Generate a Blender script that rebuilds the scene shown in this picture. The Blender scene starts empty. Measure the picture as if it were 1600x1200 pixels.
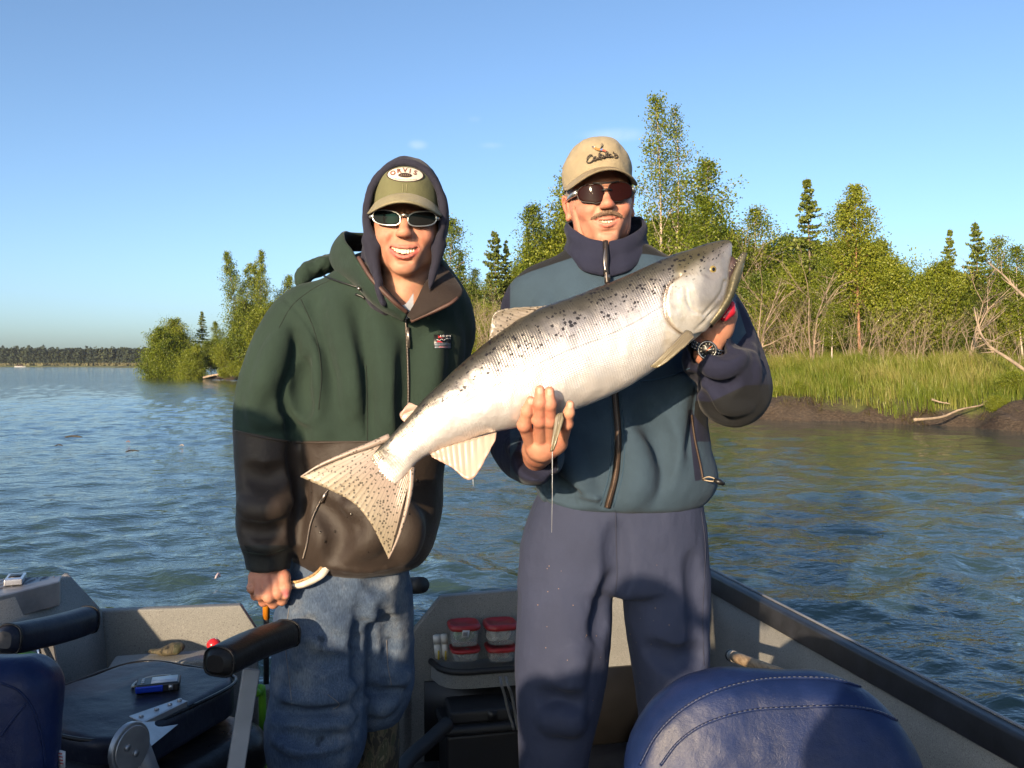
import bpy, bmesh, math, random
import numpy as np
from mathutils import Vector, Matrix, Euler

SC = bpy.context.scene
COL = SC.collection
R_ = math.radians
rng = np.random.default_rng(7)

# ------------------------------------------------------------------ camera
F = 1400.0            # focal length in pixels of the 1600 px wide photograph
CZ = 1.40             # camera height above the water
HOR = 569.0           # horizon row
cam_d = bpy.data.cameras.new('camera')
cam = bpy.data.objects.new('camera', cam_d)
COL.objects.link(cam)
cam_d.sensor_width = 36.0
cam_d.lens = 36.0 * F / 1600.0
cam_d.shift_y = -(600.0 - HOR) / 1600.0
cam_d.clip_start = 0.05
cam_d.clip_end = 6000.0
cam.location = (0, 0, CZ)
cam.rotation_euler = (R_(90), 0, 0)
SC.camera = cam

# ------------------------------------------------------------------ light
SUN_AZ, SUN_EL = 25.0, 13.0      # sun stands behind the photographer, to the left
world = bpy.data.worlds.new('World'); SC.world = world
world.use_nodes = True
wn = world.node_tree
for n in list(wn.nodes): wn.nodes.remove(n)
w_out = wn.nodes.new('ShaderNodeOutputWorld')
w_bg = wn.nodes.new('ShaderNodeBackground')
w_sky = wn.nodes.new('ShaderNodeTexSky')
w_sky.sky_type = 'NISHITA'
w_sky.sun_disc = False
w_sky.sun_elevation = R_(SUN_EL)
w_sky.sun_rotation = R_(180 + SUN_AZ)
w_sky.altitude = 50
w_sky.air_density = 0.65
w_sky.dust_density = 1.8
w_sky.ozone_density = 1.4
w_bg.inputs['Strength'].default_value = 0.14
wn.links.new(w_bg.outputs[0], w_out.inputs['Surface'])
# three thin wisps of cloud, far up
def sky_dir(px, py):
    v = Vector(((px - 800) / F, 1.0, -(py - HOR) / F)); v.normalize(); return v
tc = wn.nodes.new('ShaderNodeTexCoord')
last = w_sky.outputs[0]
cn = wn.nodes.new('ShaderNodeTexNoise'); cn.inputs['Scale'].default_value = 45; cn.inputs['Detail'].default_value = 5
wn.links.new(tc.outputs['Generated'], cn.inputs['Vector'])
for (px, py, rx, rz, amt) in ((653, 226, .014, .007, .42), (768, 227, .018, .0045, .22), (960, 211, .046, .010, .42), (742, 186, .010, .004, .10)):
    d = sky_dir(px, py)
    sub = wn.nodes.new('ShaderNodeVectorMath'); sub.operation = 'SUBTRACT'
    wn.links.new(tc.outputs['Generated'], sub.inputs[0]); sub.inputs[1].default_value = d
    div = wn.nodes.new('ShaderNodeVectorMath'); div.operation = 'DIVIDE'
    wn.links.new(sub.outputs[0], div.inputs[0]); div.inputs[1].default_value = (rx, .3, rz)
    ln = wn.nodes.new('ShaderNodeVectorMath'); ln.operation = 'LENGTH'
    wn.links.new(div.outputs[0], ln.inputs[0])
    mr = wn.nodes.new('ShaderNodeMapRange'); mr.interpolation_type = 'SMOOTHSTEP'
    mr.inputs['From Min'].default_value = 1.0; mr.inputs['From Max'].default_value = 0.1
    mr.inputs['To Min'].default_value = 0; mr.inputs['To Max'].default_value = amt
    wn.links.new(ln.outputs['Value'], mr.inputs['Value'])
    mu = wn.nodes.new('ShaderNodeMath'); mu.operation = 'MULTIPLY'
    wn.links.new(mr.outputs[0], mu.inputs[0]); wn.links.new(cn.outputs[0], mu.inputs[1])
    mx = wn.nodes.new('ShaderNodeMixRGB'); mx.inputs[2].default_value = (5.2, 4.9, 5.2, 1)
    wn.links.new(mu.outputs[0], mx.inputs[0]); wn.links.new(last, mx.inputs[1])
    last = mx.outputs[0]
tint = wn.nodes.new('ShaderNodeMixRGB'); tint.blend_type = 'MULTIPLY'; tint.inputs[0].default_value = 1; tint.inputs[2].default_value = (.88, .985, 1.04, 1)
wn.links.new(last, tint.inputs[1]); wn.links.new(tint.outputs[0], w_bg.inputs['Color'])

sun_d = bpy.data.lights.new('sun', 'SUN')
sun_d.energy = 5.0
sun_d.angle = R_(0.6)
sun_d.color = (1.0, 0.76, 0.50)
sun = bpy.data.objects.new('sun', sun_d); COL.objects.link(sun)
_sd = Vector((math.sin(R_(SUN_AZ)) * math.cos(R_(SUN_EL)), math.cos(R_(SUN_AZ)) * math.cos(R_(SUN_EL)), -math.sin(R_(SUN_EL))))
sun.rotation_euler = _sd.to_track_quat('-Z', 'Y').to_euler()
sun.location = (-3, -8, 6)

SC.view_settings.view_transform = 'Standard'
SC.view_settings.look = 'None'
SC.view_settings.gamma = 1.0
SC.view_settings.exposure = 0.86
SC.view_settings.use_curve_mapping = False
SC.render.engine = 'CYCLES'
try:
    SC.cycles.max_bounces = 6; SC.cycles.diffuse_bounces = 3; SC.cycles.glossy_bounces = 3
    SC.cycles.transmission_bounces = 4; SC.cycles.transparent_max_bounces = 6
    SC.cycles.caustics_reflective = False; SC.cycles.caustics_refractive = False
    SC.cycles.use_denoising = True
except Exception: pass

# ------------------------------------------------------------------ helpers
def W(px, py, d):
    """where the sight line through photo pixel (px,py) is at depth d"""
    return np.array(((px - 800.0) / F * d, d, CZ - (py - HOR) / F * d))
def WV(px, py, d): return Vector(W(px, py, d))

def tag(o, label=None, cat=None, group=None, kind=None):
    if label: o['label'] = label
    if cat: o['category'] = cat
    if group: o['group'] = group
    if kind: o['kind'] = kind
    return o
def link(o, parent=None):
    COL.objects.link(o)
    if parent is not None:
        o.parent = parent
        bpy.context.view_layer.update() if False else None
        o.matrix_parent_inverse = PINV.get(parent.name, Matrix.Identity(4)) if parent.name in PINV else Matrix.Identity(4)
    return o
PINV = {}
def empty(name, loc=(0, 0, 0), **kw):
    """Empty at a thing's base; children are given in world space"""
    o = bpy.data.objects.new(name, None); COL.objects.link(o)
    o.location = loc; o.empty_display_size = .1
    PINV[o.name] = Matrix.Translation(Vector(loc)).inverted()
    tag(o, **kw)
    return o

def mesh_np(name, verts, faces, mat=None, parent=None, smooth=True, attrs=None, matidx=None, mats=None, colors=None):
    """faces: array (n,3) or (n,4), or a list of such arrays"""
    if isinstance(faces, np.ndarray): faces = [faces]
    verts = np.asarray(verts, dtype=np.float32)
    me = bpy.data.meshes.new(name)
    nv = len(verts)
    loops = np.concatenate([f.reshape(-1) for f in faces]).astype(np.int32)
    tot = np.concatenate([np.full(len(f), f.shape[1], np.int32) for f in faces])
    start = np.concatenate([[0], np.cumsum(tot)[:-1]]).astype(np.int32)
    me.vertices.add(nv); me.loops.add(len(loops)); me.polygons.add(len(tot))
    me.vertices.foreach_set('co', verts.reshape(-1))
    me.loops.foreach_set('vertex_index', loops)
    me.polygons.foreach_set('loop_start', start)
    me.polygons.foreach_set('loop_total', tot)
    if smooth: me.polygons.foreach_set('use_smooth', np.ones(len(tot), bool))
    if matidx is not None: me.polygons.foreach_set('material_index', np.asarray(matidx, np.int32))
    me.update(calc_edges=True)
    if attrs:
        for k, v in attrs.items():
            a = me.attributes.new(k, 'FLOAT', 'POINT'); a.data.foreach_set('value', np.asarray(v, np.float32))
    if colors:
        for k, v in colors.items():
            a = me.attributes.new(k, 'FLOAT_COLOR', 'POINT')
            c = np.ones((nv, 4), np.float32); c[:, :3] = v; a.data.foreach_set('color', c.reshape(-1))
    for m in (mats or ([mat] if mat else [])): me.materials.append(m)
    o = bpy.data.objects.new(name, me)
    return link(o, parent)

class Geo:
    """collects pieces of ONE part"""
    def __init__(s): s.v = []; s.q = []; s.t = []; s.n = 0; s.a = {}
    def add(s, v, q=None, t=None, **attrs):
        v = np.asarray(v, np.float32).reshape(-1, 3)
        if q is not None and len(q): s.q.append(np.asarray(q) + s.n)
        if t is not None and len(t): s.t.append(np.asarray(t) + s.n)
        s.v.append(v)
        for k, val in attrs.items():
            s.a.setdefault(k, []).append((s.n, np.broadcast_to(np.asarray(val, np.float32), (len(v),))))
        s.n += len(v)
    def tube(s, pts, rad, n=8, cap=True, sx=1.0, **attrs):
        pts = np.asarray(pts, float); m = len(pts)
        rad = np.broadcast_to(np.asarray(rad, float), (m,))
        tang = np.gradient(pts, axis=0) if m > 2 else np.repeat((pts[1:] - pts[:1]), m, 0)
        tang /= (np.linalg.norm(tang, axis=1)[:, None] + 1e-9)
        up = np.array([0, 0, 1.0]) if abs(tang[:, 2]).mean() < .85 else np.array([1.0, 0, 0])
        a = np.cross(np.repeat(up[None], m, 0), tang); a /= (np.linalg.norm(a, axis=1)[:, None] + 1e-9)
        b = np.cross(tang, a)
        th = np.linspace(0, 2 * np.pi, n, endpoint=False)
        v = pts[:, None] + rad[:, None, None] * (sx * np.cos(th)[None, :, None] * a[:, None] + np.sin(th)[None, :, None] * b[:, None])
        i = np.arange(m - 1)[:, None] * n; j = np.arange(n)[None]; j2 = (j + 1) % n
        q = np.stack([i + j, i + j2, i + n + j2, i + n + j], -1).reshape(-1, 4)
        v = v.reshape(-1, 3)
        t = None
        if cap:
            v = np.vstack([v, pts[:1], pts[-1:]]); c0, c1 = m * n, m * n + 1
            jj = np.arange(n); k2 = (jj + 1) % n
            t = np.vstack([np.stack([np.full(n, c0), k2, jj], -1), np.stack([np.full(n, c1), (m - 1) * n + jj, (m - 1) * n + k2], -1)])
        s.add(v, q, t, **attrs)
    def box(s, c, size, rot=None, **attrs):
        h = np.asarray(size, float) / 2
        v = np.array([[x, y, z] for x in (-1, 1) for y in (-1, 1) for z in (-1, 1)], float) * h
        if rot is not None: v = v @ np.array(rot).T
        v = v + np.asarray(c, float)
        q = [[0, 1, 3, 2], [4, 6, 7, 5], [0, 4, 5, 1], [2, 3, 7, 6], [0, 2, 6, 4], [1, 5, 7, 3]]
        s.add(v, q, **attrs)
    def grid(s, P, closed_u=False, **attrs):
        """P: (m,n,3) array of points -> sheet"""
        P = np.asarray(P, float); m, n = P.shape[:2]
        i = np.arange(m - (0 if closed_u else 1))[:, None]; j = np.arange(n - 1)[None]
        i2 = (i + 1) % m
        q = np.stack([i * n + j, i2 * n + j, i2 * n + j + 1, i * n + j + 1], -1).reshape(-1, 4)
        s.add(P.reshape(-1, 3), q, **attrs)
    def prism(s, poly, vec, **attrs):
        """flat polygon (k,3) extruded by vec"""
        poly = np.asarray(poly, float); k = len(poly)
        v = np.vstack([poly, poly + np.asarray(vec, float)])
        i = np.arange(k); i2 = (i + 1) % k
        q = np.stack([i, i2, i2 + k, i + k], -1)
        t = [[0, a + 1, a] for a in range(1, k - 1)] + [[k, k + a, k + a + 1] for a in range(1, k - 1)]
        s.add(v, q, t, **attrs)
    def build(s, name, mat=None, parent=None, smooth=False, **kw):
        v = np.concatenate(s.v)
        fs = []
        if s.q: fs.append(np.concatenate(s.q))
        if s.t: fs.append(np.concatenate(s.t))
        attrs = {}
        for k, lst in s.a.items():
            arr = np.zeros(s.n, np.float32)
            for st, val in lst: arr[st:st + len(val)] = val
            attrs[k] = arr
        return mesh_np(name, v, fs, mat, parent, smooth, attrs=attrs or None, **kw)

def bevel(o, w=.004, seg=2, angle=40):
    m = o.modifiers.new('bevel', 'BEVEL'); m.width = w; m.segments = seg; m.limit_method = 'ANGLE'; m.angle_limit = R_(angle)
    o.data.polygons.foreach_set('use_smooth', np.ones(len(o.data.polygons), bool))
    m2 = o.modifiers.new('wn', 'WEIGHTED_NORMAL'); m2.keep_sharp = False
    return o
def solid(o, t, offset=0):
    m = o.modifiers.new('solid', 'SOLIDIFY'); m.thickness = t; m.offset = offset; return m
def subsurf(o, n=1):
    m = o.modifiers.new('sub', 'SUBSURF'); m.levels = n; m.render_levels = n; return m

def catmull(P, n, closed=False):
    """smooth curve through control points, n samples"""
    P = np.asarray(P, float); k = len(P)
    if closed: t = np.linspace(0, k, n, endpoint=False)
    else: t = np.linspace(0, k - 1, n)
    i = np.floor(t).astype(int)
    if not closed: i = np.minimum(i, k - 2)
    f = (t - i)[:, None]
    def g(j):
        return P[j % k] if closed else np.where(((j < 0) | (j > k - 1))[:, None], np.where((j < 0)[:, None], 2 * P[0] - P[1], 2 * P[-1] - P[-2]), P[np.clip(j, 0, k - 1)])
    a, b, c, d = g(i - 1), g(i), g(i + 1), g(i + 2)
    return .5 * ((2 * b) + (-a + c) * f + (2 * a - 5 * b + 4 * c - d) * f ** 2 + (-a + 3 * b - 3 * c + d) * f ** 3)

# value noise for numpy
_perm = rng.random((64, 64, 64)).astype(np.float32)
def vnoise(x, y, z):
    xi, yi, zi = np.floor(x).astype(int), np.floor(y).astype(int), np.floor(z).astype(int)
    fx, fy, fz = x - xi, y - yi, z - zi
    fx, fy, fz = (f * f * (3 - 2 * f) for f in (fx, fy, fz))
    def P(a, b, c): return _perm[(xi + a) & 63, (yi + b) & 63, (zi + c) & 63]
    r = 0
    for a in (0, 1):
        for b in (0, 1):
            for c in (0, 1):
                r = r + P(a, b, c) * (fx if a else 1 - fx) * (fy if b else 1 - fy) * (fz if c else 1 - fz)
    return r * 2 - 1
def fbm(x, y, z, o=3):
    r, a = 0, 1.0
    for k in range(o):
        r = r + a * vnoise(x * 2 ** k + 7.3 * k, y * 2 ** k + 3.1 * k, z * 2 ** k); a *= .5
    return r

# ------------------------------------------------------------------ materials
def new_mat(name):
    m = bpy.data.materials.new(name); m.use_nodes = True
    nt = m.node_tree
    return m, nt, nt.nodes['Principled BSDF']
def sock(b, *names):
    for n in names:
        if n in b.inputs: return b.inputs[n]
def nd(nt, t, **kw):
    n = nt.nodes.new(t)
    for k, v in kw.items():
        if k.startswith('i_'):
            key = k[2:].replace('_', ' ')
            n.inputs[key if key in n.inputs else int(key)].default_value = v
        else: setattr(n, k, v)
    return n
def L_(nt, a, b): nt.links.new(a, b)
def noise(nt, scale, detail=3, rough=.5, coord='Object', stretch=None, dist=0):
    tc = nd(nt, 'ShaderNodeTexCoord')
    src = tc.outputs[coord]
    if stretch:
        mp = nd(nt, 'ShaderNodeMapping'); mp.inputs['Scale'].default_value = stretch
        L_(nt, src, mp.inputs[0]); src = mp.outputs[0]
    n = nd(nt, 'ShaderNodeTexNoise'); n.inputs['Scale'].default_value = scale; n.inputs['Detail'].default_value = detail
    n.inputs['Roughness'].default_value = rough; n.inputs['Distortion'].default_value = dist
    L_(nt, src, n.inputs['Vector'])
    return n
def ramp(nt, src, stops):
    r = nd(nt, 'ShaderNodeValToRGB')
    els = r.color_ramp.elements
    while len(els) < len(stops): els.new(.5)
    for e, (p, c) in zip(els, stops):
        e.position = p; e.color = (*c, 1) if not np.isscalar(c) else (c, c, c, 1)
    L_(nt, src, r.inputs[0]); return r
def mixc(nt, fac, a, b, mode='MIX'):
    m = nd(nt, 'ShaderNodeMixRGB', blend_type=mode)
    for i, x in ((0, fac), (1, a), (2, b)):
        if hasattr(x, 'is_output'): L_(nt, x, m.inputs[i])
        elif np.isscalar(x): m.inputs[i].default_value = x
        else: m.inputs[i].default_value = (*x, 1)
    return m.outputs[0]
def math_(nt, op, a, b=None, c=None, clamp=False):
    m = nd(nt, 'ShaderNodeMath', operation=op); m.use_clamp = clamp
    for i, x in enumerate((a, b, c)):
        if x is None: continue
        if hasattr(x, 'is_output'): L_(nt, x, m.inputs[i])
        else: m.inputs[i].default_value = x
    return m.outputs[0]
def attr(nt, name):
    return nd(nt, 'ShaderNodeAttribute', attribute_name=name)
def sstep(nt, x, lo, hi):
    m = nd(nt, 'ShaderNodeMapRange'); m.interpolation_type = 'SMOOTHSTEP'
    m.inputs['From Min'].default_value = lo; m.inputs['From Max'].default_value = hi
    L_(nt, x, m.inputs['Value']); return m.outputs[0]
def bump(nt, bsdf, h, strength=.3, dist=.01, normal=None):
    b = nd(nt, 'ShaderNodeBump'); b.inputs['Strength'].default_value = strength; b.inputs['Distance'].default_value = dist
    L_(nt, h, b.inputs['Height'])
    if normal is not None: L_(nt, normal, b.inputs['Normal'])
    if bsdf is not None: L_(nt, b.outputs[0], bsdf.inputs['Normal'])
    return b.outputs[0]
def simple(name, col, rough=.5, metal=0, var=.15, scale=20, bump_s=.0, bump_scale=200, bump_d=.002, spec=None, sheen=0):
    m, nt, b = new_mat(name)
    n = noise(nt, scale, 4)
    c = np.array(col)
    r = ramp(nt, n.outputs[0], [(.3, tuple(c * (1 - var))), (.7, tuple(np.minimum(c * (1 + var), 1)))])
    L_(nt, r.outputs[0], b.inputs['Base Color'])
    b.inputs['Roughness'].default_value = rough; b.inputs['Metallic'].default_value = metal
    if spec is not None: sock(b, 'Specular IOR Level', 'Specular').default_value = spec
    if sheen: b.inputs['Sheen Weight'].default_value = sheen
    if bump_s: bump(nt, b, noise(nt, bump_scale, 2).outputs[0], bump_s, bump_d)
    return m
# ================================================================== water
def make_water():
    th_f = np.linspace(R_(-50), R_(50), 620)
    th_b = np.linspace(R_(50), R_(310), 90)[1:-1]
    th = np.concatenate([th_f, th_b])          # measured from +Y towards +X
    r = [0.4]
    while r[-1] < 4000:
        x = r[-1]
        r.append(x * (1.10 if x < 1.6 else 1.0085 if x < 40 else 1.016 if x < 120 else 1.10))
    r = np.array(r)
    T, Rr = np.meshgrid(th, r, indexing='ij')
    X, Y = Rr * np.sin(T), Rr * np.cos(T)
    Z = np.zeros_like(X)
    g = np.random.default_rng(11)
    wx = X + .35 * vnoise(X * .5, Y * .5, X * 0 + 3.3); wy = Y + .35 * vnoise(X * .5, Y * .5, X * 0 + 9.1)
    amp_mod = .75 + .45 * vnoise(X * .12, Y * .09, X * 0 + 1.7)
    for k in range(64):
        lam = .16 * 2 ** (g.random() * 3.6)              # 0.16 .. 2 m
        ang = g.normal(R_(100), R_(42))                  # crests mostly across the view
        kx, ky = np.cos(ang) * 2 * np.pi / lam, np.sin(ang) * 2 * np.pi / lam
        a = .0048 * lam ** .95
        fade = np.clip(1.6 - Rr * .0085 * 3.2 / lam, 0, 1)  # drop what the mesh cannot carry
        s = np.sin(kx * wx + ky * wy + g.random() * 6.28)
        Z += a * fade * (1.0 - 1.5 * np.abs(s) ** 1.3 if k % 2 else s)
    Z *= amp_mod
    Z = np.clip(Z, -.15, .08)
    Z *= np.clip((Rr - 1) / 3, .3, 1)
    # the river runs calmer along the bank
    bl = np.array([(16.0, -8), (12.9, 14.5), (10.7, 18.7), (6.2, 22.9), (1.5, 31), (-8, 50), (-23, 79), (-31, 88)]); dist = np.full(X.shape, 1e9)
    for a, b_ in zip(bl[:-1], bl[1:]):
        ab = b_ - a; hh = np.clip(((X - a[0]) * ab[0] + (Y - a[1]) * ab[1]) / (ab @ ab), 0, 1); dist = np.minimum(dist, np.hypot(X - a[0] - hh * ab[0], Y - a[1] - hh * ab[1]))
    gust = .5 + .5 * vnoise(X * .22 + 3, Y * .16, X * 0 + 6.1)
    calm = np.clip(dist / 9.0, .0, 1) * .85 + .15 + .25 * (gust - .5)
    calm = np.clip(calm, .16, 1.05)
    Z *= calm
    P = np.stack([X, Y, Z], -1)
    ge = Geo(); ge.grid(P, closed_u=True, calm=calm.reshape(-1))
    m, nt, b = new_mat('river_water')
    b.inputs['Base Color'].default_value = (.032, .058, .052, 1)
    b.inputs['Roughness'].default_value = .045
    b.inputs['IOR'].default_value = 1.333
    n1 = noise(nt, 2.6, 4, .55, 'Object', (1.0, 1.35, 1)); n2 = noise(nt, 11, 3, .55, 'Object', (1, 1.6, 1))
    n3 = noise(nt, .55, 3, .5, 'Object', (1.0, 1.5, 1))
    h = math_(nt, 'ADD', math_(nt, 'MULTIPLY', n1.outputs[0], .040), math_(nt, 'MULTIPLY', n2.outputs[0], .011))
    h = math_(nt, 'ADD', h, math_(nt, 'MULTIPLY', n3.outputs[0], .07))
    h = math_(nt, 'MULTIPLY', h, attr(nt, 'calm').outputs['Fac'])
    bump(nt, b, h, .8, 1.0)
    o = ge.build('river_water', m, smooth=True)
    tag(o, kind='structure')
make_water()

# ================================================================== river bank
BANK = np.array([(16, -40), (17, -8), (15.2, 6), (12.9, 14.5), (10.7, 18.7), (8.4, 21.2), (6.2, 22.9), (3.9, 26), (1.5, 31), (-2.5, 38.5), (-8, 50), (-15.5, 66),
                 (-23, 79), (-27.5, 84.5), (-30.5, 87.5), (-31.5, 93), (-28, 104), (-18, 124), (10, 170), (60, 240), (160, 330), (420, 420)], float)
_bl = catmull(BANK, 1400)
_seg = np.linalg.norm(np.diff(_bl, axis=0), axis=1); _arc = np.concatenate([[0], np.cumsum(_seg)])
def _nrm(tan): n = np.stack([tan[:, 1], -tan[:, 0]], 1); return n / np.linalg.norm(n, axis=1)[:, None]
_tan = np.gradient(_bl, axis=0); _nor = _nrm(_tan)
def bank_h(t, s, x, y):
    """height above the water, t metres inland"""
    n = fbm(x * .7, y * .7, x * 0 + 2.2, 3); n2 = fbm(x * 3.1, y * 3.1, x * 0 + 5.2, 3)
    tt = t + .35 * n
    face = .50 * np.clip((tt + .05) / .75, 0, 1) ** .7
    slope = .75 * np.clip((tt - .6) / 6.5, 0, 1) ** .8 + .35 * np.clip((tt - 7) / 14, 0, 1)
    low = np.clip((s - 105) / 25, 0, 1)                   # the far point lies lower
    h = (face + slope) * (1 - .45 * low) + (.05 + .12 * np.clip(t / 4, 0, 1)) * n + (.085 * n2 + .05 * np.abs(fbm(x * 7, y * 7, x * 0 + 1.3, 2))) * np.clip(1.3 - t, 0, 1)
    h = np.where(t < 0, -.08 + t * .5 + .04 * n, h)
    return h
def make_bank():
    # finer where the photograph looks
    ss = np.concatenate([np.arange(0, 34, 2.0), np.arange(34, 80, .09), np.arange(80, 190, .5), np.arange(190, _arc[-1], 8.0)])
    tt = np.concatenate([[-4, -1.2, -.5], np.arange(-.3, 1.6, .06), np.arange(1.6, 10, .35), np.arange(10, 40, 3), [60, 110, 220, 500]])
    bx = np.interp(ss, _arc, _bl[:, 0]); by = np.interp(ss, _arc, _bl[:, 1])
    nx = np.interp(ss, _arc, _nor[:, 0]); ny = np.interp(ss, _arc, _nor[:, 1])
    S, T = np.meshgrid(ss, tt, indexing='ij')
    far = np.clip(T / 12, 0, 1)
    X = bx[:, None] + nx[:, None] * T; Y = by[:, None] + ny[:, None] * T
    wig = .25 * vnoise(S * .8, S * 0 + 4, S * 0) * np.clip(1 - T / 3, 0, 1)
    X += nx[:, None] * wig; Y += ny[:, None] * wig
    Z = bank_h(T, S, X, Y)
    P = np.stack([X, Y, Z], -1)
    ge = Geo(); ge.grid(P, inland=T.reshape(-1))
    m, nt, b = new_mat('bank_earth')
    n = noise(nt, 2.2, 6, .62); n2 = noise(nt, 14, 5, .65, stretch=(1, 1, 2.5))
    dirt = ramp(nt, n2.outputs[0], [(.25, (.018, .012, .008)), (.5, (.050, .034, .022)), (.78, (.125, .092, .060))]).outputs[0]
    green = ramp(nt, n.outputs[0], [(.3, (.045, .058, .010)), (.7, (.11, .12, .025))]).outputs[0]
    a = attr(nt, 'inland')
    f = sstep(nt, math_(nt, 'ADD', a.outputs['Fac'], math_(nt, 'MULTIPLY', math_(nt, 'SUBTRACT', n.outputs[0], .5), 1.6)),   .45, .95)
    L_(nt, mixc(nt, f, dirt, green), b.inputs['Base Color'])
    wet = sstep(nt, a.outputs['Fac'], .0, .3)
    L_(nt, math_(nt, 'ADD', .35, math_(nt, 'MULTIPLY', wet, .6)), b.inputs['Roughness'])
    bump(nt, b, n2.outputs[0], .9, .08)
    o = ge.build('river_bank', m, smooth=True)
    tag(o, kind='structure')
make_bank()
_dtab = np.concatenate([_bl])
def bank_coords(x, y):
    """(inland distance, arc length) of world points"""
    p = np.stack([np.atleast_1d(x), np.atleast_1d(y)], -1)
    d2 = ((p[:, None] - _bl[None]) ** 2).sum(-1); i = d2.argmin(1)
    off = p - _bl[i]; t = (off * _nor[i]).sum(-1)
    return t, _arc[i]
def ground_z(x, y):
    t, s = bank_coords(x, y); return bank_h(t, s, np.atleast_1d(x), np.atleast_1d(y))
def on_ray(px, inland):
    """point on the sight line of column px that lies so far inland"""
    d = np.linspace(12, 140, 1300); x = (px - 800) / F * d
    t, s = bank_coords(x, d)
    k = np.argmax(t >= inland)
    return x[k], d[k], float(ground_z(x[k], d[k])[0])

# ================================================================== far shore
def make_far():
    # low marsh in front of a dark wood
    P0 = np.array([(-900, 560), (-420, 505), (-262, 470), (-190, 410), (-140, 335), (-60, 320), (80, 360), (400, 430), (900, 500)], float)
    c = catmull(P0, 260)
    n = _nrm(np.gradient(c, axis=0)) * -1
    n = np.where(n[:, 1:2] < 0, -n, n)
    tt = np.array([-6, -1, 0, 2, 10, 40, 90, 200, 500, 1400.])
    hh = np.array([-1.5, -.3, .15, .6, .8, 1.1, 1.6, 2.2, 5, 16.])
    P = np.stack([c[:, None, 0] + n[:, None, 0] * tt, c[:, None, 1] + n[:, None, 1] * tt, np.broadcast_to(hh, (260, 10))], -1)
    ge = Geo(); ge.grid(P)
    m = simple('marsh_ground', (.075, .085, .022), .95, var=.3, scale=.05)
    tag(ge.build('far_shore', m, smooth=True), kind='structure')
    g = np.random.default_rng(5)
    # reeds and brush strip
    ge = Geo()
    k = 7000
    i = g.integers(8, 130, k); t = g.uniform(3, 34, k)
    x = c[i, 0] + n[i, 0] * t + g.normal(0, 1.5, k); y = c[i, 1] + n[i, 1] * t + g.normal(0, 1.5, k)
    tall = np.clip(.62 - (x + 165) / 90, .12, .62)
    h = g.uniform(.7, 2.6, k) * tall; w = g.uniform(.5, 1.2, k)
    a = g.uniform(0, np.pi, k); dx, dy = np.cos(a) * w, np.sin(a) * w
    b0 = np.stack([x - dx, y - dy, np.full(k, .6)], -1); b1 = np.stack([x + dx, y + dy, np.full(k, .6)], -1)
    tp = np.stack([x + g.normal(0, .4, k), y, .7 + h], -1)
    v = np.stack([b0, b1, tp], 1).reshape(-1, 3)
    ge.add(v, None, np.arange(3 * k).reshape(-1, 3))
    tag(ge.build('marsh_reeds', simple('marsh_reeds', (.085, .078, .034), .9, var=.35, scale=.1)), 'pale brown reeds along the far shore', kind='stuff')
    # forest
    ge = Geo(); tint = []
    N = 4200
    i = g.integers(3, 250, N); t = 40 + np.abs(g.normal(0, 16, N))
    x = c[i, 0] + n[i, 0] * t; y = c[i, 1] + n[i, 1] * t
    H = g.uniform(6.6, 8.6, N) * np.where(g.random(N) < .10, 1.16, 1.0) * np.interp(x, [-300, -150, -110], [1.12, .95, .78])
    M = 60
    u = g.random((N, M)); ang = g.uniform(0, 2 * np.pi, (N, M))
    rad = (1 - u) ** .6 * (H[:, None] * np.where(g.random(N) < .5, .24, .36)[:, None]) + .15
    cx = x[:, None] + np.cos(ang) * rad * g.uniform(.4, 1, (N, M)); cy = y[:, None] + np.sin(ang) * rad * g.uniform(.4, 1, (N, M))
    cz = 1.5 + u * H[:, None]
    C = np.stack([cx, cy, cz], -1).reshape(-1, 3); K = len(C)
    sz = g.uniform(.5, 1.05, K)[:, None]
    d1 = g.normal(0, 1, (K, 3)); d1 /= np.linalg.norm(d1, axis=1)[:, None]
    d2 = np.cross(d1, g.normal(0, 1, (K, 3))); d2 /= np.linalg.norm(d2, axis=1)[:, None]
    v = np.stack([C - d1 * sz, C + d2 * sz, C + d1 * sz], 1).reshape(-1, 3)
    ge.add(v, None, np.arange(3 * K).reshape(-1, 3), tint=np.repeat(np.repeat(g.random(N), M), 3))
    m, nt, b = new_mat('far_foliage')
    L_(nt, ramp(nt, attr(nt, 'tint').outputs['Fac'], [(0, (.014, .024, .014)), (.6, (.024, .036, .016)), (1, (.042, .05, .018))]).outputs[0], b.inputs['Base Color'])
    b.inputs['Roughness'].default_value = .9
    tag(ge.build('far_forest', m), 'dark wood on the far shore of the river', kind='stuff')
make_far()
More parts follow.
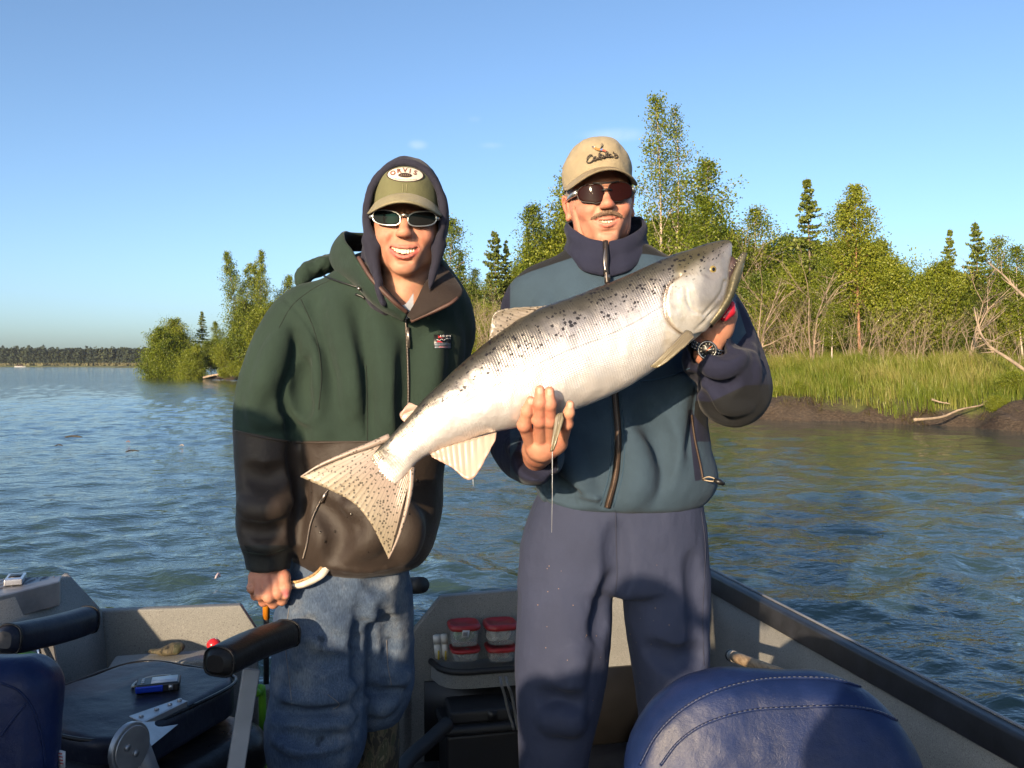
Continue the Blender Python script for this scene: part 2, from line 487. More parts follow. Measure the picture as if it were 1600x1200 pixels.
# ================================================================== trees
def leaf_material(name, c0, c1, c2, trans=.35):
    m = bpy.data.materials.new(name); m.use_nodes = True; nt = m.node_tree
    for n in list(nt.nodes): nt.nodes.remove(n)
    out = nd(nt, 'ShaderNodeOutputMaterial')
    a = attr(nt, 'tint'); oi = nd(nt, 'ShaderNodeObjectInfo')
    f = math_(nt, 'ADD', math_(nt, 'MULTIPLY', a.outputs['Fac'], .8), math_(nt, 'MULTIPLY', oi.outputs['Random'], .25))
    r = ramp(nt, f, [(.1, c0), (.5, c1), (.95, c2)])
    d = nd(nt, 'ShaderNodeBsdfDiffuse'); t = nd(nt, 'ShaderNodeBsdfTranslucent'); g = nd(nt, 'ShaderNodeBsdfGlossy')
    g.inputs['Roughness'].default_value = .45; g.inputs['Color'].default_value = (.8, .8, .8, 1)
    L_(nt, r.outputs[0], d.inputs[0])
    L_(nt, mixc(nt, .5, r.outputs[0], (.24, .27, .02)), t.inputs[0])
    m1 = nd(nt, 'ShaderNodeMixShader'); m1.inputs[0].default_value = trans
    L_(nt, d.outputs[0], m1.inputs[1]); L_(nt, t.outputs[0], m1.inputs[2])
    m2 = nd(nt, 'ShaderNodeMixShader'); m2.inputs[0].default_value = .022
    L_(nt, m1.outputs[0], m2.inputs[1]); L_(nt, g.outputs[0], m2.inputs[2])
    L_(nt, m2.outputs[0], out.inputs['Surface'])
    return m
M_LEAF = leaf_material('leaf_green', (.046, .080, .008), (.130, .172, .013), (.245, .265, .028))
M_LEAF2 = leaf_material('leaf_yellow_green', (.066, .098, .010), (.168, .202, .017), (.285, .30, .035))
M_LEAF_DK = leaf_material('leaf_dark', (.030, .054, .008), (.074, .110, .013), (.15, .185, .025))
M_NEEDLE = leaf_material('needles', (.034, .058, .010), (.095, .125, .018), (.185, .21, .035), .18)
M_BARK = simple('bark_grey', (.16, .125, .095), .9, var=.4, scale=9, bump_s=.5, bump_scale=30, bump_d=.02)
M_BARK_RED = simple('bark_red', (.30, .155, .085), .85, var=.35, scale=8, bump_s=.4, bump_scale=30, bump_d=.02)
M_TWIG = simple('bare_wood', (.27, .205, .145), .85, var=.3, scale=6)
def birch_bark():
    m, nt, b = new_mat('birch_bark')
    n = noise(nt, 3.0, 5, .7, stretch=(1, 1, 5))
    r = ramp(nt, n.outputs[0], [(.33, (.06, .045, .035)), (.42, (.42, .33, .26)), (.75, (.58, .50, .42))])
    L_(nt, r.outputs[0], b.inputs['Base Color']); b.inputs['Roughness'].default_value = .8
    return m
M_BIRCH = birch_bark()

def leaves_to(ge, C, size, g, tint, flat=.0):
    K = len(C)
    d1 = g.normal(0, 1, (K, 3)); d1[:, 2] -= flat; d1 /= np.linalg.norm(d1, axis=1)[:, None]
    d2 = np.cross(d1, g.normal(0, 1, (K, 3))); d2 /= (np.linalg.norm(d2, axis=1)[:, None] + 1e-9)
    s = (size * g.uniform(.6, 1.3, K))[:, None]
    v = np.stack([C - d1 * s, C + d2 * s * .62, C + d1 * s, C - d2 * s * .62], 1).reshape(-1, 3)
    ge.add(v, np.arange(4 * K).reshape(-1, 4), tint=np.repeat(tint, 4))

def limb_path(g, p0, az, rise, length, n=6, curl=.25):
    t = np.linspace(0, 1, n)
    d = np.array([np.cos(az) * np.cos(rise), np.sin(az) * np.cos(rise), np.sin(rise)])
    p = p0 + t[:, None] * length * d
    p[:, 2] += curl * length * t ** 2 * .5
    p += g.normal(0, .03 * length, (n, 3)) * t[:, None]
    return p

def deciduous(seed, H, base=.3, width=.22, n_limb=34, leaves=9, size=.07, clump=.30, shape='cone', stems=1, rise=.75, r0=.09, trunk_vis=True, sub=4, drop=0.):
    g = np.random.default_rng(seed); T, C = Geo(), Geo()
    for st in range(stems):
        h = H * (1 if st == 0 else g.uniform(.72, .93))
        n = 14; t = np.linspace(0, 1, n)
        lean = g.normal(0, .035, 2) * H + (0 if stems == 1 else g.normal(0, .09, 2) * H)
        path = np.stack([lean[0] * t ** 1.4 + g.normal(0, .012 * H) * np.sin(t * 5 + g.random() * 6), lean[1] * t ** 1.4 + g.normal(0, .012 * H) * np.sin(t * 4 + g.random() * 6), h * t], -1)
        rr = r0 * (1 - t * .93) ** .9 * (1 if st == 0 else .75)
        T.tube(path, rr, 7)
        k = int(n_limb * (1 if st == 0 else .7))
        for i in range(k):
            u = base + (1 - base) * ((i + g.random()) / k) ** .95
            if u > .985: u = .985
            p0 = np.array([np.interp(u, t, path[:, j]) for j in range(3)])
            v = (u - base) / (1 - base)
            if shape == 'cone': pr = (1 - v) ** .75 * (.35 + .65 * min(1, v * 5 + .25)) + .07
            elif shape == 'oval': pr = (math.sin(math.pi * min(1, .18 + .80 * v)) ** .8) * (1 - .35 * v) + .06
            else: pr = (1 - v ** 2.2) * .9 + .12
            L = H * width * pr * g.uniform(.6, 1.25)
            az = i * 2.4 + g.normal(0, .5)
            lp = limb_path(g, p0, az, rise * g.uniform(.5, 1.1) - drop * (1 - v), L)
            if trunk_vis: T.tube(lp, np.linspace(max(.010, .3 * np.interp(u, t, rr)), .004, len(lp)), 4, cap=False)
            cl = [lp[3], lp[4], lp[5]]
            for _ in range(sub):
                q = lp[g.integers(1, 6)]
                sp = limb_path(g, q, az + g.normal(0, .9), rise * g.uniform(-.2, .9), L * g.uniform(.25, .5), 4)
                if trunk_vis and g.random() < .6: T.tube(sp, np.linspace(.007, .003, 4), 3, cap=False)
                cl += [sp[2], sp[3]]
            cl = np.array(cl)
            ct = np.clip(g.normal(.5, .22, len(cl)), 0, 1)
            m = max(1, int(leaves * 2.6))
            kk = .42 + .68 * min(1.0, pr); m = max(2, int(m * (.45 + .6 * min(1.0, pr))))
            P = np.repeat(cl, m, 0) + g.normal(0, clump * kk, (len(cl) * m, 3)) * np.array([1, 1, .85])
            leaves_to(C, P, np.full(len(P), size * .70), g, np.clip(np.repeat(ct, m) + g.normal(0, .17, len(P)), 0, 1))
    return T, C

def spruce(seed, H, width=.17, gap=.24, dens=1.0, base=.12, size=.085, thin_top=.0):
    g = np.random.default_rng(seed); T, C = Geo(), Geo()
    t = np.linspace(0, 1, 10)
    path = np.stack([.02 * H * np.sin(t * 3 + seed), .02 * H * np.cos(t * 2.3 + seed) - .02 * H, H * t], -1)
    T.tube(path, .012 * H * (1 - t * .95), 7)
    z = base * H
    while z < H * .985:
        u = z / H
        k = g.integers(4, 7)
        for j in range(k):
            L = H * width * ((1 - u) ** .82 + .03) * g.uniform(.55, 1.3)
            if thin_top and u > 1 - thin_top: L *= .6
            az = g.uniform(0, 6.28)
            n = 6; s = np.linspace(0, 1, n)
            p0 = np.array([np.interp(u, t, path[:, 0]), np.interp(u, t, path[:, 1]), z])
            d = np.array([np.cos(az), np.sin(az), 0])
            p = p0 + s[:, None] * L * d
            p[:, 2] += L * (-.30 * s + .26 * s ** 2 + (u - .4) * .5 * s) + g.normal(0, .02)
            T.tube(p, np.linspace(.016, .004, n) * (1.2 - u), 3, cap=False)
            m = int((22 + 74 * L) * dens)
            w = g.uniform(.12, 1, m); side = g.normal(0, 1, m) * .16 * (1.1 - w * .6) * max(.5, min(1.2, L))
            Q = np.stack([np.interp(w, s, p[:, j2]) for j2 in range(3)], -1)
            Q += side[:, None] * np.array([-d[1], d[0], 0]); Q[:, 2] -= np.abs(side) * .25 + g.uniform(0, .10, m)
            leaves_to(C, Q, np.full(m, size * .8), g, np.clip(g.normal(.45, .2, m) + .15 * (w - .5), 0, 1), flat=.4)
        z += gap * g.uniform(.7, 1.3) * (1.15 - .6 * u)
    return T, C

def bare(seed, H, stems=9, spread=.5, r=.022, forks=5, lean=(0, 0)):
    """leafless grey shrub or dead small tree"""
    g = np.random.default_rng(seed); T = Geo()
    def grow(p, d, L, rad, lvl):
        n = 6; q = [p]
        for i in range(n - 1):
            d = d + g.normal(0, .10, 3); d[2] += .03; d /= np.linalg.norm(d); q.append(q[-1] + d * L / (n - 1))
        q = np.array(q); T.tube(q, np.linspace(rad, rad * .45, n), 5 if lvl == 0 else 3, cap=False)
        if lvl < 3 and L > .2:
            for _ in range(forks if lvl == 0 else g.integers(2, 4)):
                k = g.integers(1, n); dd = d + g.normal(0, .48, 3); dd[2] = abs(dd[2]) * .8 + .1; dd /= np.linalg.norm(dd)
                grow(q[k], dd, L * g.uniform(.35, .62), rad * .5, lvl + 1)
    for _ in range(stems):
        a = g.uniform(0, 6.28); s = abs(g.normal(0, spread))
        d = np.array([np.cos(a) * s + lean[0], np.sin(a) * s + lean[1], 1.0]); d /= np.linalg.norm(d)
        grow(np.array([g.normal(0, .12), g.normal(0, .12), -.05]), d, H * g.uniform(.55, .9), r * g.uniform(.6, 1.2), 0)
    return T

PROTO = {}
def proto(name, T, C, bark, leaf):
    tm = T.build('trunk', bark, smooth=True)
    cm = C.build('crown', leaf) if C is not None else None
    hs = max(np.concatenate(C.v)[:, 2].max() if C else 0, np.concatenate(T.v)[:, 2].max())
    me, ce = tm.data, (cm.data if cm else None)
    bpy.data.objects.remove(tm)
    if cm: bpy.data.objects.remove(cm)
    PROTO[name] = (me, ce, hs)
proto('birch_tall', *deciduous(1, 10, .16, .115, 62, 5, .068, .20, 'oval', 1, .95, .075, sub=4), M_BIRCH, M_LEAF)
proto('birch_twin', *deciduous(12, 10, .15, .105, 56, 4, .066, .19, 'oval', 1, .95, .065, sub=4), M_BIRCH, M_LEAF)
proto('birch_full', *deciduous(23, 8, .28, .19, 60, 10, .075, .24, 'cone', 1, .75, .075), M_BARK_RED, M_LEAF2)
proto('poplar', *deciduous(3, 8, .10, .20, 60, 10, .075, .26, 'cone', 1, .8, .08), M_BARK, M_LEAF)
proto('poplar_b', *deciduous(31, 8, .12, .18, 56, 10, .075, .25, 'cone', 2, .8, .07), M_BARK, M_LEAF2)
proto('aspen', *deciduous(5, 7, .34, .16, 44, 6, .072, .24, 'oval', 1, .85, .06), M_BIRCH, M_LEAF)
proto('alder', *deciduous(6, 4.5, .20, .34, 42, 12, .075, .26, 'round', 3, .75, .045, sub=4), M_BARK, M_LEAF2)
proto('alder_b', *deciduous(61, 4.5, .12, .38, 44, 12, .075, .28, 'round', 3, .7, .045, sub=4), M_BARK, M_LEAF_DK)
proto('willow', *deciduous(8, 5.0, .0, .46, 64, 11, .115, .34, 'round', 4, .45, .06, sub=4, drop=.55), M_BARK, M_LEAF)
proto('cottonwood', *deciduous(9, 11, .10, .20, 58, 7, .115, .30, 'cone', 2, 1.0, .12), M_BARK, M_LEAF)
proto('bush', *deciduous(10, 1.6, .0, .55, 30, 11, .055, .14, 'round', 4, .6, .02, sub=3), M_BARK, M_LEAF2)
proto('spruce', *spruce(2, 8, .20, .26, .62), M_BARK, M_NEEDLE)
proto('spruce_thin', *spruce(21, 8, .17, .28, .6, .10, .08), M_BARK, M_NEEDLE)
proto('spruce_wide', *spruce(22, 8, .27, .28, .65, .10, .09), M_BARK, M_NEEDLE)
proto('dead_spruce', bare(14, 7, 1, .03, .05, 26), None, M_TWIG, None)
proto('shrub', bare(15, 2.9, 8, .30, .017, 4), None, M_TWIG, None)
proto('shrub_b', bare(16, 2.7, 7, .40, .017, 5), None, M_TWIG, None)
proto('dead_tree', bare(17, 4.8, 2, .16, .050, 7), None, M_TWIG, None)
proto('dead_tree_b', bare(18, 4.2, 3, .22, .040, 7), None, M_TWIG, None)

def tree(pn, name, x, y, z, h, rz=0, wide=1.0, tilt=(0, 0), label=None, cat='tree', group=None):
    me, ce, hs = PROTO[pn]
    r = bpy.data.objects.new(name, None); COL.objects.link(r)
    k = h / hs
    r.location = (x, y, z - .05); r.scale = (k * wide, k * wide, k); r.rotation_euler = (tilt[0], tilt[1], rz)
    t = bpy.data.objects.new('stems' if name == 'bare_shrub' else 'trunk', me); COL.objects.link(t); t.parent = r
    if ce:
        c = bpy.data.objects.new('foliage' if name == 'bush' else 'crown', ce); COL.objects.link(c); c.parent = r
    tag(r, label, cat, group)
    return r
def tree_px(pn, name, px, top, inland, rz=0, wide=1.0, **kw):
    x, y, z = on_ray(px, inland)
    h = CZ - (top - HOR) / F * y - z
    return tree(pn, name, x, y, z, max(.4, h), rz, wide, **kw)

# --- trees that can be told apart -------------------------------------------------
TREES = [
 # proto, name, px, top px, inland m, rot, wide, label
 ('birch_tall', 'birch_tree', 1030, 136, 9, .4, 1.0, 'tallest birch of all, thin leaves high above the tan cap'),
 ('birch_twin', 'birch_tree', 1060, 160, 9.8, 2.0, .9, 'second tallest birch with pale stem right of the tallest one'),
 ('aspen', 'aspen_tree', 1093, 240, 10, 1.0, 1.1, 'slim thin-leaved tree between the tall birches and the wide leafy one'),
 ('poplar', 'poplar_tree', 1122, 292, 8.5, 3.0, 1.05, 'wide leafy tree above the salmon snout, right of the birches'),
 ('poplar_b', 'poplar_tree', 880, 235, 10, 2.1, 1.1, 'tall leafy tree rising directly behind the tan cap'),
 ('poplar', 'poplar_tree', 842, 318, 9, 5.2, 1.1, 'leafy tree over the blue jacket shoulder beside the tan cap'),
 ('spruce_thin', 'spruce_tree', 828, 352, 14, 0, .8, 'small dark spruce top peeping out left of the leafy tree behind the blue shoulder'),
 ('spruce_wide', 'spruce_tree', 772, 355, 9.5, 1.2, .85, 'wide spruce with bare tip standing between the two men'),
 ('spruce_thin', 'spruce_tree', 793, 369, 10.5, 4.2, .85, 'narrow spruce just right of the bare-tipped one between the men'),
 ('aspen', 'aspen_tree', 694, 332, 10, 2.4, 1.0, 'tall slim tree half hidden by the navy hood'),
 ('spruce_thin', 'spruce_tree', 722, 388, 12, .3, .9, 'short dark evergreen between the navy hood and the bare-tipped spruce'),
 ('dead_spruce', 'dead_tree', 1157, 328, 11, 2.6, 1.0, 'bare grey dead conifer spike above the salmon jaw'),
 ('aspen', 'aspen_tree', 1192, 313, 11.5, 4.4, 1.15, 'loose feathery tree between the dead conifer spike and the tall spruce'),
 ('spruce', 'spruce_tree', 1257, 276, 9.5, .6, 1.05, 'tallest spruce on the right bank, with pointed clumpy top'),
 ('birch_full', 'birch_tree', 1342, 278, 8.0, 1.9, 1.05, 'big leafy birch with reddish trunk on the right bank'),
 ('aspen', 'birch_tree', 1310, 310, 9.5, .9, 1.0, 'thin tree hugging the left side of the big leafy birch'),
 ('spruce', 'spruce_tree', 1486, 352, 9.5, 3.5, .85, 'left one of the pair of spruces near the right edge'),
 ('spruce_wide', 'spruce_tree', 1522, 340, 10.0, 2.3, .80, 'right one of the pair of spruces near the right edge'),
 ('aspen', 'aspen_tree', 1567, 362, 9.5, 5.4, 1.0, 'sparse leafy tree right of the pair of spruces'),
 ('aspen', 'aspen_tree', 1597, 374, 8.5, 3.9, 1.1, 'sparse leafy tree cut by the right edge of the picture'),
 ('alder', 'alder_tree', 1412, 385, 8.5, .4, .85, 'yellow-green rounded tree right of the big leafy birch'),
 ('alder', 'alder_tree', 1452, 392, 9.0, 2.4, .8, 'rounded tree left of the pair of spruces'),
 ('aspen', 'birch_tree', 1299, 468, 5.5, 2.8, 1.5, 'small young tree with pale trunk in front of the thicket'),
 ('alder', 'alder_tree', 1222, 400, 8.0, 3.3, .8, 'leafy shrubby tree left of the tallest spruce'),
 ('aspen', 'aspen_tree', 1285, 395, 7.0, 1.3, .9, 'slim tree with bare lower stem between the tallest spruce and the big birch'),
]
for pn, nm, px, top, inl, rz, wd, lab in TREES:
    tree_px(pn, nm, px, top, inl, rz, wd, label=lab)
# fill behind
gt = np.random.default_rng(77)
MARKS = [(735, 'the tree half hidden by the navy hood'), (765, 'the short dark evergreen between the men'), (815, 'the bare-tipped spruce between the men'), (865, 'the leafy tree over the blue shoulder'), (930, 'the tall tree behind the tan cap'), (1010, 'the tan cap'),
         (1045, 'the tallest birch'), (1080, 'the second tallest birch'), (1108, 'the slim tree right of the birches'), (1145, 'the wide tree above the salmon'), (1175, 'the dead conifer spike'), (1210, 'the loose feathery tree'), (1240, 'the shrubby tree by the tallest spruce'),
         (1275, 'the tallest spruce'), (1305, 'the slim tree beside the big birch'), (1345, 'the big leafy birch'), (1385, 'the flank of the big birch'), (1430, 'the yellow-green rounded tree'), (1470, 'the rounded tree near two spruces'), (1505, 'the left of two spruces'),
         (1545, 'the right one of two spruces'), (1580, 'the sparse tree right of two spruces'), (1610, 'the sparse tree at the right edge'), (9999, 'the trees beyond the right edge')]
def landmark(px): return next(n for x, n in MARKS if px < x)
FILLN = {'alder': 'yellow-green alder', 'alder_b': 'dark green alder', 'poplar': 'upright leafy poplar', 'aspen': 'airy pale stemmed aspen'}
FILLK = [('alder', 'alder_tree'), ('alder_b', 'alder_tree'), ('poplar', 'poplar_tree'), ('alder_b', 'alder_tree'), ('aspen', 'aspen_tree')]
for i in range(74):
    px = 690 + (i + .5) / 74 * 960
    if 560 < px < 690: continue
    pn, nm = FILLK[i % 5]
    top = np.interp(px, [690, 740, 830, 900, 1000, 1100, 1160, 1250, 1340, 1400, 1500, 1600, 1700], [440, 455, 400, 340, 340, 350, 400, 400, 380, 430, 430, 430, 430]) + gt.normal(0, 16)
    tree_px(pn, nm, px + gt.normal(0, 6), top, gt.uniform(11, 16), gt.uniform(0, 6), gt.uniform(.8, 1.1),
            label=FILLN[pn] + ' massed behind ' + landmark(px), group='broadleaf trees massed behind the right bank')
for i in range(28):
    px = 1150 + i * 17.4 + gt.normal(0, 6)
    tree_px('alder_b' if i % 3 else 'alder', 'alder_tree', px, 455 + gt.normal(0, 22), gt.uniform(8.5, 10.5), gt.uniform(0, 6), gt.uniform(.75, 1.1),
            label=('low dark alder' if i % 3 else 'low yellow-green alder') + ' at the wood edge before ' + landmark(px), group='low alders at the wood edge')
# bare shrubs
SHR = [(1188, 395, 6.6, 'dead_tree', 'bare pale stemmed dead tree right of the salmon jaw'), (1272, 385, 6.6, 'dead_tree', 'tall bare grey forked tree in front of the tallest spruce'),
       (1357, 455, 6.3, 'dead_tree_b', 'bare forked sapling beneath the big leafy birch'), (1418, 480, 7, 'dead_tree_b', 'bare leaning stem right of the big leafy birch'),
       (1512, 395, 6.3, 'dead_tree', 'long bare leaning tree under the pair of spruces')]
for px, top, inl, pn, lab in SHR:
    tree_px(pn, 'dead_tree', px, top, inl, px * .37, 1.0, label=lab)
for i in range(13):
    px = 1165 + [0, 22, 45, 66, 88, 110, 165, 215, 268, 310, 352, 395, 436][i]
    tree_px(['shrub', 'shrub_b'][i % 2], 'bare_shrub', px, 470 + gt.normal(0, 22) - (20 if i < 7 else 0), gt.uniform(5.6, 7.5), gt.uniform(0, 6), .9, cat='shrub',
            label=('upright leafless shrub' if i % 2 == 0 else 'spreading leafless shrub') + ' standing in the grass before ' + landmark(px), group='bare shrubs along the grassy bank')
for i in range(12):
    px = 706 + i * 11.5
    tree_px(['shrub', 'shrub_b'][i % 2], 'bare_shrub', px, 440 + gt.normal(0, 12), gt.uniform(1.5, 4.5), gt.uniform(0, 6), .8, cat='shrub',
            label='leafless tan shrub in the gap between the two men', group='bare shrubs between the two men')
for i in range(11):
    px = 700 + i * 13
    tree_px('alder', 'alder_tree', px, 478 + gt.normal(0, 14), gt.uniform(2, 5), gt.uniform(0, 6), 1.0,
            label='low green alder among the bare shrubs between the two men', group='low alders between the two men')
# leaning dead trees at the right edge
def lean_branch(name, pts, r, label, twigs=6, seed=0):
    g = np.random.default_rng(seed); ge = Geo()
    P = catmull(np.array(pts), 14)
    ge.tube(P, np.linspace(r, r * .35, 14), 7)
    for i in range(twigs):
        k = g.integers(4, 13); d = (P[min(13, k + 1)] - P[k - 1]); d /= np.linalg.norm(d)
        d = d + g.normal(0, .5, 3); d /= np.linalg.norm(d); L = g.uniform(.3, .9) * np.linalg.norm(P[-1] - P[0]) * .3
        ge.tube(np.array([P[k], P[k] + d * L * .5 + g.normal(0, .02, 3), P[k] + d * L]), [r * .4, r * .25, r * .1], 5)
    o = ge.build(name, M_TWIG, smooth=True); tag(o, label, 'branch'); return o
lean_branch('fallen_tree', [W(1612, 586, 22), W(1575, 560, 22.6), W(1545, 540, 23), W(1530, 515, 23.4), W(1522, 480, 23.8)], .05, 'bare dead tree leaning out over the grass at the right edge', 8, 1)
lean_branch('fallen_tree', [W(1618, 478, 22.5), W(1588, 452, 23), W(1568, 430, 23.4), W(1545, 412, 24)], .045, 'bare dead limb slanting across the leaves at the right edge', 6, 2)
lean_branch('driftwood_branch', [W(1428, 656, 19.3), W(1470, 652, 19.5), W(1500, 640, 19.7), W(1530, 634, 19.9), W(1558, 627, 20.1)], .034, 'long bleached branch lying on the muddy bank', 3, 3)
lean_branch('driftwood_branch', [W(1456, 624, 20.6), W(1468, 628, 20.6), W(1485, 631, 20.5)], .025, 'short pale stick in the grass above the long bleached branch', 1, 4)
# bushes at the water edge
for px, top, inl, lab in ((1580, 572, 1.6, 'leafy bush on the bank at the right edge'), (1556, 632, .35, 'yellowish sprig hanging at the water beside the driftwood'), (1216, 605, .9, 'small leafy plant at the top of the mud bank beside the dark sleeve'),
                          (1250, 612, 1.1, 'low leafy clump on the mud bank right of the small leafy plant')):
    tree_px('bush', 'bush', px, top, inl, px, 1.0, cat='bush', label=lab)

# --- the point on the left ----------------------------------------------------------
def tree_at(pn, name, px, d, top, z=.3, rz=0, wide=1.0, **kw):
    x = (px - 800) / F * d
    return tree(pn, name, x, d, z, CZ - (top - HOR) / F * d - z, rz, wide, **kw)
LEFT = [('cottonwood', 'cottonwood_tree', 376, 82, 388, .6, 0, .72, 'tall leafy tree with two tops beside the green sleeve'),
        ('cottonwood', 'cottonwood_tree', 408, 83, 390, .6, 2.2, .66, 'second tall leafy tree touching the green shoulder'),
        ('poplar', 'poplar_tree', 436, 84, 426, .6, 1.2, .9, 'small tree peeping over the green shoulder'),
        ('willow', 'willow_tree', 258, 88, 508, .0, .7, .78, 'broad willow drooping into the water at the tip of the left point'),
        ('willow', 'willow_tree', 300, 85, 535, .0, 2.9, .72, 'second willow hanging low over the water'),
        ('alder', 'alder_tree', 276, 95, 490, .4, 2.0, .95, 'rounded greyish tree behind the drooping willow'),
        ('spruce_thin', 'spruce_tree', 318, 98, 484, .5, .3, 1.2, 'pointed dark tree in the dip of the left point'),
        ('poplar', 'poplar_tree', 345, 92, 500, .5, 4.0, 1.0, 'dull green tree between the pointed dark one and the tall two-topped one'),
        ('alder', 'alder_tree', 350, 83, 520, .4, 3.4, .9, 'bright alder under the tall two-topped tree'),
        ('alder_b', 'alder_tree', 330, 88, 524, .3, 1.0, .9, 'dark alder behind the second willow'),
        ('bush', 'bush', 374, 79, 560, .3, 1.0, 1.1, 'bright green bush on the bank at the green sleeve'),
        ('bush', 'bush', 352, 80.5, 572, .2, 2.0, 1.2, 'low bush by the waterline under the tall two-topped tree')]
for pn, nm, px, d, top, z, rz, wd, lab in LEFT:
    tree_at(pn, nm, px, d, top, z, rz, wd, label=lab, cat='bush' if nm == 'bush' else 'tree')
for i in range(10):
    tree_at(['poplar', 'alder_b', 'alder'][i % 3], ['poplar_tree', 'alder_tree', 'alder_tree'][i % 3], 375 + i * 22, 74 - i * 1.5 + 10, 470 + gt.normal(0, 15), .6, gt.uniform(0, 6), 1.0,
            label='leafy tree on the left point mostly hidden by the green jacket', group='trees hidden behind the green jacket')
lean_branch('driftwood_log', [W(318, 590, 84), W(335, 586, 83.5), W(352, 584, 83), W(362, 588, 82.5)], .12, 'reddish fallen log at the waterline of the left point', 4, 6)

# ------------------------------------------------------------------ grass
def make_grass():
    g = np.random.default_rng(4)
    N = 210000
    s = g.uniform(38, 72, N); t = .35 + 8.6 * g.random(N) ** .95
    bx = np.interp(s, _arc, _bl[:, 0]); by = np.interp(s, _arc, _bl[:, 1])
    nx = np.interp(s, _arc, _nor[:, 0]); ny = np.interp(s, _arc, _nor[:, 1])
    x = bx + nx * t; y = by + ny * t
    cl = vnoise(x * .9, y * .9, x * 0 + 8); cl2 = vnoise(x * 2.7, y * 2.7, x * 0 + 1)
    keep = (t > .62 + .45 * cl + .25 * cl2) & (x / y > .17) & (g.random(N) < .75 + .5 * cl2)
    x, y, t, cl, cl2 = x[keep], y[keep], t[keep], cl[keep], cl2[keep]; n = len(x)
    z = ground_z_fast(x, y, t)
    h = (.26 + .22 * np.clip(t / 4, 0, 1) + .16 * cl2 + .09 * cl) * g.uniform(.5, 1.25, n)
    h = np.clip(h, .15, 1.2)
    a = g.uniform(0, 6.28, n); w = g.uniform(.004, .009, n)
    dx, dy = np.cos(a) * w, np.sin(a) * w
    la = g.uniform(0, 6.28, n); lb = h * g.uniform(.05, .45, n); lx, ly = np.cos(la) * lb - .16 * h, np.sin(la) * lb - .10 * h
    P0 = np.stack([x - dx, y - dy, z - .05], -1); P1 = np.stack([x + dx, y + dy, z - .05], -1)
    M0 = np.stack([x + lx * .35 - dx * .8, y + ly * .35 - dy * .8, z + h * .6], -1); M1 = np.stack([x + lx * .35 + dx * .8, y + ly * .35 + dy * .8, z + h * .6], -1)
    T = np.stack([x + lx, y + ly, z + h * g.uniform(.85, 1, n)], -1)
    v = np.stack([P0, P1, M0, M1, T], 1).reshape(-1, 3); i = np.arange(n)[:, None] * 5
    ge = Geo(); tint = np.clip(.5 + .3 * cl + .2 * cl2 + g.normal(0, .2, n), 0, 1)
    ge.add(v, i + np.array([[0, 1, 3, 2]]), i + np.array([[2, 3, 4]]), tint=np.repeat(tint, 5), tip=np.tile([0, 0, .6, .6, 1], n))
    m = leaf_material('grass_blades', (.055, .095, .010), (.150, .195, .020), (.32, .285, .095), .38)
    tag(ge.build('bank_grass', m), 'tall green grass covering the right bank', kind='stuff')
def make_dry_grass():
    g = np.random.default_rng(14); N = 26000
    s = g.uniform(38, 70, N); t = g.uniform(.12, 1.15, N)
    bx = np.interp(s, _arc, _bl[:, 0]); by = np.interp(s, _arc, _bl[:, 1]); nx = np.interp(s, _arc, _nor[:, 0]); ny = np.interp(s, _arc, _nor[:, 1])
    x = bx + nx * t; y = by + ny * t
    k = (x / y > .17) & (vnoise(x * 1.6, y * 1.6, x * 0 + 3) + .5 * vnoise(x * 5, y * 5, x * 0) > -.05 + (t < .35) * .25); x, y, t = x[k], y[k], t[k]; n = len(x)
    nx, ny = nx[k], ny[k]; z = ground_z_fast(x, y, t); h = g.uniform(.08, .34, n); w = g.uniform(.004, .010, n); a = g.uniform(0, 6.28, n); dx, dy = np.cos(a) * w, np.sin(a) * w
    lx, ly = -nx * h * g.uniform(.1, .9, n) + g.normal(0, .12, n) * h * 2, -ny * h * g.uniform(.1, .9, n) + g.normal(0, .12, n) * h * 2
    v = np.stack([np.stack([x - dx, y - dy, z - .03], -1), np.stack([x + dx, y + dy, z - .03], -1), np.stack([x + lx, y + ly, z + h * g.uniform(-.5, .7, n)], -1)], 1).reshape(-1, 3)
    ge = Geo(); ge.add(v, None, np.arange(3 * n).reshape(-1, 3), tint=np.repeat(np.clip(g.normal(.5, .3, n), 0, 1), 3))
    tag(ge.build('bank_roots', leaf_material('dry_grass', (.035, .022, .012), (.10, .075, .03), (.15, .17, .03), .1)), 'matted roots and dry grass hanging over the mud bank', kind='stuff')
def ground_z_fast(x, y, t):
    out = np.zeros(len(x))
    for k in range(0, len(x), 4000):
        out[k:k + 4000] = ground_z(x[k:k + 4000], y[k:k + 4000])
    return out
make_grass()
make_dry_grass()
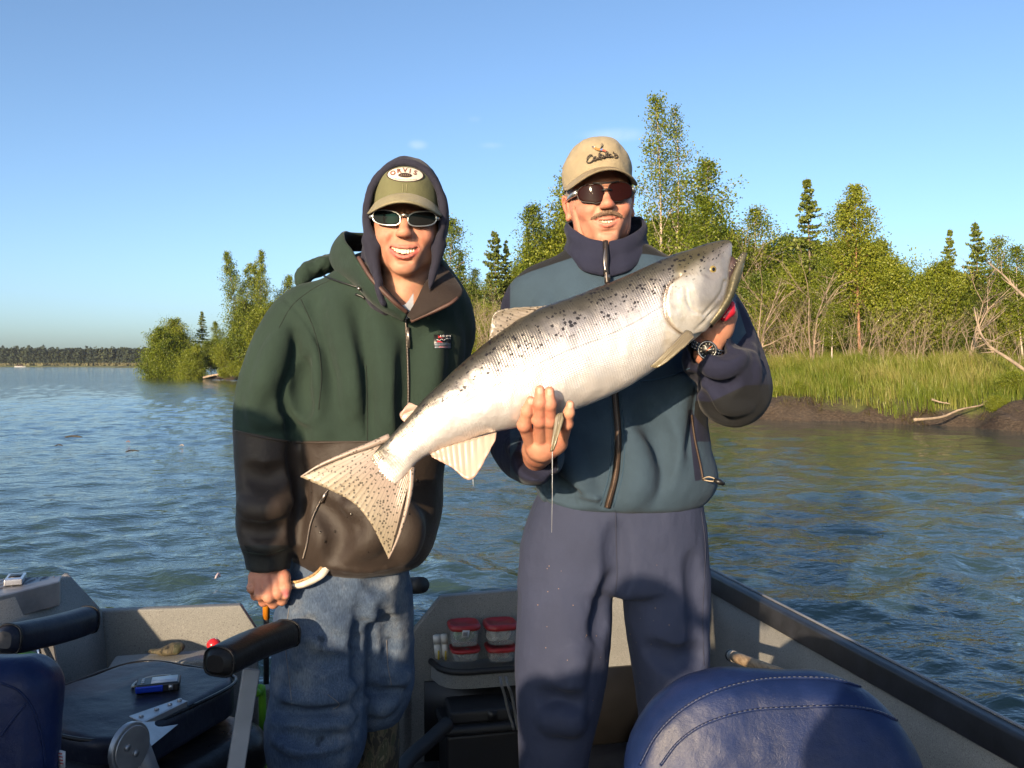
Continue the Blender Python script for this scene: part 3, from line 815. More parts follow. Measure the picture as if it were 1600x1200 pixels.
# ================================================================== solid modelling by distance fields
class SDF:
    def __init__(s, lo, hi, res):
        s.lo = np.array(lo, float); s.res = res
        s.n = np.ceil((np.array(hi) - s.lo) / res).astype(int) + 1
        s.ax = [(s.lo[i] + res * np.arange(s.n[i])).astype(np.float32) for i in range(3)]
        s.f = np.full(s.n, 1.0, np.float32)
    def _put(s, lo, hi, fn, k, op):
        m = k + 2 * s.res
        sl = []
        for i in range(3):
            a = int(np.floor((lo[i] - m - s.lo[i]) / s.res)); b = int(np.ceil((hi[i] + m - s.lo[i]) / s.res)) + 1
            a = max(a, 0); b = min(b, s.n[i])
            if b <= a: return s
            sl.append(slice(a, b))
        sl = tuple(sl)
        X = s.ax[0][sl[0]][:, None, None]; Y = s.ax[1][sl[1]][None, :, None]; Z = s.ax[2][sl[2]][None, None, :]
        d = fn(X, Y, Z).astype(np.float32)
        f = s.f[sl]
        if op == 'u':
            if k > 0:
                h = np.maximum(k - np.abs(f - d), 0) / k; r = np.minimum(f, d) - h * h * k * .25
            else: r = np.minimum(f, d)
        else:
            d = -d if op == 's' else d
            if k > 0:
                h = np.maximum(k - np.abs(f - d), 0) / k; r = np.maximum(f, d) + h * h * k * .25
            else: r = np.maximum(f, d)
        s.f[sl] = r
        return s
    def ell(s, c, r, k=.01, op='u', rot=None):
        c = np.array(c, float); r = np.array(r, float)
        Rm = None if rot is None else np.array(Euler([R_(a) for a in rot]).to_matrix()).T
        R0 = r.max() if rot is not None else r
        def fn(X, Y, Z):
            x, y, z = X - c[0], Y - c[1], Z - c[2]
            if Rm is not None:
                x, y, z = (Rm[i, 0] * x + Rm[i, 1] * y + Rm[i, 2] * z for i in range(3))
            k0 = np.sqrt((x / r[0]) ** 2 + (y / r[1]) ** 2 + (z / r[2]) ** 2)
            k1 = np.sqrt((x / r[0] ** 2) ** 2 + (y / r[1] ** 2) ** 2 + (z / r[2] ** 2) ** 2) + 1e-6
            return k0 * (k0 - 1) / k1
        return s._put(c - R0, c + R0, fn, k, op)
    def cap(s, a, b, ra, rb=None, k=.01, op='u'):
        a = np.array(a, float); b = np.array(b, float); rb = ra if rb is None else rb
        ba = b - a; bb = max(ba @ ba, 1e-9); R = max(ra, rb)
        def fn(X, Y, Z):
            x, y, z = X - a[0], Y - a[1], Z - a[2]
            h = np.clip((x * ba[0] + y * ba[1] + z * ba[2]) / bb, 0, 1)
            return np.sqrt((x - h * ba[0]) ** 2 + (y - h * ba[1]) ** 2 + (z - h * ba[2]) ** 2) - (ra + (rb - ra) * h)
        return s._put(np.minimum(a, b) - R, np.maximum(a, b) + R, fn, k, op)
    def chain(s, pts, rad, k=.01, op='u', n=None):
        pts = np.array(pts, float); rad = np.broadcast_to(np.array(rad, float), (len(pts),))
        if n: 
            q = catmull(np.column_stack([pts, rad]), n); pts, rad = q[:, :3], q[:, 3]
        for i in range(len(pts) - 1): s.cap(pts[i], pts[i + 1], rad[i], rad[i + 1], k, op)
        return s
    def box(s, c, half, rnd=.005, k=.0, op='u', rot=None):
        c = np.array(c, float); half = np.array(half, float)
        Rm = np.eye(3) if rot is None else np.array(Euler([R_(a) for a in rot]).to_matrix()).T
        R0 = np.linalg.norm(half) if rot is not None else half
        def fn(X, Y, Z):
            x, y, z = X - c[0], Y - c[1], Z - c[2]
            q = [np.abs(Rm[i, 0] * x + Rm[i, 1] * y + Rm[i, 2] * z) - half[i] + rnd for i in range(3)]
            return np.sqrt(sum(np.maximum(a, 0) ** 2 for a in q)) + np.minimum(np.maximum(np.maximum(q[0], q[1]), q[2]), 0) - rnd
        return s._put(c - R0, c + R0, fn, k, op)
    def prof(s, rows, k=.01, op='u', p=2.3, rnd=.02):
        """upright tube: rows of (z, cx, cy, half width, half depth)"""
        rows = np.array(sorted(rows), float); zt = rows[:, 0]
        zz = np.linspace(zt[0], zt[-1], 120)
        # smooth interpolation
        tt = np.interp(zz, zt, np.arange(len(zt)))
        q = catmull(rows, 600); o = np.argsort(q[:, 0]); q = q[o]
        def fn(X, Y, Z):
            g = [np.interp(Z, q[:, 0], q[:, i]) for i in range(1, 5)]
            e = (np.abs((X - g[0]) / g[2]) ** p + np.abs((Y - g[1]) / g[3]) ** p + 1e-9) ** (1 / p)
            d = (e - 1) * np.minimum(g[2], g[3])
            dz = np.maximum(zt[0] - Z, Z - zt[-1])
            h = np.maximum(rnd - np.abs(d - dz), 0) / rnd
            return np.maximum(d, dz) + h * h * rnd * .25
        lo = (( rows[:, 1] - rows[:, 3]).min(), (rows[:, 2] - rows[:, 4]).min(), zt[0]); hi = ((rows[:, 1] + rows[:, 3]).max(), (rows[:, 2] + rows[:, 4]).max(), zt[-1])
        return s._put(lo, hi, fn, k, op)
    def at(s, p):
        i = np.clip(np.round((np.asarray(p) - s.lo) / s.res).astype(int), 0, s.n - 1)
        return s.f[tuple(i.T)] if i.ndim > 1 else s.f[tuple(i)]
    def hit(s, px, py, off=0.0):
        """first point of the solid on the sight line of a photo pixel"""
        d = np.arange(s.ax[1][0], s.ax[1][-1], s.res * .5)
        p = np.stack([W(px, py, x) for x in d]); f = s.at(p)
        i = np.argmax(f < 0)
        if f[i] >= 0: i = int(np.argmin(f))
        return p[i] + np.array([0, off, 0])
    def covers(s, px, py):
        d = np.arange(s.ax[1][0], s.ax[1][-1], s.res); return (s.at(np.stack([W(px, py, x) for x in d])) < -s.res * .5).any()
    def fold(s, pix, r, k=.02, op='u', off=0.0, n=10):
        """ridge (or groove) drawn along pixels on the present surface"""
        q = catmull(np.array(pix, float), n)
        off = off + .42 * r if op == 'u' else off - .50 * r
        q = np.array([p for p in q if s.covers(p[0], p[1])])
        if len(q) < 4: return s
        n = len(q); P = np.stack([s.hit(a, b, off) for a, b in q])
        t = np.linspace(0, 1, n); rad = r * (.35 + .65 * np.sin(np.pi * np.clip(t, .02, .98)))
        P[1:-1] = .25 * P[:-2] + .5 * P[1:-1] + .25 * P[2:]
        return s.chain(P, rad, k * 1.25, op)
    def mesh(s):
        f = s.f; sg = f < 0
        c = [sg[a:a - 1 or None, b:b - 1 or None, d:d - 1 or None] for a in (0, 1) for b in (0, 1) for d in (0, 1)]
        cnt = sum(x.astype(np.int8) for x in c)
        act = (cnt > 0) & (cnt < 8)
        I = np.argwhere(act)
        idx = np.full(act.shape, -1, np.int64); idx[act] = np.arange(len(I))
        acc = np.zeros((len(I), 3)); num = np.zeros(len(I))
        crn = [(a, b, d) for a in (0, 1) for b in (0, 1) for d in (0, 1)]
        val = [f[I[:, 0] + a, I[:, 1] + b, I[:, 2] + d] for a, b, d in crn]
        for i in range(8):
            for j in range(i + 1, 8):
                df = [crn[j][q] - crn[i][q] for q in range(3)]
                if sum(abs(x) for x in df) != 1: continue
                m = (val[i] < 0) != (val[j] < 0)
                t = val[i][m] / (val[i][m] - val[j][m])
                acc[m] += np.array(crn[i]) + t[:, None] * np.array(df); num[m] += 1
        V = s.lo + (I + acc / num[:, None]) * s.res
        Q = []
        for ax in range(3):
            a = [slice(None)] * 3; b = [slice(None)] * 3; a[ax] = slice(0, -1); b[ax] = slice(1, None)
            e = sg[tuple(a)] != sg[tuple(b)]
            u, v = [q for q in range(3) if q != ax]
            E = np.argwhere(e)
            E = E[(E[:, u] > 0) & (E[:, v] > 0) & (E[:, u] < s.n[u] - 1) & (E[:, v] < s.n[v] - 1)]
            if not len(E): continue
            du = np.zeros(3, int); du[u] = 1; dv = np.zeros(3, int); dv[v] = 1
            quad = np.stack([idx[tuple((E - x).T)] for x in (du + dv, dv, 0 * du, du)], -1)
            flip = sg[tuple(E.T)] if ax != 1 else ~sg[tuple(E.T)]
            quad[~flip] = quad[~flip][:, ::-1]
            Q.append(quad)
        Q = np.concatenate(Q)
        return V, Q

def vnormals(V, Q):
    n = np.zeros_like(V); fn = np.cross(V[Q[:, 2]] - V[Q[:, 0]], V[Q[:, 3]] - V[Q[:, 1]])
    for i in range(4): np.add.at(n, Q[:, i], fn)
    return n / (np.linalg.norm(n, axis=1)[:, None] + 1e-12)
def relax(V, Q, it=1, lam=.5):
    for _ in range(it):
        a = np.zeros_like(V); c = np.zeros(len(V))
        for i in range(4):
            for j in (Q[:, (i + 1) % 4], Q[:, (i - 1) % 4]):
                np.add.at(a, Q[:, i], V[j]); np.add.at(c, Q[:, i], 1)
        V = V + lam * (a / np.maximum(c, 1)[:, None] - V)
    return V
from mathutils.bvhtree import BVHTree
class Surf:
    """lets seams, zips and badges be laid onto a finished mesh"""
    def __init__(s, V, Q): s.t = BVHTree.FromPolygons([tuple(v) for v in V], [tuple(int(i) for i in q) for q in Q])
    def pix(s, px, py, lift=.001, dmin=.3):
        o = Vector((0, 0, CZ)); d = (WV(px, py, 1.0) - o).normalized()
        h = s.t.ray_cast(o + d * dmin, d)
        if h[0] is None: return None
        n = h[1] if h[1].dot(d) < 0 else -h[1]
        return np.array(h[0] + n * lift), np.array(n)
    def line(s, pix, n=20, lift=.001):
        q = catmull(np.array(pix, float), n); out = []
        for a, b in q:
            h = s.pix(a, b, lift)
            if h: out.append(h[0])
        return np.array(out)
# ================================================================== skin
def skin_mat(name, rough=.50):
    m, nt, b = new_mat(name)
    a = attr(nt, 'col')
    n = noise(nt, 160, 3, .6); n2 = noise(nt, 28, 3, .6)
    c = mixc(nt, .32, a.outputs['Color'], ramp(nt, n2.outputs[0], [(.35, (.33, .10, .065)), (.65, (.54, .31, .20))]).outputs[0])
    L_(nt, c, b.inputs['Base Color'])
    b.inputs['Roughness'].default_value = rough + .08; b.inputs['Specular IOR Level'].default_value = .35
    sw = sock(b, 'Subsurface Weight', 'Subsurface'); sw.default_value = .06
    b.inputs['Subsurface Radius'].default_value = (.010, .004, .002)
    if 'Subsurface Scale' in b.inputs: b.inputs['Subsurface Scale'].default_value = .6
    n3 = noise(nt, 620, 2); bump(nt, b, math_(nt, 'ADD', n.outputs[0], math_(nt, 'MULTIPLY', n3.outputs[0], .7)), .22, .0016)
    return m
M_SKIN = skin_mat('skin')
def rotm(roll=0, yaw=0, pitch=0):
    """roll: anticlockwise in the picture; yaw: towards the picture's right; pitch: looking up"""
    a, y, p = R_(roll), R_(yaw), R_(pitch)
    Rr = np.array([[math.cos(a), 0, -math.sin(a)], [0, 1, 0], [math.sin(a), 0, math.cos(a)]])
    Ry = np.array([[math.cos(y), -math.sin(y), 0], [math.sin(y), math.cos(y), 0], [0, 0, 1]])
    Rp = np.array([[1, 0, 0], [0, math.cos(p), math.sin(p)], [0, -math.sin(p), math.cos(p)]])
    return Rr @ Ry @ Rp
class Head:
    """face looks along -y; eyes at z=0, chin at -.118, crown at .113 (metres)"""
    def __init__(s, pos, roll, yaw, pitch, scale=1.0):
        s.pos = np.array(pos); s.R = rotm(roll, yaw, pitch); s.k = scale
    def w(s, p): return (np.asarray(p, float) * s.k) @ s.R.T + s.pos
def gauss(V, c, r): return np.exp(-(((V - np.array(c)) / np.array(r)) ** 2).sum(1))
def build_head(kind):
    s = SDF((-.105, -.14, -.235), (.105, .13, .13), .0021)
    thin = kind == 'older'
    s.ell((0, .014, .02), (.075, .094, .092), 0)
    s.ell((0, -.018, -.045), (.061 if thin else .0615, .068, .072), .03)
    s.ell((0, -.040, .038), (.058, .045, .035), .03)                       # forehead
    s.ell((0, -.024, -.022), (.0655, .064, .062), .03)                       # middle of the face
    s.ell((0, -.066, -.104), (.025, .020, .0165), .03)                      # chin
    for x in (-1, 1):
        s.ell((x * .044, -.005, -.078), (.018, .032, .018), .03)            # jaw corner
        s.ell((x * .036, -.069, -.036), (.021, .018, .0155), .022)           # cheek, raised by the smile
        s.ell((x * .026, -.082, .016), (.022, .009, .007), .018)            # brow
        s.ell((x * .030, -.094, -.003), (.017, .014, .011), .012, 's')      # eye socket
        s.ell((x * .030, -.078, -.002), (.0125, .0125, .0115), .004)        # eyeball under the glasses
        s.ell((x * .0125, -.103, -.034), (.0070, .0110, .0066), .006)        # nostril wing
        s.ell((x * .0065, -.108, -.0405), (.0032, .004, .003), .002, 's')
        s.cap((x * .019, -.101, -.028), (x * .037, -.083, -.062), .0050, .0035, .007, 's')   # smile fold
    s.chain([(0, -.084, .016), (0, -.098, -.008), (0, -.113, -.030)], (.0080, .0082, .0105), .012)
    s.ell((0, -.114, -.031), (.0108, .0095, .0086), .008)
    # mouth: open smile
    up, lo = [], []
    wdt = .0355 if kind == 'young' else .0320; dl = .0835 if kind == 'young' else .0800
    for t in np.linspace(-1, 1, 9):
        x = wdt * t; y = -.0935 + .020 * t * t
        up.append((x, y, -.0615 + .0075 * t * t)); lo.append((x * .95, y + .0015, -dl + (dl - .0575) * t * t + (.003 if thin else 0)))
    mid = [( (a[0] + b[0]) / 2, a[1] + .006, (a[2] + b[2]) / 2) for a, b in zip(up, lo)]
    s.ell((0, -.071, -.068), (.034, .016, .022), .02)                       # muzzle
    hz = [max(.0015, .5 * (a[2] - b[2]) - .001) for a, b in zip(up, lo)]
    for m_, h in zip(mid, hz): s.ell((m_[0], m_[1] - .002, m_[2]), (.0055, .016, max(.0025, h)), .002, 's') if h > .0022 else None
    s.chain(up, [.0022, .0027, .0031, .0034, .003, .0034, .0031, .0027, .0022], .003)
    s.chain(lo, [.0024, .0033, .0041, .0046, .0048, .0046, .0041, .0033, .0024], .003)
    s.ell((0, -.086, -.091), (.017, .006, .0035), .008, 's')               # below the lip
    for x in (-1, 1):
        # ear
        if kind == 'older':
            s.ell((x * .078, .012, -.010), (.010, .019, .032), .006, rot=(0, x * 14, 0))
            s.ell((x * .085, .004, -.006), (.005, .010, .019), .005, 's')
            s.ell((x * .079, .006, -.036), (.006, .010, .010), .006)
            s.cap((x * .068, -.045, -.028), (x * .056, -.040, -.085), .004, .003, .008, 's')  # crease of the cheek
    # neck
    s.cap((0, .018, -.07), (0, .040, -.235), .053, .058, .02)
    s.ell((0, -.012, -.155), (.010, .012, .014), .02)
    if kind == 'young': s.f = np.maximum(s.f, (-.196 - s.ax[2])[None, None, :])
    V, Q = s.mesh(); V = relax(V, Q, 1, .3)
    # colour of the skin itself
    if kind == 'young': base, red = np.array((.48, .235, .152)), np.array((.49, .140, .090))
    else: base, red = np.array((.47, .216, .146)), np.array((.48, .118, .078))
    c = np.repeat(base[None], len(V), 0)
    def mix(w, col): 
        nonlocal c
        c = c * (1 - w[:, None]) + np.array(col) * w[:, None]
    for x in (-1, 1): mix(.55 * gauss(V, (x * .043, -.08, -.036), (.022, .03, .02)), red)
    mix(.75 * gauss(V, (0, -.115, -.030), (.015, .02, .016)), red)
    mix(.3 * gauss(V, (0, -.08, .05), (.05, .05, .03)), red)
    if kind == 'older':
        for x in (-1, 1): mix(.6 * gauss(V, (x * .082, .01, -.01), (.012, .03, .04)), red)
    st = np.clip(gauss(V, (0, -.07, -.095), (.05, .05, .03)) + gauss(V, (0, -.10, -.054), (.03, .03, .008)), 0, 1)
    spk = .5 + .5 * vnoise(V[:, 0] * 700, V[:, 1] * 700, V[:, 2] * 700)
    mix(st * (.22 if kind == 'young' else .48) * spk, (.20, .13, .10))
    # lips
    def near(path):
        P = np.array(path); d = np.full(len(V), 9.)
        for a, b in zip(P[:-1], P[1:]):
            ab = b - a; h = np.clip(((V - a) @ ab) / (ab @ ab), 0, 1); d = np.minimum(d, np.linalg.norm(V - a - h[:, None] * ab, axis=1))
        return d
    lipw = np.clip(2.4 - near(lo) / .0040, 0, 1) ; mix(.92 * lipw, (.50, .085, .085) if kind == 'young' else (.48, .12, .10))
    lipw = np.clip(2.2 - near(up) / .0034, 0, 1); mix(.8 * lipw, (.46, .13, .11))
    inside = np.zeros(len(V))
    for m_, h in zip(mid, hz): inside = np.maximum(inside, np.exp(-((V[:, 0] - m_[0]) / .006) ** 2 - ((V[:, 2] - m_[2]) / (h + .002)) ** 4) * (V[:, 1] > m_[1] - .003) * (V[:, 1] < -.05))
    mix(np.clip(inside, 0, 1), (.10, .02, .02))
    # teeth
    ge = Geo()
    nT = 12 if kind == 'young' else 10
    for i in range(nT):
        t = (i - (nT - 1) / 2) / ((nT - 1) / 2) * .86
        if kind == 'older' and abs(t) > .7: continue
        x = wdt * t; y = -.0875 + .020 * t * t
        zt = -.0600 + .0075 * t * t; hgt = (.0165 if kind == 'young' else .0115) * (1 - .35 * abs(t)) * (1.0 if i % 2 else .93)
        wd = .0066 * (1 - .22 * abs(t)) - (.0009 if (kind == 'older' and i in (4, 5)) else 0)
        a = -2 * .020 * t / wdt * .6
        rot = np.array([[math.cos(a), -math.sin(a), 0], [math.sin(a), math.cos(a), 0], [0, 0, 1]])
        ge.box((x + (.0007 if i == 5 and kind == 'older' else 0), y, zt - hgt / 2), (wd, .004, hgt), rot=rot)
    return V, Q, c, ge
HEADS = {}
def head_into(kind, H):
    if kind not in HEADS: HEADS[kind] = build_head(kind)
    V, Q, c, ge = HEADS[kind]
    return H.w(V), Q, c, ge
M_TEETH = simple('teeth', (.74, .63, .45), .25, var=.05)
def place_geo(ge, H):
    g2 = Geo(); g2.v = [H.w(v) for v in ge.v]; g2.q, g2.t, g2.n, g2.a = ge.q, ge.t, ge.n, ge.a
    return g2
# ================================================================== cloth
def cloth(name, zones, rough=.9, sheen=.25, grain=900, grain_s=.25, wear=.12, wscale=9, spec=.25, fine=None):
    """zones: list of (attribute or None, colour); a zone shows where its attribute > 0"""
    m, nt, b = new_mat(name)
    col = None
    for z, c in zones:
        c = np.array(c)
        n = noise(nt, wscale, 5, .6)
        cc = ramp(nt, n.outputs[0], [(.3, tuple(c * (1 - wear))), (.7, tuple(c * (1 + wear)))]).outputs[0]
        col = cc if z is None else mixc(nt, sstep(nt, attr(nt, z).outputs['Fac'], -.0012, .0012), col, cc)
    L_(nt, col, b.inputs['Base Color'])
    b.inputs['Roughness'].default_value = rough
    b.inputs['Sheen Weight'].default_value = sheen; b.inputs['Sheen Roughness'].default_value = .4
    b.inputs['Specular IOR Level'].default_value = spec
    n1 = noise(nt, grain, 2); n2 = noise(nt, 35, 4, .6)
    h = math_(nt, 'ADD', math_(nt, 'MULTIPLY', n1.outputs[0], .0012), math_(nt, 'MULTIPLY', n2.outputs[0], .004))
    bump(nt, b, h, grain_s * 2, 1.0)
    return m, nt, b
M_GREEN, _, _ = cloth('green_fleece', [(None, (.018, .033, .025)), ('brown', (.031, .023, .019)), ('cuff', (.012, .013, .013))], sheen=.08)
_n = M_GREEN.node_tree; _b = _n.nodes['Principled BSDF']
# the nylon part is smoother than the fleece
L_(_n, math_(_n, 'SUBTRACT', .92, math_(_n, 'MULTIPLY', sstep(_n, attr(_n, 'brown').outputs['Fac'], -.001, .001), .42)), _b.inputs['Roughness'])
M_BROWN, _, _ = cloth('brown_nylon', [(None, (.045, .034, .028))], rough=.55, sheen=.05)
M_BROWNDK, _, _ = cloth('dark_brown_lining', [(None, (.022, .015, .013))], rough=.8, sheen=.1)
M_NAVYHOOD, _, _ = cloth('navy_sweatshirt', [(None, (.020, .020, .034))], sheen=.08)
M_TEAL, _, _ = cloth('teal_fleece', [(None, (.034, .058, .086)), ('navy', (.014, .016, .036)), ('black', (.011, .012, .014))], sheen=.05, rough=.92)
M_NAVY, _, _ = cloth('navy_fleece', [(None, (.016, .018, .038))], sheen=.05)
M_PANTS, _, _ = cloth('slate_trousers', [(None, (.031, .039, .076))], rough=.78, sheen=.03, wear=.10, wscale=6)
M_WHITECLOTH = simple('pocket_cotton', (.62, .56, .46), .9, scale=40)
M_GREYSHIRT = simple('grey_tshirt', (.32, .34, .38), .9)
M_BLACK = simple('black_plastic', (.010, .010, .011), .4)
M_BLACKR = simple('black_rubber', (.014, .014, .015), .6)
M_ZIP = simple('zip_teeth', (.045, .035, .030), .35, .5)
M_ZIPMETAL = simple('zip_metal', (.32, .28, .25), .3, .9)
M_SILVER = simple('silver_frame', (.62, .60, .55), .28, .9)
def denim():
    m, nt, b = new_mat('blue_denim')
    n = noise(nt, 5, 5, .65); n2 = noise(nt, 420, 3, .7, stretch=(1, 1, .22)); n3 = noise(nt, 16, 4, .6)
    c = ramp(nt, n.outputs[0], [(.30, (.024, .046, .100)), (.5, (.066, .096, .150)), (.70, (.18, .20, .225))]).outputs[0]
    c = mixc(nt, .75, c, ramp(nt, n2.outputs[0], [(.3, (.45, .45, .5)), (.7, (1.35, 1.35, 1.3))]).outputs[0], 'MULTIPLY')
    spots = ramp(nt, noise(nt, 22, 2, .4).outputs[0], [(.72, 1.0), (.78, .30)]).outputs[0]
    c = mixc(nt, .8, c, spots, 'MULTIPLY')
    L_(nt, c, b.inputs['Base Color']); b.inputs['Roughness'].default_value = .92
    b.inputs['Specular IOR Level'].default_value = .2
    h = math_(nt, 'ADD', math_(nt, 'MULTIPLY', n2.outputs[0], .0012), math_(nt, 'MULTIPLY', n3.outputs[0], .006))
    bump(nt, b, h, .6, 1.0)
    return m
M_DENIM = denim()
def camo():
    m, nt, b = new_mat('camouflage')
    n = noise(nt, 26, 4, .6, stretch=(1.6, 1, .6), dist=1.2)
    c = ramp(nt, n.outputs[0], [(.36, (.018, .016, .010)), (.46, (.075, .062, .036)), (.56, (.035, .038, .018)), (.68, (.12, .10, .065))])
    c.color_ramp.interpolation = 'CONSTANT'
    L_(nt, c.outputs[0], b.inputs['Base Color']); b.inputs['Roughness'].default_value = .75
    return m
M_CAMO = camo()

def prow(py, xl, xr, d, b):
    l, r = W(xl, py, d), W(xr, py, d); return (l[2], (l[0] + r[0]) / 2, d, (r[0] - l[0]) / 2, b)
def topix(V): return 800 + V[:, 0] / V[:, 1] * F, HOR - (V[:, 2] - CZ) / V[:, 1] * F
def segdist2(px, py, line):
    """signed distance in pixels to a polyline: > 0 below/right of it when the line runs left to right"""
    L = np.array(line, float); best = np.full(len(px), 1e9); sg = np.zeros(len(px))
    for a, b in zip(L[:-1], L[1:]):
        ab = b - a; h = np.clip(((px - a[0]) * ab[0] + (py - a[1]) * ab[1]) / (ab @ ab), 0, 1)
        dx, dy = px - a[0] - h * ab[0], py - a[1] - h * ab[1]; d = np.hypot(dx, dy)
        s = np.sign(ab[0] * (py - a[1]) - ab[1] * (px - a[0]))
        m = d < best; best = np.where(m, d, best); sg = np.where(m, s, sg)
    return best * sg
def inpoly(px, py, poly):
    P = np.array(poly, float); ins = np.zeros(len(px), bool); d = np.full(len(px), 1e9)
    for a, b in zip(P, np.roll(P, -1, 0)):
        c = ((a[1] > py) != (b[1] > py)) & (px < (b[0] - a[0]) * (py - a[1]) / (b[1] - a[1] + 1e-12) + a[0]); ins ^= c
        ab = b - a; h = np.clip(((px - a[0]) * ab[0] + (py - a[1]) * ab[1]) / (ab @ ab + 1e-9), 0, 1)
        d = np.minimum(d, np.hypot(px - a[0] - h * ab[0], py - a[1] - h * ab[1]))
    return np.where(ins, d, -d)
PXM = 1 / 660.
def wrinkle(V, Q, amp, scale, seed=0, stretch=(1, 1, 1)):
    n = vnormals(V, Q)
    d = fbm(V[:, 0] * scale * stretch[0] + seed, V[:, 1] * scale * stretch[1], V[:, 2] * scale * stretch[2], 3)
    return V + n * (d * amp)[:, None]

# ------------------------------------------------------------------ hands and core body
def hand(parts, lo, hi, res=.0014):
    s = SDF(lo, hi, res)
    return s
def hand_sdf(pal, fingers, tips, extra=None, res=.0014, flat=None):
    allp = np.concatenate([np.array([W(*q[:3]) for q in pal])] + [np.array([W(*q[:3]) for q in f]) for f in fingers])
    s = SDF(allp.min(0) - .045, allp.max(0) + .045, res)
    s.chain([W(*q[:3]) for q in pal], [q[3] for q in pal], .012)
    for f in fingers:
        P = [W(*q[:3]) for q in f]
        s.chain(P, [q[3] * 1.12 for q in f], .0035)
        for q, w_ in zip(P[1:-1], f[1:-1]): s.ell(q, np.full(3, w_[3] * 1.19), .006)       # knuckles
    return s
def hand_mesh(s, nails, base=(.44, .19, .12), knuck=()):
    V, Q = s.mesh(); V = relax(V, Q, 1, .3)
    c = np.repeat(np.array(base)[None], len(V), 0)
    n = fbm(V[:, 0] * 60, V[:, 1] * 60, V[:, 2] * 60, 2)
    c *= (1 + .12 * n)[:, None]
    def mix(w, col):
        nonlocal c; c = c * (1 - w[:, None]) + np.array(col) * w[:, None]
    for k in knuck: mix(.45 * gauss(V, W(*k), (.012, .012, .012)), (.42, .13, .09))
    for (p, r, col) in nails:
        g_ = ((V - W(*p)) / np.array(r)); mix(.85 * np.clip(2.0 - 1.6 * (g_ ** 2).sum(1), 0, 1), col)
    return V, Q, c
def join(*ms):
    Vs, Qs, Cs, n = [], [], [], 0
    for V, Q, c in ms:
        Vs.append(V); Qs.append(Q + n); Cs.append(c if c.ndim == 2 else np.repeat(c[None], len(V), 0)); n += len(V)
    return np.concatenate(Vs), np.concatenate(Qs), np.concatenate(Cs)
def core(chains, lo, hi, res=.012):
    s = SDF(lo, hi, res)
    for pts in chains: s.chain([W(*p[:3]) for p in pts], [p[3] for p in pts], .03)
    V, Q = s.mesh(); return V, Q, np.array((.42, .21, .145))

# ------------------------------------------------------------------ caps and glasses
def cap_crown(zr=.045, h=.082, a=.080, b=.101, drop=.020, n=72, m=26, wr=.0, yc=.004, seed=0, lean=.0):
    ph = np.linspace(0, 2 * np.pi, n, endpoint=False); v = np.linspace(0, 1, m)
    PH, Vv = np.meshgrid(ph, v, indexing='ij')
    front = np.clip(np.cos(PH), 0, 1)
    e = 2.7 + .9 * front
    rad = (1 - np.clip(Vv, 0, 1) ** e) ** (1 / 2.25)
    seam = 1 - .010 * np.exp(-((np.abs(np.mod(PH + np.pi / 6 * 0, np.pi / 3) - np.pi / 6) - np.pi / 6) / .05) ** 2) * Vv
    x = a * np.sin(PH) * rad * seam; y = yc - b * np.cos(PH) * rad * seam
    z = zr + h * Vv - drop * np.sin(PH) ** 2 * (1 - Vv) - .012 * np.clip(-np.cos(PH), 0, 1) * (1 - Vv)
    if wr:
        q = fbm(np.cos(PH) * 2.2 + seed, np.sin(PH) * 2.2, Vv * 3.0, 3) * wr * np.sin(np.pi * np.clip(Vv, 0, 1)) ** .6
        x *= 1 + q; y *= 1 + q; z += q * .05
    return np.stack([x, y, z], -1)
def cap_brim(zr=.045, a=.080, b=.101, drop=.020, length=.064, droop=.020, n=40, m=12, span=78, yc=.004, bow=.012):
    u = np.linspace(-1, 1, n); w = np.linspace(-.06, 1, m)
    U, Wd = np.meshgrid(u, w, indexing='ij'); PH = R_(span) * U
    edge = (1 - np.abs(U) ** 3.2) ** .6
    x = a * np.sin(PH) * (1 + .10 * np.clip(Wd, 0, 1)); y = yc - b * np.cos(PH) - length * Wd * edge * (.55 + .45 * np.cos(PH))
    z = zr - drop * np.sin(PH) ** 2 - droop * Wd * edge - bow * Wd * edge * (np.abs(U) ** 2)
    return np.stack([x, y, z], -1)
def lens_patch(cx, hw, hh, y0=-.104, wrap=4.2, z0=0, p=3.0, n=28, m=8, droop=0, tilt=0):
    th = np.linspace(0, 2 * np.pi, n, endpoint=False); r = np.linspace(0, 1, m)
    T, Rr = np.meshgrid(th, r, indexing='ij')
    c, s_ = np.cos(T), np.sin(T)
    k = (np.abs(c) ** p + np.abs(s_) ** p) ** (-1 / p)
    sx = np.sign(cx)
    X = hw * Rr * k * c; Z = hh * Rr * k * s_
    Z = Z * (1 - .22 * (X * sx / hw) * (droop)) - droop * .004 * (X * sx < 0)
    x = cx + X; z = z0 + Z + tilt * X * sx
    y = y0 + wrap * x ** 2 + 1.2 * Z ** 2
    return np.stack([x, y, z], -1)
M_LENS, _nt, _b2 = new_mat('dark_lens')
_b2.inputs['Base Color'].default_value = (.012, .012, .013, 1); _b2.inputs['Roughness'].default_value = .04
_b2.inputs['IOR'].default_value = 1.36
_b2.inputs['Specular Tint'].default_value = (.25, .8, .7, 1); _b2.inputs['Specular IOR Level'].default_value = .12
M_LENSR, _nt, _b2 = new_mat('brown_lens')
_b2.inputs['Specular IOR Level'].default_value = .14; _b2.inputs['Base Color'].default_value = (.016, .004, .003, 1); _b2.inputs['Roughness'].default_value = .06
_b2.inputs['IOR'].default_value = 1.30

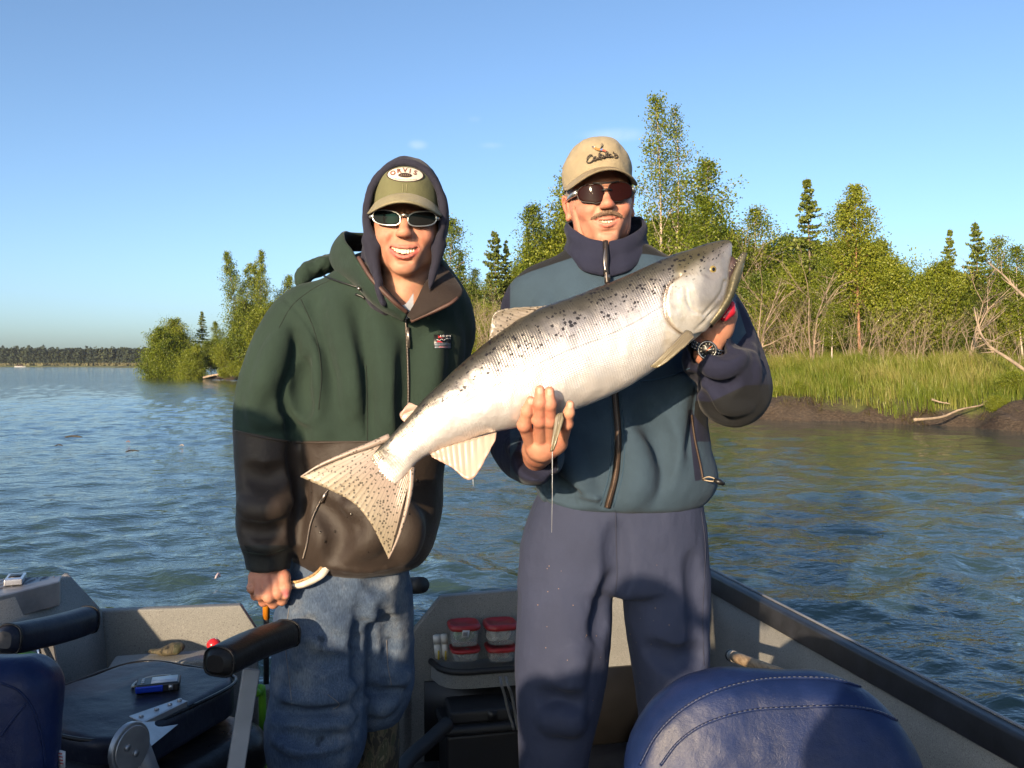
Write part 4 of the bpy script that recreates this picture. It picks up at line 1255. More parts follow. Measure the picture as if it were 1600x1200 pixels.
def text_geo(txt, size, name, spacing=1.0):
    """flat lettering as a mesh, x right, y up"""
    cu = bpy.data.curves.new(name, 'FONT'); cu.body = txt; cu.size = size; cu.align_x = 'CENTER'; cu.align_y = 'CENTER'; cu.space_character = spacing; cu.resolution_u = 3; cu.offset = size * .035
    o = bpy.data.objects.new(name, cu); COL.objects.link(o)
    dg = bpy.context.evaluated_depsgraph_get(); me = bpy.data.meshes.new_from_object(o.evaluated_get(dg))
    bpy.data.objects.remove(o)
    v = np.array([q.co[:] for q in me.vertices]); f = [list(p.vertices) for p in me.polygons]
    bpy.data.meshes.remove(me)
    return v, f
def mesh_py(name, v, f, mat, parent, smooth=False):
    me = bpy.data.meshes.new(name); me.from_pydata([tuple(x) for x in v], [], f); me.materials.append(mat)
    o = bpy.data.objects.new(name, me); return link(o, parent)
# ================================================================== the younger man in the green pullover
HL = Head(W(625.5, 337, 1.925) + np.array([0, .1, 0]), -1.0, 5, -3, 1.0)
def left_man():
    root = empty('person', W(540, 1396, 2.16), label='smiling man in green fleece pullover, navy hood and olive cap', cat='person')
    # ---- body
    hv = head_into('young', HL)
    pal = [(420, 862, 2.036, .022), (419, 882, 2.033, .025), (416, 898, 2.028, .031), (413, 907, 2.025, .033)]
    fing = [[(430, 904, 2.008, .0125), (434, 927, 1.992, .0105), (441, 938, 2.010, .0088), (446, 934, 2.03, .0075)],
            [(419, 908, 2.002, .0125), (420, 932, 1.986, .0108), (427, 943, 2.006, .0090), (434, 940, 2.03, .0078)],
            [(407, 906, 2.006, .0120), (406, 929, 1.992, .0100), (412, 940, 2.010, .0086), (420, 938, 2.03, .0075)],
            [(396, 900, 2.018, .0105), (394, 919, 2.006, .0090), (399, 931, 2.020, .0076), (406, 931, 2.035, .0068)],
            [(433, 886, 2.035, .0150), (443, 902, 2.012, .0125), (446, 918, 1.998, .0108), (446, 930, 1.996, .0088)]]
    sh = hand_sdf(pal, fing, None)
    hm = hand_mesh(sh, [((447, 929, 1.988), (.006, .006, .007), (.55, .13, .22)), ((446, 924, 1.992), (.010, .012, .011), (.48, .10, .14))],
                   knuck=[(430, 904, 2.0), (419, 908, 1.995), (407, 906, 1.995), (434, 927, 1.99), (420, 932, 1.98)])
    cb = core([[(626, 470, 2.08, .045), (600, 520, 2.16, .08), (575, 620, 2.16, .10), (560, 800, 2.16, .12)], [(600, 500, 2.16, .06), (470, 525, 2.14, .030), (415, 660, 2.09, .030), (420, 880, 2.035, .028)],
               [(650, 520, 2.17, .05), (690, 530, 2.22, .035), (692, 580, 2.28, .035), (740, 640, 2.33, .03)],
               [(545, 850, 2.16, .07), (505, 900, 2.15, .055), (498, 1150, 2.12, .045), (490, 1360, 2.15, .04)], [(570, 850, 2.17, .09), (592, 900, 2.2, .06), (590, 1090, 2.23, .045), (585, 1360, 2.23, .04)]],
              (-.75, 1.85, 0.02), (.12, 2.5, 1.75))
    V, Q, c = join(hv[:3], hm, cb)
    body = mesh_np('body', V, Q, M_SKIN, root, colors={'col': c})
    te = place_geo(hv[3], HL).build('teeth', M_TEETH, root); bevel(te, .0012, 2)
    # ---- pullover
    s = SDF((-.72, 1.86, .86), (.10, 2.45, 1.73), .0042)
    d = 2.16
    s.prof([prow(y, a, b, d, t) for y, a, b, t in ((392, 560, 686, .080), (420, 528, 700, .100), (450, 492, 712, .118), (490, 466, 722, .132), (540, 452, 726, .14), (610, 453, 720, .143), (680, 455, 704, .142),
            (740, 456, 692, .142), (800, 455, 690, .147), (850, 455, 678, .142), (876, 462, 664, .130), (889, 476, 650, .112))], .03, p=2.2, rnd=.03)
    arm = [(486, 478, 2.14, .052), (462, 508, 2.13, .061), (439, 554, 2.11, .064), (425, 602, 2.09, .064), (418, 650, 2.08, .063), (416, 700, 2.07, .060), (416, 760, 2.05, .057), (417, 815, 2.045, .056), (418, 850, 2.04, .053)]
    s.chain([W(*p[:3]) for p in arm], [p[3] for p in arm], .035, n=16)
    s.chain([W(417, 846, 2.04), W(419, 868, 2.038), W(420, 887, 2.035)], [.051, .0505, .048], .006)
    s.box(W(413, 934, 2.03), (.056, .09, (934 - 889) / F * 2.03), .003, .003, 's'); s.cap(W(420, 860, 2.036), W(422, 915, 2.03), .036, .038, .002, 's')
    arm2 = [(680, 462, 2.18, .065), (694, 510, 2.22, .066), (690, 570, 2.27, .062), (730, 630, 2.32, .055), (800, 655, 2.33, .052)]
    s.chain([W(*p[:3]) for p in arm2], [p[3] for p in arm2], .03, n=12)
    # belly pouch hanging over the hem
    s.ell(W(560, 830, 2.09), (.13, .085, .08), .05)
    # neck opening
    s.ell(W(630, 415, 2.06), (.075, .09, .09), .02, 's')
    # folds
    F_ = s.fold
    F_([(462, 520), (452, 580), (455, 640), (465, 690)], .013, .02, 's', -.001)
    F_([(470, 490), (500, 560), (512, 630), (505, 680)], .016, .03, 'u', .006)
    F_([(448, 590), (470, 640), (492, 655)], .012, .02, 'u', .004)
    F_([(478, 560), (470, 615), (478, 648)], .010, .02, 's', 0)
    F_([(500, 470), (520, 530), (525, 600), (512, 660)], .012, .03, 's', -.002)
    F_([(520, 480), (550, 560), (560, 640)], .014, .04, 'u', .006)
    F_([(560, 470), (585, 560), (583, 680)], .012, .03, 's', -.003)
    F_([(590, 500), (610, 590), (612, 680)], .012, .04, 'u', .006)
    F_([(640, 540), (640, 620), (640, 690)], .010, .03, 's', -.002)
    F_([(680, 520), (672, 600), (660, 680)], .012, .03, 'u', .004)
    F_([(388, 622), (404, 655), (434, 660)], .010, .02, 'u', .004)
    F_([(386, 735), (412, 750), (445, 735)], .012, .025, 's', -.001)
    F_([(378, 790), (410, 800), (446, 785)], .012, .025, 'u', .003)
    F_([(380, 825), (415, 835), (446, 822)], .010, .02, 's', -.001)
    F_([(378, 850), (415, 858), (450, 846)], .010, .01, 'u', .004)
    F_([(440, 520), (425, 570), (404, 620)], .010, .03, 'u', .003)
    F_([(456, 700), (470, 760), (462, 840)], .010, .02, 's', 0)
    F_([(540, 800), (570, 790), (590, 830), (565, 858)], .012, .03, 'u', .004)
    F_([(500, 790), (530, 830), (520, 870)], .010, .03, 's', -.002)
    F_([(600, 780), (640, 820), (630, 870)], .012, .03, 'u', .004)
    F_([(460, 878), (520, 884), (580, 891), (650, 872)], .007, .006, 'u', .002)
    # seam lines
    for ln in ([(433, 520), (418, 470), (440, 440)], ): pass
    F_([(440, 462), (478, 500), (500, 540)], .004, .006, 's', 0)
    F_([(572, 690), (572, 640), (570, 560)], .003, .004, 's', 0)
    V, Q = s.mesh(); V = relax(V, Q, 1, .4)
    V = wrinkle(V, Q, .0026, 13, 3, (1, 1, .7))
    px, py = topix(V)
    isarm = (px < 456) & (V[:, 1] < 2.16)
    line = np.where(px < 456, 672 + (px - 368) * .2, 689)
    brown = (py - line) * PXM
    cuff = np.where(px < 458, py - 852, -9) * PXM
    o = mesh_np('pullover', V, Q, M_GREEN, root, attrs={'brown': brown, 'cuff': cuff})
    sf = Surf(V, Q)
    # welt where fleece meets nylon
    for ln in ([(368, 673), (410, 684), (452, 690)], [(462, 692), (520, 691), (600, 690), (655, 688)]):
        P = sf.line(ln, 26, .0015)
        if len(P) > 3: ge = Geo(); ge.tube(P, .0022, 5); ge.build('seam', M_BROWN, o, smooth=True)
    for ln in ([(436, 512), (456, 478), (488, 452), (520, 436)], [(470, 468), (492, 520), (502, 580), (498, 640)], [(574, 690), (574, 640), (572, 570)], [(378, 862), (415, 866), (446, 858)]):
        P = sf.line(ln, 26, .0002)
        if len(P) > 3: ge = Geo(); ge.tube(P, .0011, 4); ge.build('stitched_seam', simple('dark_seam', (.009, .016, .012), .9), o, smooth=True)
    # zips
    def zipper(pix, w, parent, name='zipper', n=40, pull=None):
        P = sf.line(pix, n, .001); 
        ge = Geo(); ge.tube(P, w, 6, sx=1.0); zp = ge.build(name, M_ZIP, parent, smooth=True)
        g2 = Geo()
        for a, b in zip(P[:-1], P[1:]):
            for f in (.25, .75):
                p = a + (b - a) * f; g2.box(p + np.array([0, -w * .9, 0]), (w * 1.5, .0016, .0016))
        g2.build('zip_teeth', M_ZIPMETAL, zp)
        if pull:
            g3 = Geo(); a = sf.pix(*pull[0], .005)[0]; b = sf.pix(*pull[1], .006)[0]
            g3.tube(np.array([a, b]), .0035, 6, sx=1.4); g3.build('zip_pull', M_ZIPMETAL, zp)
        return zp
    zipper([(634, 500), (637, 560), (638, 620), (636, 684)], .0032, o, pull=((637, 512), (639, 543)))
    zipper([(513, 765), (497, 790), (486, 818), (480, 850), (474, 872)], .003, o, 'pocket_zipper', pull=((511, 770), (504, 784)))
    # chest badge: red hill, white ridge line, grey waves, small white lettering
    M_RED = simple('badge_red', (.50, .03, .04), .7); M_WH = simple('badge_white', (.72, .72, .74), .7); M_GR = simple('badge_grey', (.30, .34, .40), .7)
    q = {}
    def bp(x, y, lift): 
        h = sf.pix(x, y, lift); return h[0]
    badge = Geo(); badge.grid(np.array([[bp(x, y, .0012) for y in (523, 534, 544.5)] for x in (678, 690, 704)])); bo = badge.build('badge', M_BLACK, o); solid(bo, .0008)
    g1 = Geo(); g1.add([bp(x, y, .0022) for x, y in ((684, 524.5), (684, 528.5), (692, 528.5))], None, [[0, 1, 2]]); g1.add([bp(x, y, .0022) for x, y in ((684, 531), (682, 535), (691, 535.5))], None, [[0, 1, 2]])
    g1.grid(np.array([[bp(x, y, .0024) for y in (540.5, 543.2)] for x in (685, 690, 698)])); g1.build('badge_hill', M_RED, bo)
    g2 = Geo()
    zz = [(682, 531), (686, 532.5), (689, 530), (692, 532), (696, 529.5), (701, 528.5), (703, 530)]
    for a, b in zip(zz[:-1], zz[1:]): g2.tube(np.array([bp(*a, .0025), bp(*b, .0025)]), .0007, 4)
    for x in (687.5, 690, 692.4, 696, 698.2, 700.4, 702.4):
        g2.tube(np.array([bp(x, 524, .0025), bp(x - .3, 526.8, .0025)]), .0008, 4)
    g2.build('badge_lettering', M_WH, bo)
    g3 = Geo()
    for y0 in (536.5, 538.6, 541, 543.4):
        g3.tube(np.array([bp(x, y0 + .5 * math.sin(x), .0022) for x in np.linspace(679, 703, 9)]), .0009, 4)
    g3.build('badge_waves', M_GR, bo)
    # dark droplets on the nylon
    ge = Geo(); g = np.random.default_rng(3)
    for _ in range(26):
        h = sf.pix(g.uniform(465, 660), g.uniform(700, 876), .0003)
        if h: ge.tube(np.array([h[0], h[0] + h[1] * .0012]), g.uniform(.001, .0035), 7)
    ge.build('water_drops', simple('wet_spot', (.02, .016, .014), .12), o)
    # ---- open collar
    B = [(633, 501, 1.995), (598, 483, 2.0), (560, 450, 2.045), (528, 424, 2.11), (519, 400, 2.19), (545, 392, 2.28), (620, 396, 2.31), (684, 412, 2.25), (682, 420, 2.12), (664, 440, 2.01), (650, 470, 1.985), (637, 495, 1.985)]
    T = [(634, 488, 1.985), (612, 470, 1.962), (580, 437, 1.965), (558, 402, 2.00), (537, 366, 2.09), (556, 364, 2.22), (622, 370, 2.26), (668, 388, 2.24), (684, 400, 2.13), (721, 453, 2.01), (704, 474, 1.975), (642, 502, 1.975)]
    n = 70; bc = catmull([W(*p) for p in B], n); tc_ = catmull([W(*p) for p in T], n)
    r = np.linspace(0, 1, 9)
    P = bc[:, None] * (1 - r)[None, :, None] + tc_[:, None] * r[None, :, None]
    mid = P.mean((0, 1)); out = P - np.array([mid[0], mid[1], 0]); out[..., 2] = 0; out /= np.linalg.norm(out, axis=-1)[..., None] + 1e-9
    P += out * (np.sin(np.pi * r) * .010)[None, :, None] + .0025 * fbm(P[..., 0] * 25, P[..., 1] * 25, P[..., 2] * 25, 2)[..., None]
    ge = Geo(); ge.grid(P)
    co = ge.build('collar', None, root, smooth=True, mats=[M_BROWNDK, M_GREEN])
    sm = solid(co, .010, 0); sm.material_offset = 1; sm.material_offset_rim = 1
    for nm_ in ('brown', 'cuff'):
        a_ = co.data.attributes.new(nm_, 'FLOAT', 'POINT'); a_.data.foreach_set('value', np.full(len(co.data.vertices), -1, np.float32))
    subsurf(co, 1)
    # brown facing along the left front edge, and the binding of the flap
    ge = Geo(); ge.tube(catmull([W(p[0] + 2, p[1], p[2] - .006) for p in T[:4]], 24), .005, 6); ge.tube(catmull([W(p[0], p[1], p[2] - .004) for p in T[9:]], 24), .0045, 6)
    ge.build('collar_binding', simple('collar_binding', (.07, .034, .026), .6), co, smooth=True)
    ge = Geo()
    fa = [W(p[0], p[1], p[2]) for p in ((563, 409, 1.985), (584, 442, 1.955), (612, 472, 1.955), (634, 492, 1.978))]; fb = [W(p[0], p[1], p[2]) for p in ((576, 414, 1.99), (598, 446, 1.965), (620, 470, 1.965), (638, 488, 1.985))]
    ge.grid(np.stack([catmull(fa, 20), catmull(fb, 20)], 1)); fo = ge.build('collar_facing', M_BROWN, co, smooth=True); solid(fo, .006)
    # drawcord and the hood roll on the shoulder
    P = sf.line([(497, 430), (525, 440), (545, 446), (560, 450)], 16, .006)
    if len(P) > 4: ge = Geo(); ge.tube(P, .0022, 6); ge.build('drawcord', M_BLACK, root, smooth=True)
    ge = Geo(); ge.tube(np.array([W(560, 450, 1.99), W(562, 452, 1.985)]), .004, 8); ge.build('cord_lock', M_ZIPMETAL, root, smooth=True)
    P = sf.line([(556, 460), (566, 463), (571, 467)], 6, .004)
    if len(P) > 2: ge = Geo(); ge.tube(P, .003, 6); ge.build('cord_end', M_BLACK, root, smooth=True)
    s2 = SDF(W(450, 450, 2.1) - .05, W(560, 350, 2.4) + .05, .004)
    s2.chain([W(*p) for p in ((470, 440, 2.18), (474, 429, 2.19), (486, 423, 2.20), (500, 417, 2.21), (524, 404, 2.24))], [.010, .015, .016, .019, .018], .01, n=12)
    s2.chain([W(*p) for p in ((498, 420, 2.19), (508, 411, 2.20), (524, 406, 2.22))], [.012, .018, .016], .01)
    V, Q = s2.mesh(); V = wrinkle(V, Q, .007, 26, 1)
    mesh_np('folded_hood', V, Q, M_GREEN, root, attrs={'brown': np.full(len(V), -1), 'cuff': np.full(len(V), -1)})
    # ---- grey T-shirt and the navy hood
    ge = Geo(); ge.grid(np.stack([catmull([W(*p) for p in ((612, 462, 1.995), (630, 477, 1.985), (646, 458, 1.995))], 12), catmull([W(*p) for p in ((622, 492, 1.993), (634, 499, 1.990), (646, 490, 1.993))], 12)], 1))
    ge.build('tshirt', M_GREYSHIRT, root, smooth=True)
    h = SDF((-.125, -.13, -.215), (.125, .17, .155), .003)
    h.ell((0, .0, .014), (.0970, .150, .1245), 0)
    h.ell((.0, .030, .104), (.046, .050, .040), .05)                        # peak
    h.ell((0, .0, .012), (.0890, .141, .1165), .003, 's')
    h.box((0, -.16, .05), (.2, .098, .3), .004, .006, 's')
    h.ell((-.010, .015, -.10), (.090, .085, .080), .05)
    h.ell((0, .02, -.165), (.084, .070, .06), .05)
    h.cap((-.078, -.050, -.05), (-.040, -.074, -.178), .015, .013, .02)
    h.cap((.077, -.050, -.05), (.030, -.080, -.205), .013, .012, .02)
    h.ell((0, .018, -.09), (.082, .082, .10), .02, 's')
    h.chain([(.004, -.10, -.08), (.004, -.10, -.15), (.005, -.10, -.19), (.006, -.10, -.24)], [.066, .056, .040, .022], .012, 's')
    h.cap((.003, -.03, -.08), (.005, -.03, -.25), .060, .040, .012, 's')
    ring = [(.0835 * math.sin(a), -.060, .012 + .1135 * math.cos(a)) for a in np.linspace(-2.05, 2.05, 40)]
    h.chain(ring, .0062, .008)
    V, Q = h.mesh(); V = relax(V, Q, 1, .4); V = wrinkle(V, Q, .0022, 26, 5)
    mesh_np('hood', HL.w(V), Q, M_NAVYHOOD, root)
    # ---- cap
    kw = dict(zr=.052, a=.0795, b=.103, drop=.026)
    capp = Geo(); C = cap_crown(h=.072, **kw); capp.grid(HL.w(C.reshape(-1, 3)).reshape(C.shape), closed_u=True)
    M_OLIVE, _, _ = cloth('olive_cotton', [(None, (.115, .114, .058))], rough=.85, sheen=.1)
    M_KHAKI, _, _ = cloth('khaki_cotton', [(None, (.235, .205, .130))], rough=.85, sheen=.1, wear=.2, wscale=14)
    cp = capp.build('cap', M_OLIVE, root, smooth=True); solid(cp, .003)
    b = Geo(); Bm = cap_brim(length=.072, droop=.026, **kw); b.grid(HL.w(Bm.reshape(-1, 3)).reshape(Bm.shape)); br = b.build('brim', M_KHAKI, cp, smooth=True); solid(br, .0045)
    # stitching rows on the brim
    g2 = Geo()
    for w_ in (.30, .46, .62, .78, .92):
        j = w_ * (Bm.shape[1] - 1); i0 = int(j); f = j - i0
        P = Bm[2:-2, i0] * (1 - f) + Bm[2:-2, min(i0 + 1, Bm.shape[1] - 1)] * f; P = P + np.array([0, -.0006, .0026]); g2.tube(HL.w(P), .0005, 4)
    g2.build('stitching', simple('brim_thread', (.24, .21, .12), .8), br)
    # pale mesh panel at the side
    g2 = Geo(); sl = cap_crown(h=.072, **kw)[58:66, 0:13] * np.array([1.015, 1.015, 1.0]); g2.grid(HL.w(sl.reshape(-1, 3)).reshape(sl.shape)); g2.build('side_panel', simple('pale_mesh', (.55, .48, .36), .9), cp, smooth=True)
    # patch
    def on_front(x, z, lift=.0):
        """a point of the cap front"""
        v = np.clip((z - kw['zr']) / .072, 0, .999); e = 3.6; rad = (1 - v ** e) ** (1 / 2.25)
        sp = np.clip(x / (kw['a'] * rad), -.99, .99); y = .004 - kw['b'] * rad * math.sqrt(1 - sp * sp)
        return np.array([x, y - lift, z])
    zc = .0945
    def oval(rx, rz, n=40):
        P = [(rx * math.cos(t), rz * (math.sin(t) if math.sin(t) > 0 else .86 * math.sin(t))) for t in np.linspace(0, 2 * np.pi, n, endpoint=False)]
        return P
    def disc(rx, rz, lift, name, mat, par):
        ge = Geo(); P = oval(rx, rz); rings = []
        for k in np.linspace(0, 1, 6): rings.append([on_front(x * k, zc + z * k, lift) for x, z in P])
        A = np.array(rings).transpose(1, 0, 2); ge.grid(HL.w(A.reshape(-1, 3)).reshape(A.shape), closed_u=True); o = ge.build(name, mat, par, smooth=True); return o
    M_BORDER = simple('patch_border', (.035, .016, .014), .8); M_PATCH = simple('patch_white', (.62, .56, .47), .8)
    p0 = disc(.0405, .0205, .0022, 'logo_patch', M_BORDER, cp); disc(.0378, .0182, .0032, 'patch_field', M_PATCH, p0)
    disc2 = Geo()
    P = oval(.0150, .0058); A = np.array([[on_front(x * k, zc - .0025 + z * k, .0042) for x, z in P] for k in np.linspace(0, 1, 4)]).transpose(1, 0, 2)
    disc2.grid(HL.w(A.reshape(-1, 3)).reshape(A.shape), closed_u=True); disc2.build('patch_oval', M_BORDER, p0)
    M_LET = simple('patch_lettering', (.15, .035, .02), .8)
    for ch, t in zip('ORVIS', (-.0265, -.0135, -.0005, .0105, .0215)):
        v, f = text_geo(ch, .0150, 'letter'); a = -t * 9; ca, sa = math.cos(a), math.sin(a)
        zz = zc + .0095 - 9.5 * t * t
        vv = np.array([on_front(t + (x * ca - y * sa), zz + x * sa + y * ca, .0046) for x, y, _ in v])
        mesh_py('letter', HL.w(vv), f, M_LET, p0)
    for txt, zz, sz, arc in (('1856', zc - .0025, .0070, 0), ('FLY FISHING TEAM', zc - .0125, .0042, -6)):
        v, f = text_geo('EST1856' if False else ('ORVIS' if False else txt), sz, 'small_lettering') if txt == 'x' else (None, None)
    # tiny unreadable print: short strokes
    ge = Geo(); g = np.random.default_rng(8)
    for k in range(17):
        t = -.024 + k * .003; z = zc - .0128 + 6 * t * t * .9
        a = on_front(t, z - .0011, .0044); b_ = on_front(t + g.uniform(-.0008, .0012), z + .0011, .0044); ge.tube(HL.w(np.array([a, b_])), .00045, 4)
    for k in range(5):
        t = -.0085 + k * .0042; a = on_front(t, zc - .0045, .0052); b_ = on_front(t + .0012, zc - .0005, .0052); ge.tube(HL.w(np.array([a, b_])), .0006, 4)
    ge.build('small_print', simple('patch_print', (.34, .24, .15), .8), p0)
    for x in (-.004, .004):
        ge = Geo(); ge.tube(HL.w(np.array([on_front(x, z, .0022) for z in np.linspace(.056, .073, 6)])), .0006, 4); ge.build('stitching', simple('thread', (.3, .27, .15), .8), cp)
    # ---- sunglasses
    sg = None
    fr = Geo(); lens = []
    for sx in (-1, 1):
        A = lens_patch(sx * .0380, .0300, .0158, -.108, 4.6, .0, 2.7, tilt=.12)
        g2 = Geo(); g2.grid(HL.w(A.reshape(-1, 3)).reshape(A.shape), closed_u=True); lens.append(g2)
        ring = A[:, -1]; fr.tube(HL.w(np.vstack([ring, ring[:2]])), .0020, 6, cap=False)
        o_ = A[0 if sx > 0 else len(A) // 2, -1]
        fr.tube(HL.w(np.array([o_, (sx * .0735, -.070, .004), (sx * .078, -.03, .006), (sx * .079, .02, .0)])), [.0042, .0045, .0035, .003], 6)
    fr.tube(HL.w(np.array([(-.008, -.112, .004), (0, -.1155, .006), (.008, -.112, .004)])), .0034, 6)
    sg = fr.build('sunglasses', M_SILVER, root, smooth=True)
    for g2 in lens: lo = g2.build('lens', M_LENS, sg, smooth=True); solid(lo, .002)
    # ---- jeans
    j = SDF((-.60, 1.94, .36), (-.22, 2.36, .96), .0042)
    j.prof([prow(y, a, b, 2.165, t) for y, a, b, t in ((862, 462, 636, .12), (900, 455, 634, .125), (935, 450, 632, .12), (960, 450, 630, .10))], .03, p=2.3)
    l1 = [(512, 905, 2.14, .090), (505, 960, 2.13, .098), (500, 1020, 2.12, .098), (497, 1075, 2.11, .096), (494, 1120, 2.105, .101), (492, 1150, 2.10, .103), (491, 1168, 2.10, .098)]
    l2 = [(592, 900, 2.19, .066), (592, 960, 2.21, .073), (592, 1020, 2.23, .076), (592, 1060, 2.23, .074), (587, 1090, 2.235, .064), (584, 1108, 2.235, .052)]
    for l in (l1, l2): j.chain([W(*p[:3]) for p in l], [p[3] for p in l], .03, n=16)
    j.fold([(566, 930), (564, 1000), (562, 1080), (558, 1140)], .012, .02, 's', -.002)
    for ln, r, op in (([(436, 1085), (470, 1098), (520, 1090), (556, 1070)], .014, 'u'), ([(432, 1110), (480, 1122), (540, 1112)], .012, 's'), ([(430, 1130), (475, 1140), (520, 1136), (556, 1115)], .014, 'u'),
                      ([(430, 1160), (480, 1170), (540, 1160)], .012, 'u'), ([(445, 1148), (490, 1156), (530, 1150)], .008, 's'), ([(452, 985), (480, 975), (530, 1000)], .006, 's'), ([(456, 930), (470, 1000), (452, 1060)], .008, 'u'),
                      ([(600, 1040), (620, 1062), (634, 1060)], .012, 'u'), ([(575, 1075), (600, 1090), (622, 1080)], .010, 's'), ([(570, 1098), (595, 1106), (612, 1096)], .010, 'u'), ([(572, 905), (590, 915), (615, 905)], .006, 's'),
                      ([(470, 1010), (500, 1035), (540, 1030)], .008, 's'), ([(600, 950), (612, 1000), (605, 1040)], .009, 's')):
        j.fold(ln, r, .02, op, .003 if op == 'u' else -.001)
    V, Q = j.mesh(); V = relax(V, Q, 1, .4); V = wrinkle(V, Q, .0032, 16, 9, (1, 1, 1.4))
    jo = mesh_np('jeans', V, Q, M_DENIM, root); sj = Surf(V, Q)
    ge = Geo()
    for ln in ([(452, 950), (446, 1000), (452, 1060), (456, 1100)], [(604, 1000), (606, 1040), (612, 1070)], [(512, 1085), (530, 1100), (520, 1108)]):
        P = sj.line(ln, 16, .0006)
        if len(P) > 3: ge.tube(P, .0009, 4)
    ge.build('stitching', simple('denim_thread', (.15, .14, .14), .8), jo)
    # white pocket lining turned out, and the pocket edge
    A = catmull([W(514, 881, 2.03), W(516, 888, 2.028), W(507, 901, 2.016), W(489, 912, 2.010), (W(470, 919, 2.012)), W(455, 918, 2.02)], 20); Bq = catmull([W(503, 881, 2.03), W(503, 886, 2.03), W(494, 896, 2.022), W(480, 904, 2.016), W(466, 909, 2.015), W(454, 910, 2.02)], 20)
    ge = Geo(); ge.grid(np.stack([A, (A + Bq) / 2 + np.array([0, -.006, 0]), Bq], 1)); pk = ge.build('pocket_lining', M_WHITECLOTH, jo, smooth=True); solid(pk, .004)
    ge = Geo(); ge.tube(Bq + np.array([0, -.003, .001]), .0035, 6); ge.build('pocket_edge', simple('tan_trim', (.34, .21, .09), .8, var=.6, scale=120), jo, smooth=True)
    # ---- boots
    for pts, toe in (([(488, 1140, 2.12, .072), (486, 1220, 2.13, .070), (484, 1300, 2.15, .062), (482, 1366, 2.16, .055)], (478, 1385, 2.03)), ([(584, 1085, 2.24, .056), (583, 1180, 2.245, .058), (580, 1290, 2.25, .058), (578, 1352, 2.26, .052)], (590, 1374, 2.10))):
        bs = SDF(W(pts[0][0], 1400, 2.1) - .16, W(pts[0][0], 1060, 2.1) + np.array((.16, .32, .1)), .006)
        bs.chain([W(*p[:3]) for p in pts], [p[3] for p in pts], .03, n=10)
        a = W(*pts[-1][:3]); t = W(*toe); a[2] = t[2] = .150
        bs.cap(a, t, .05, .046, .03)
        bs.f = np.maximum(bs.f, (.104 - bs.ax[2])[None, None, :])
        V, Q = bs.mesh(); V = wrinkle(V, Q, .003, 22, 2)
        mesh_np('boot', V, Q, M_CAMO, root)
    return root
left_man()
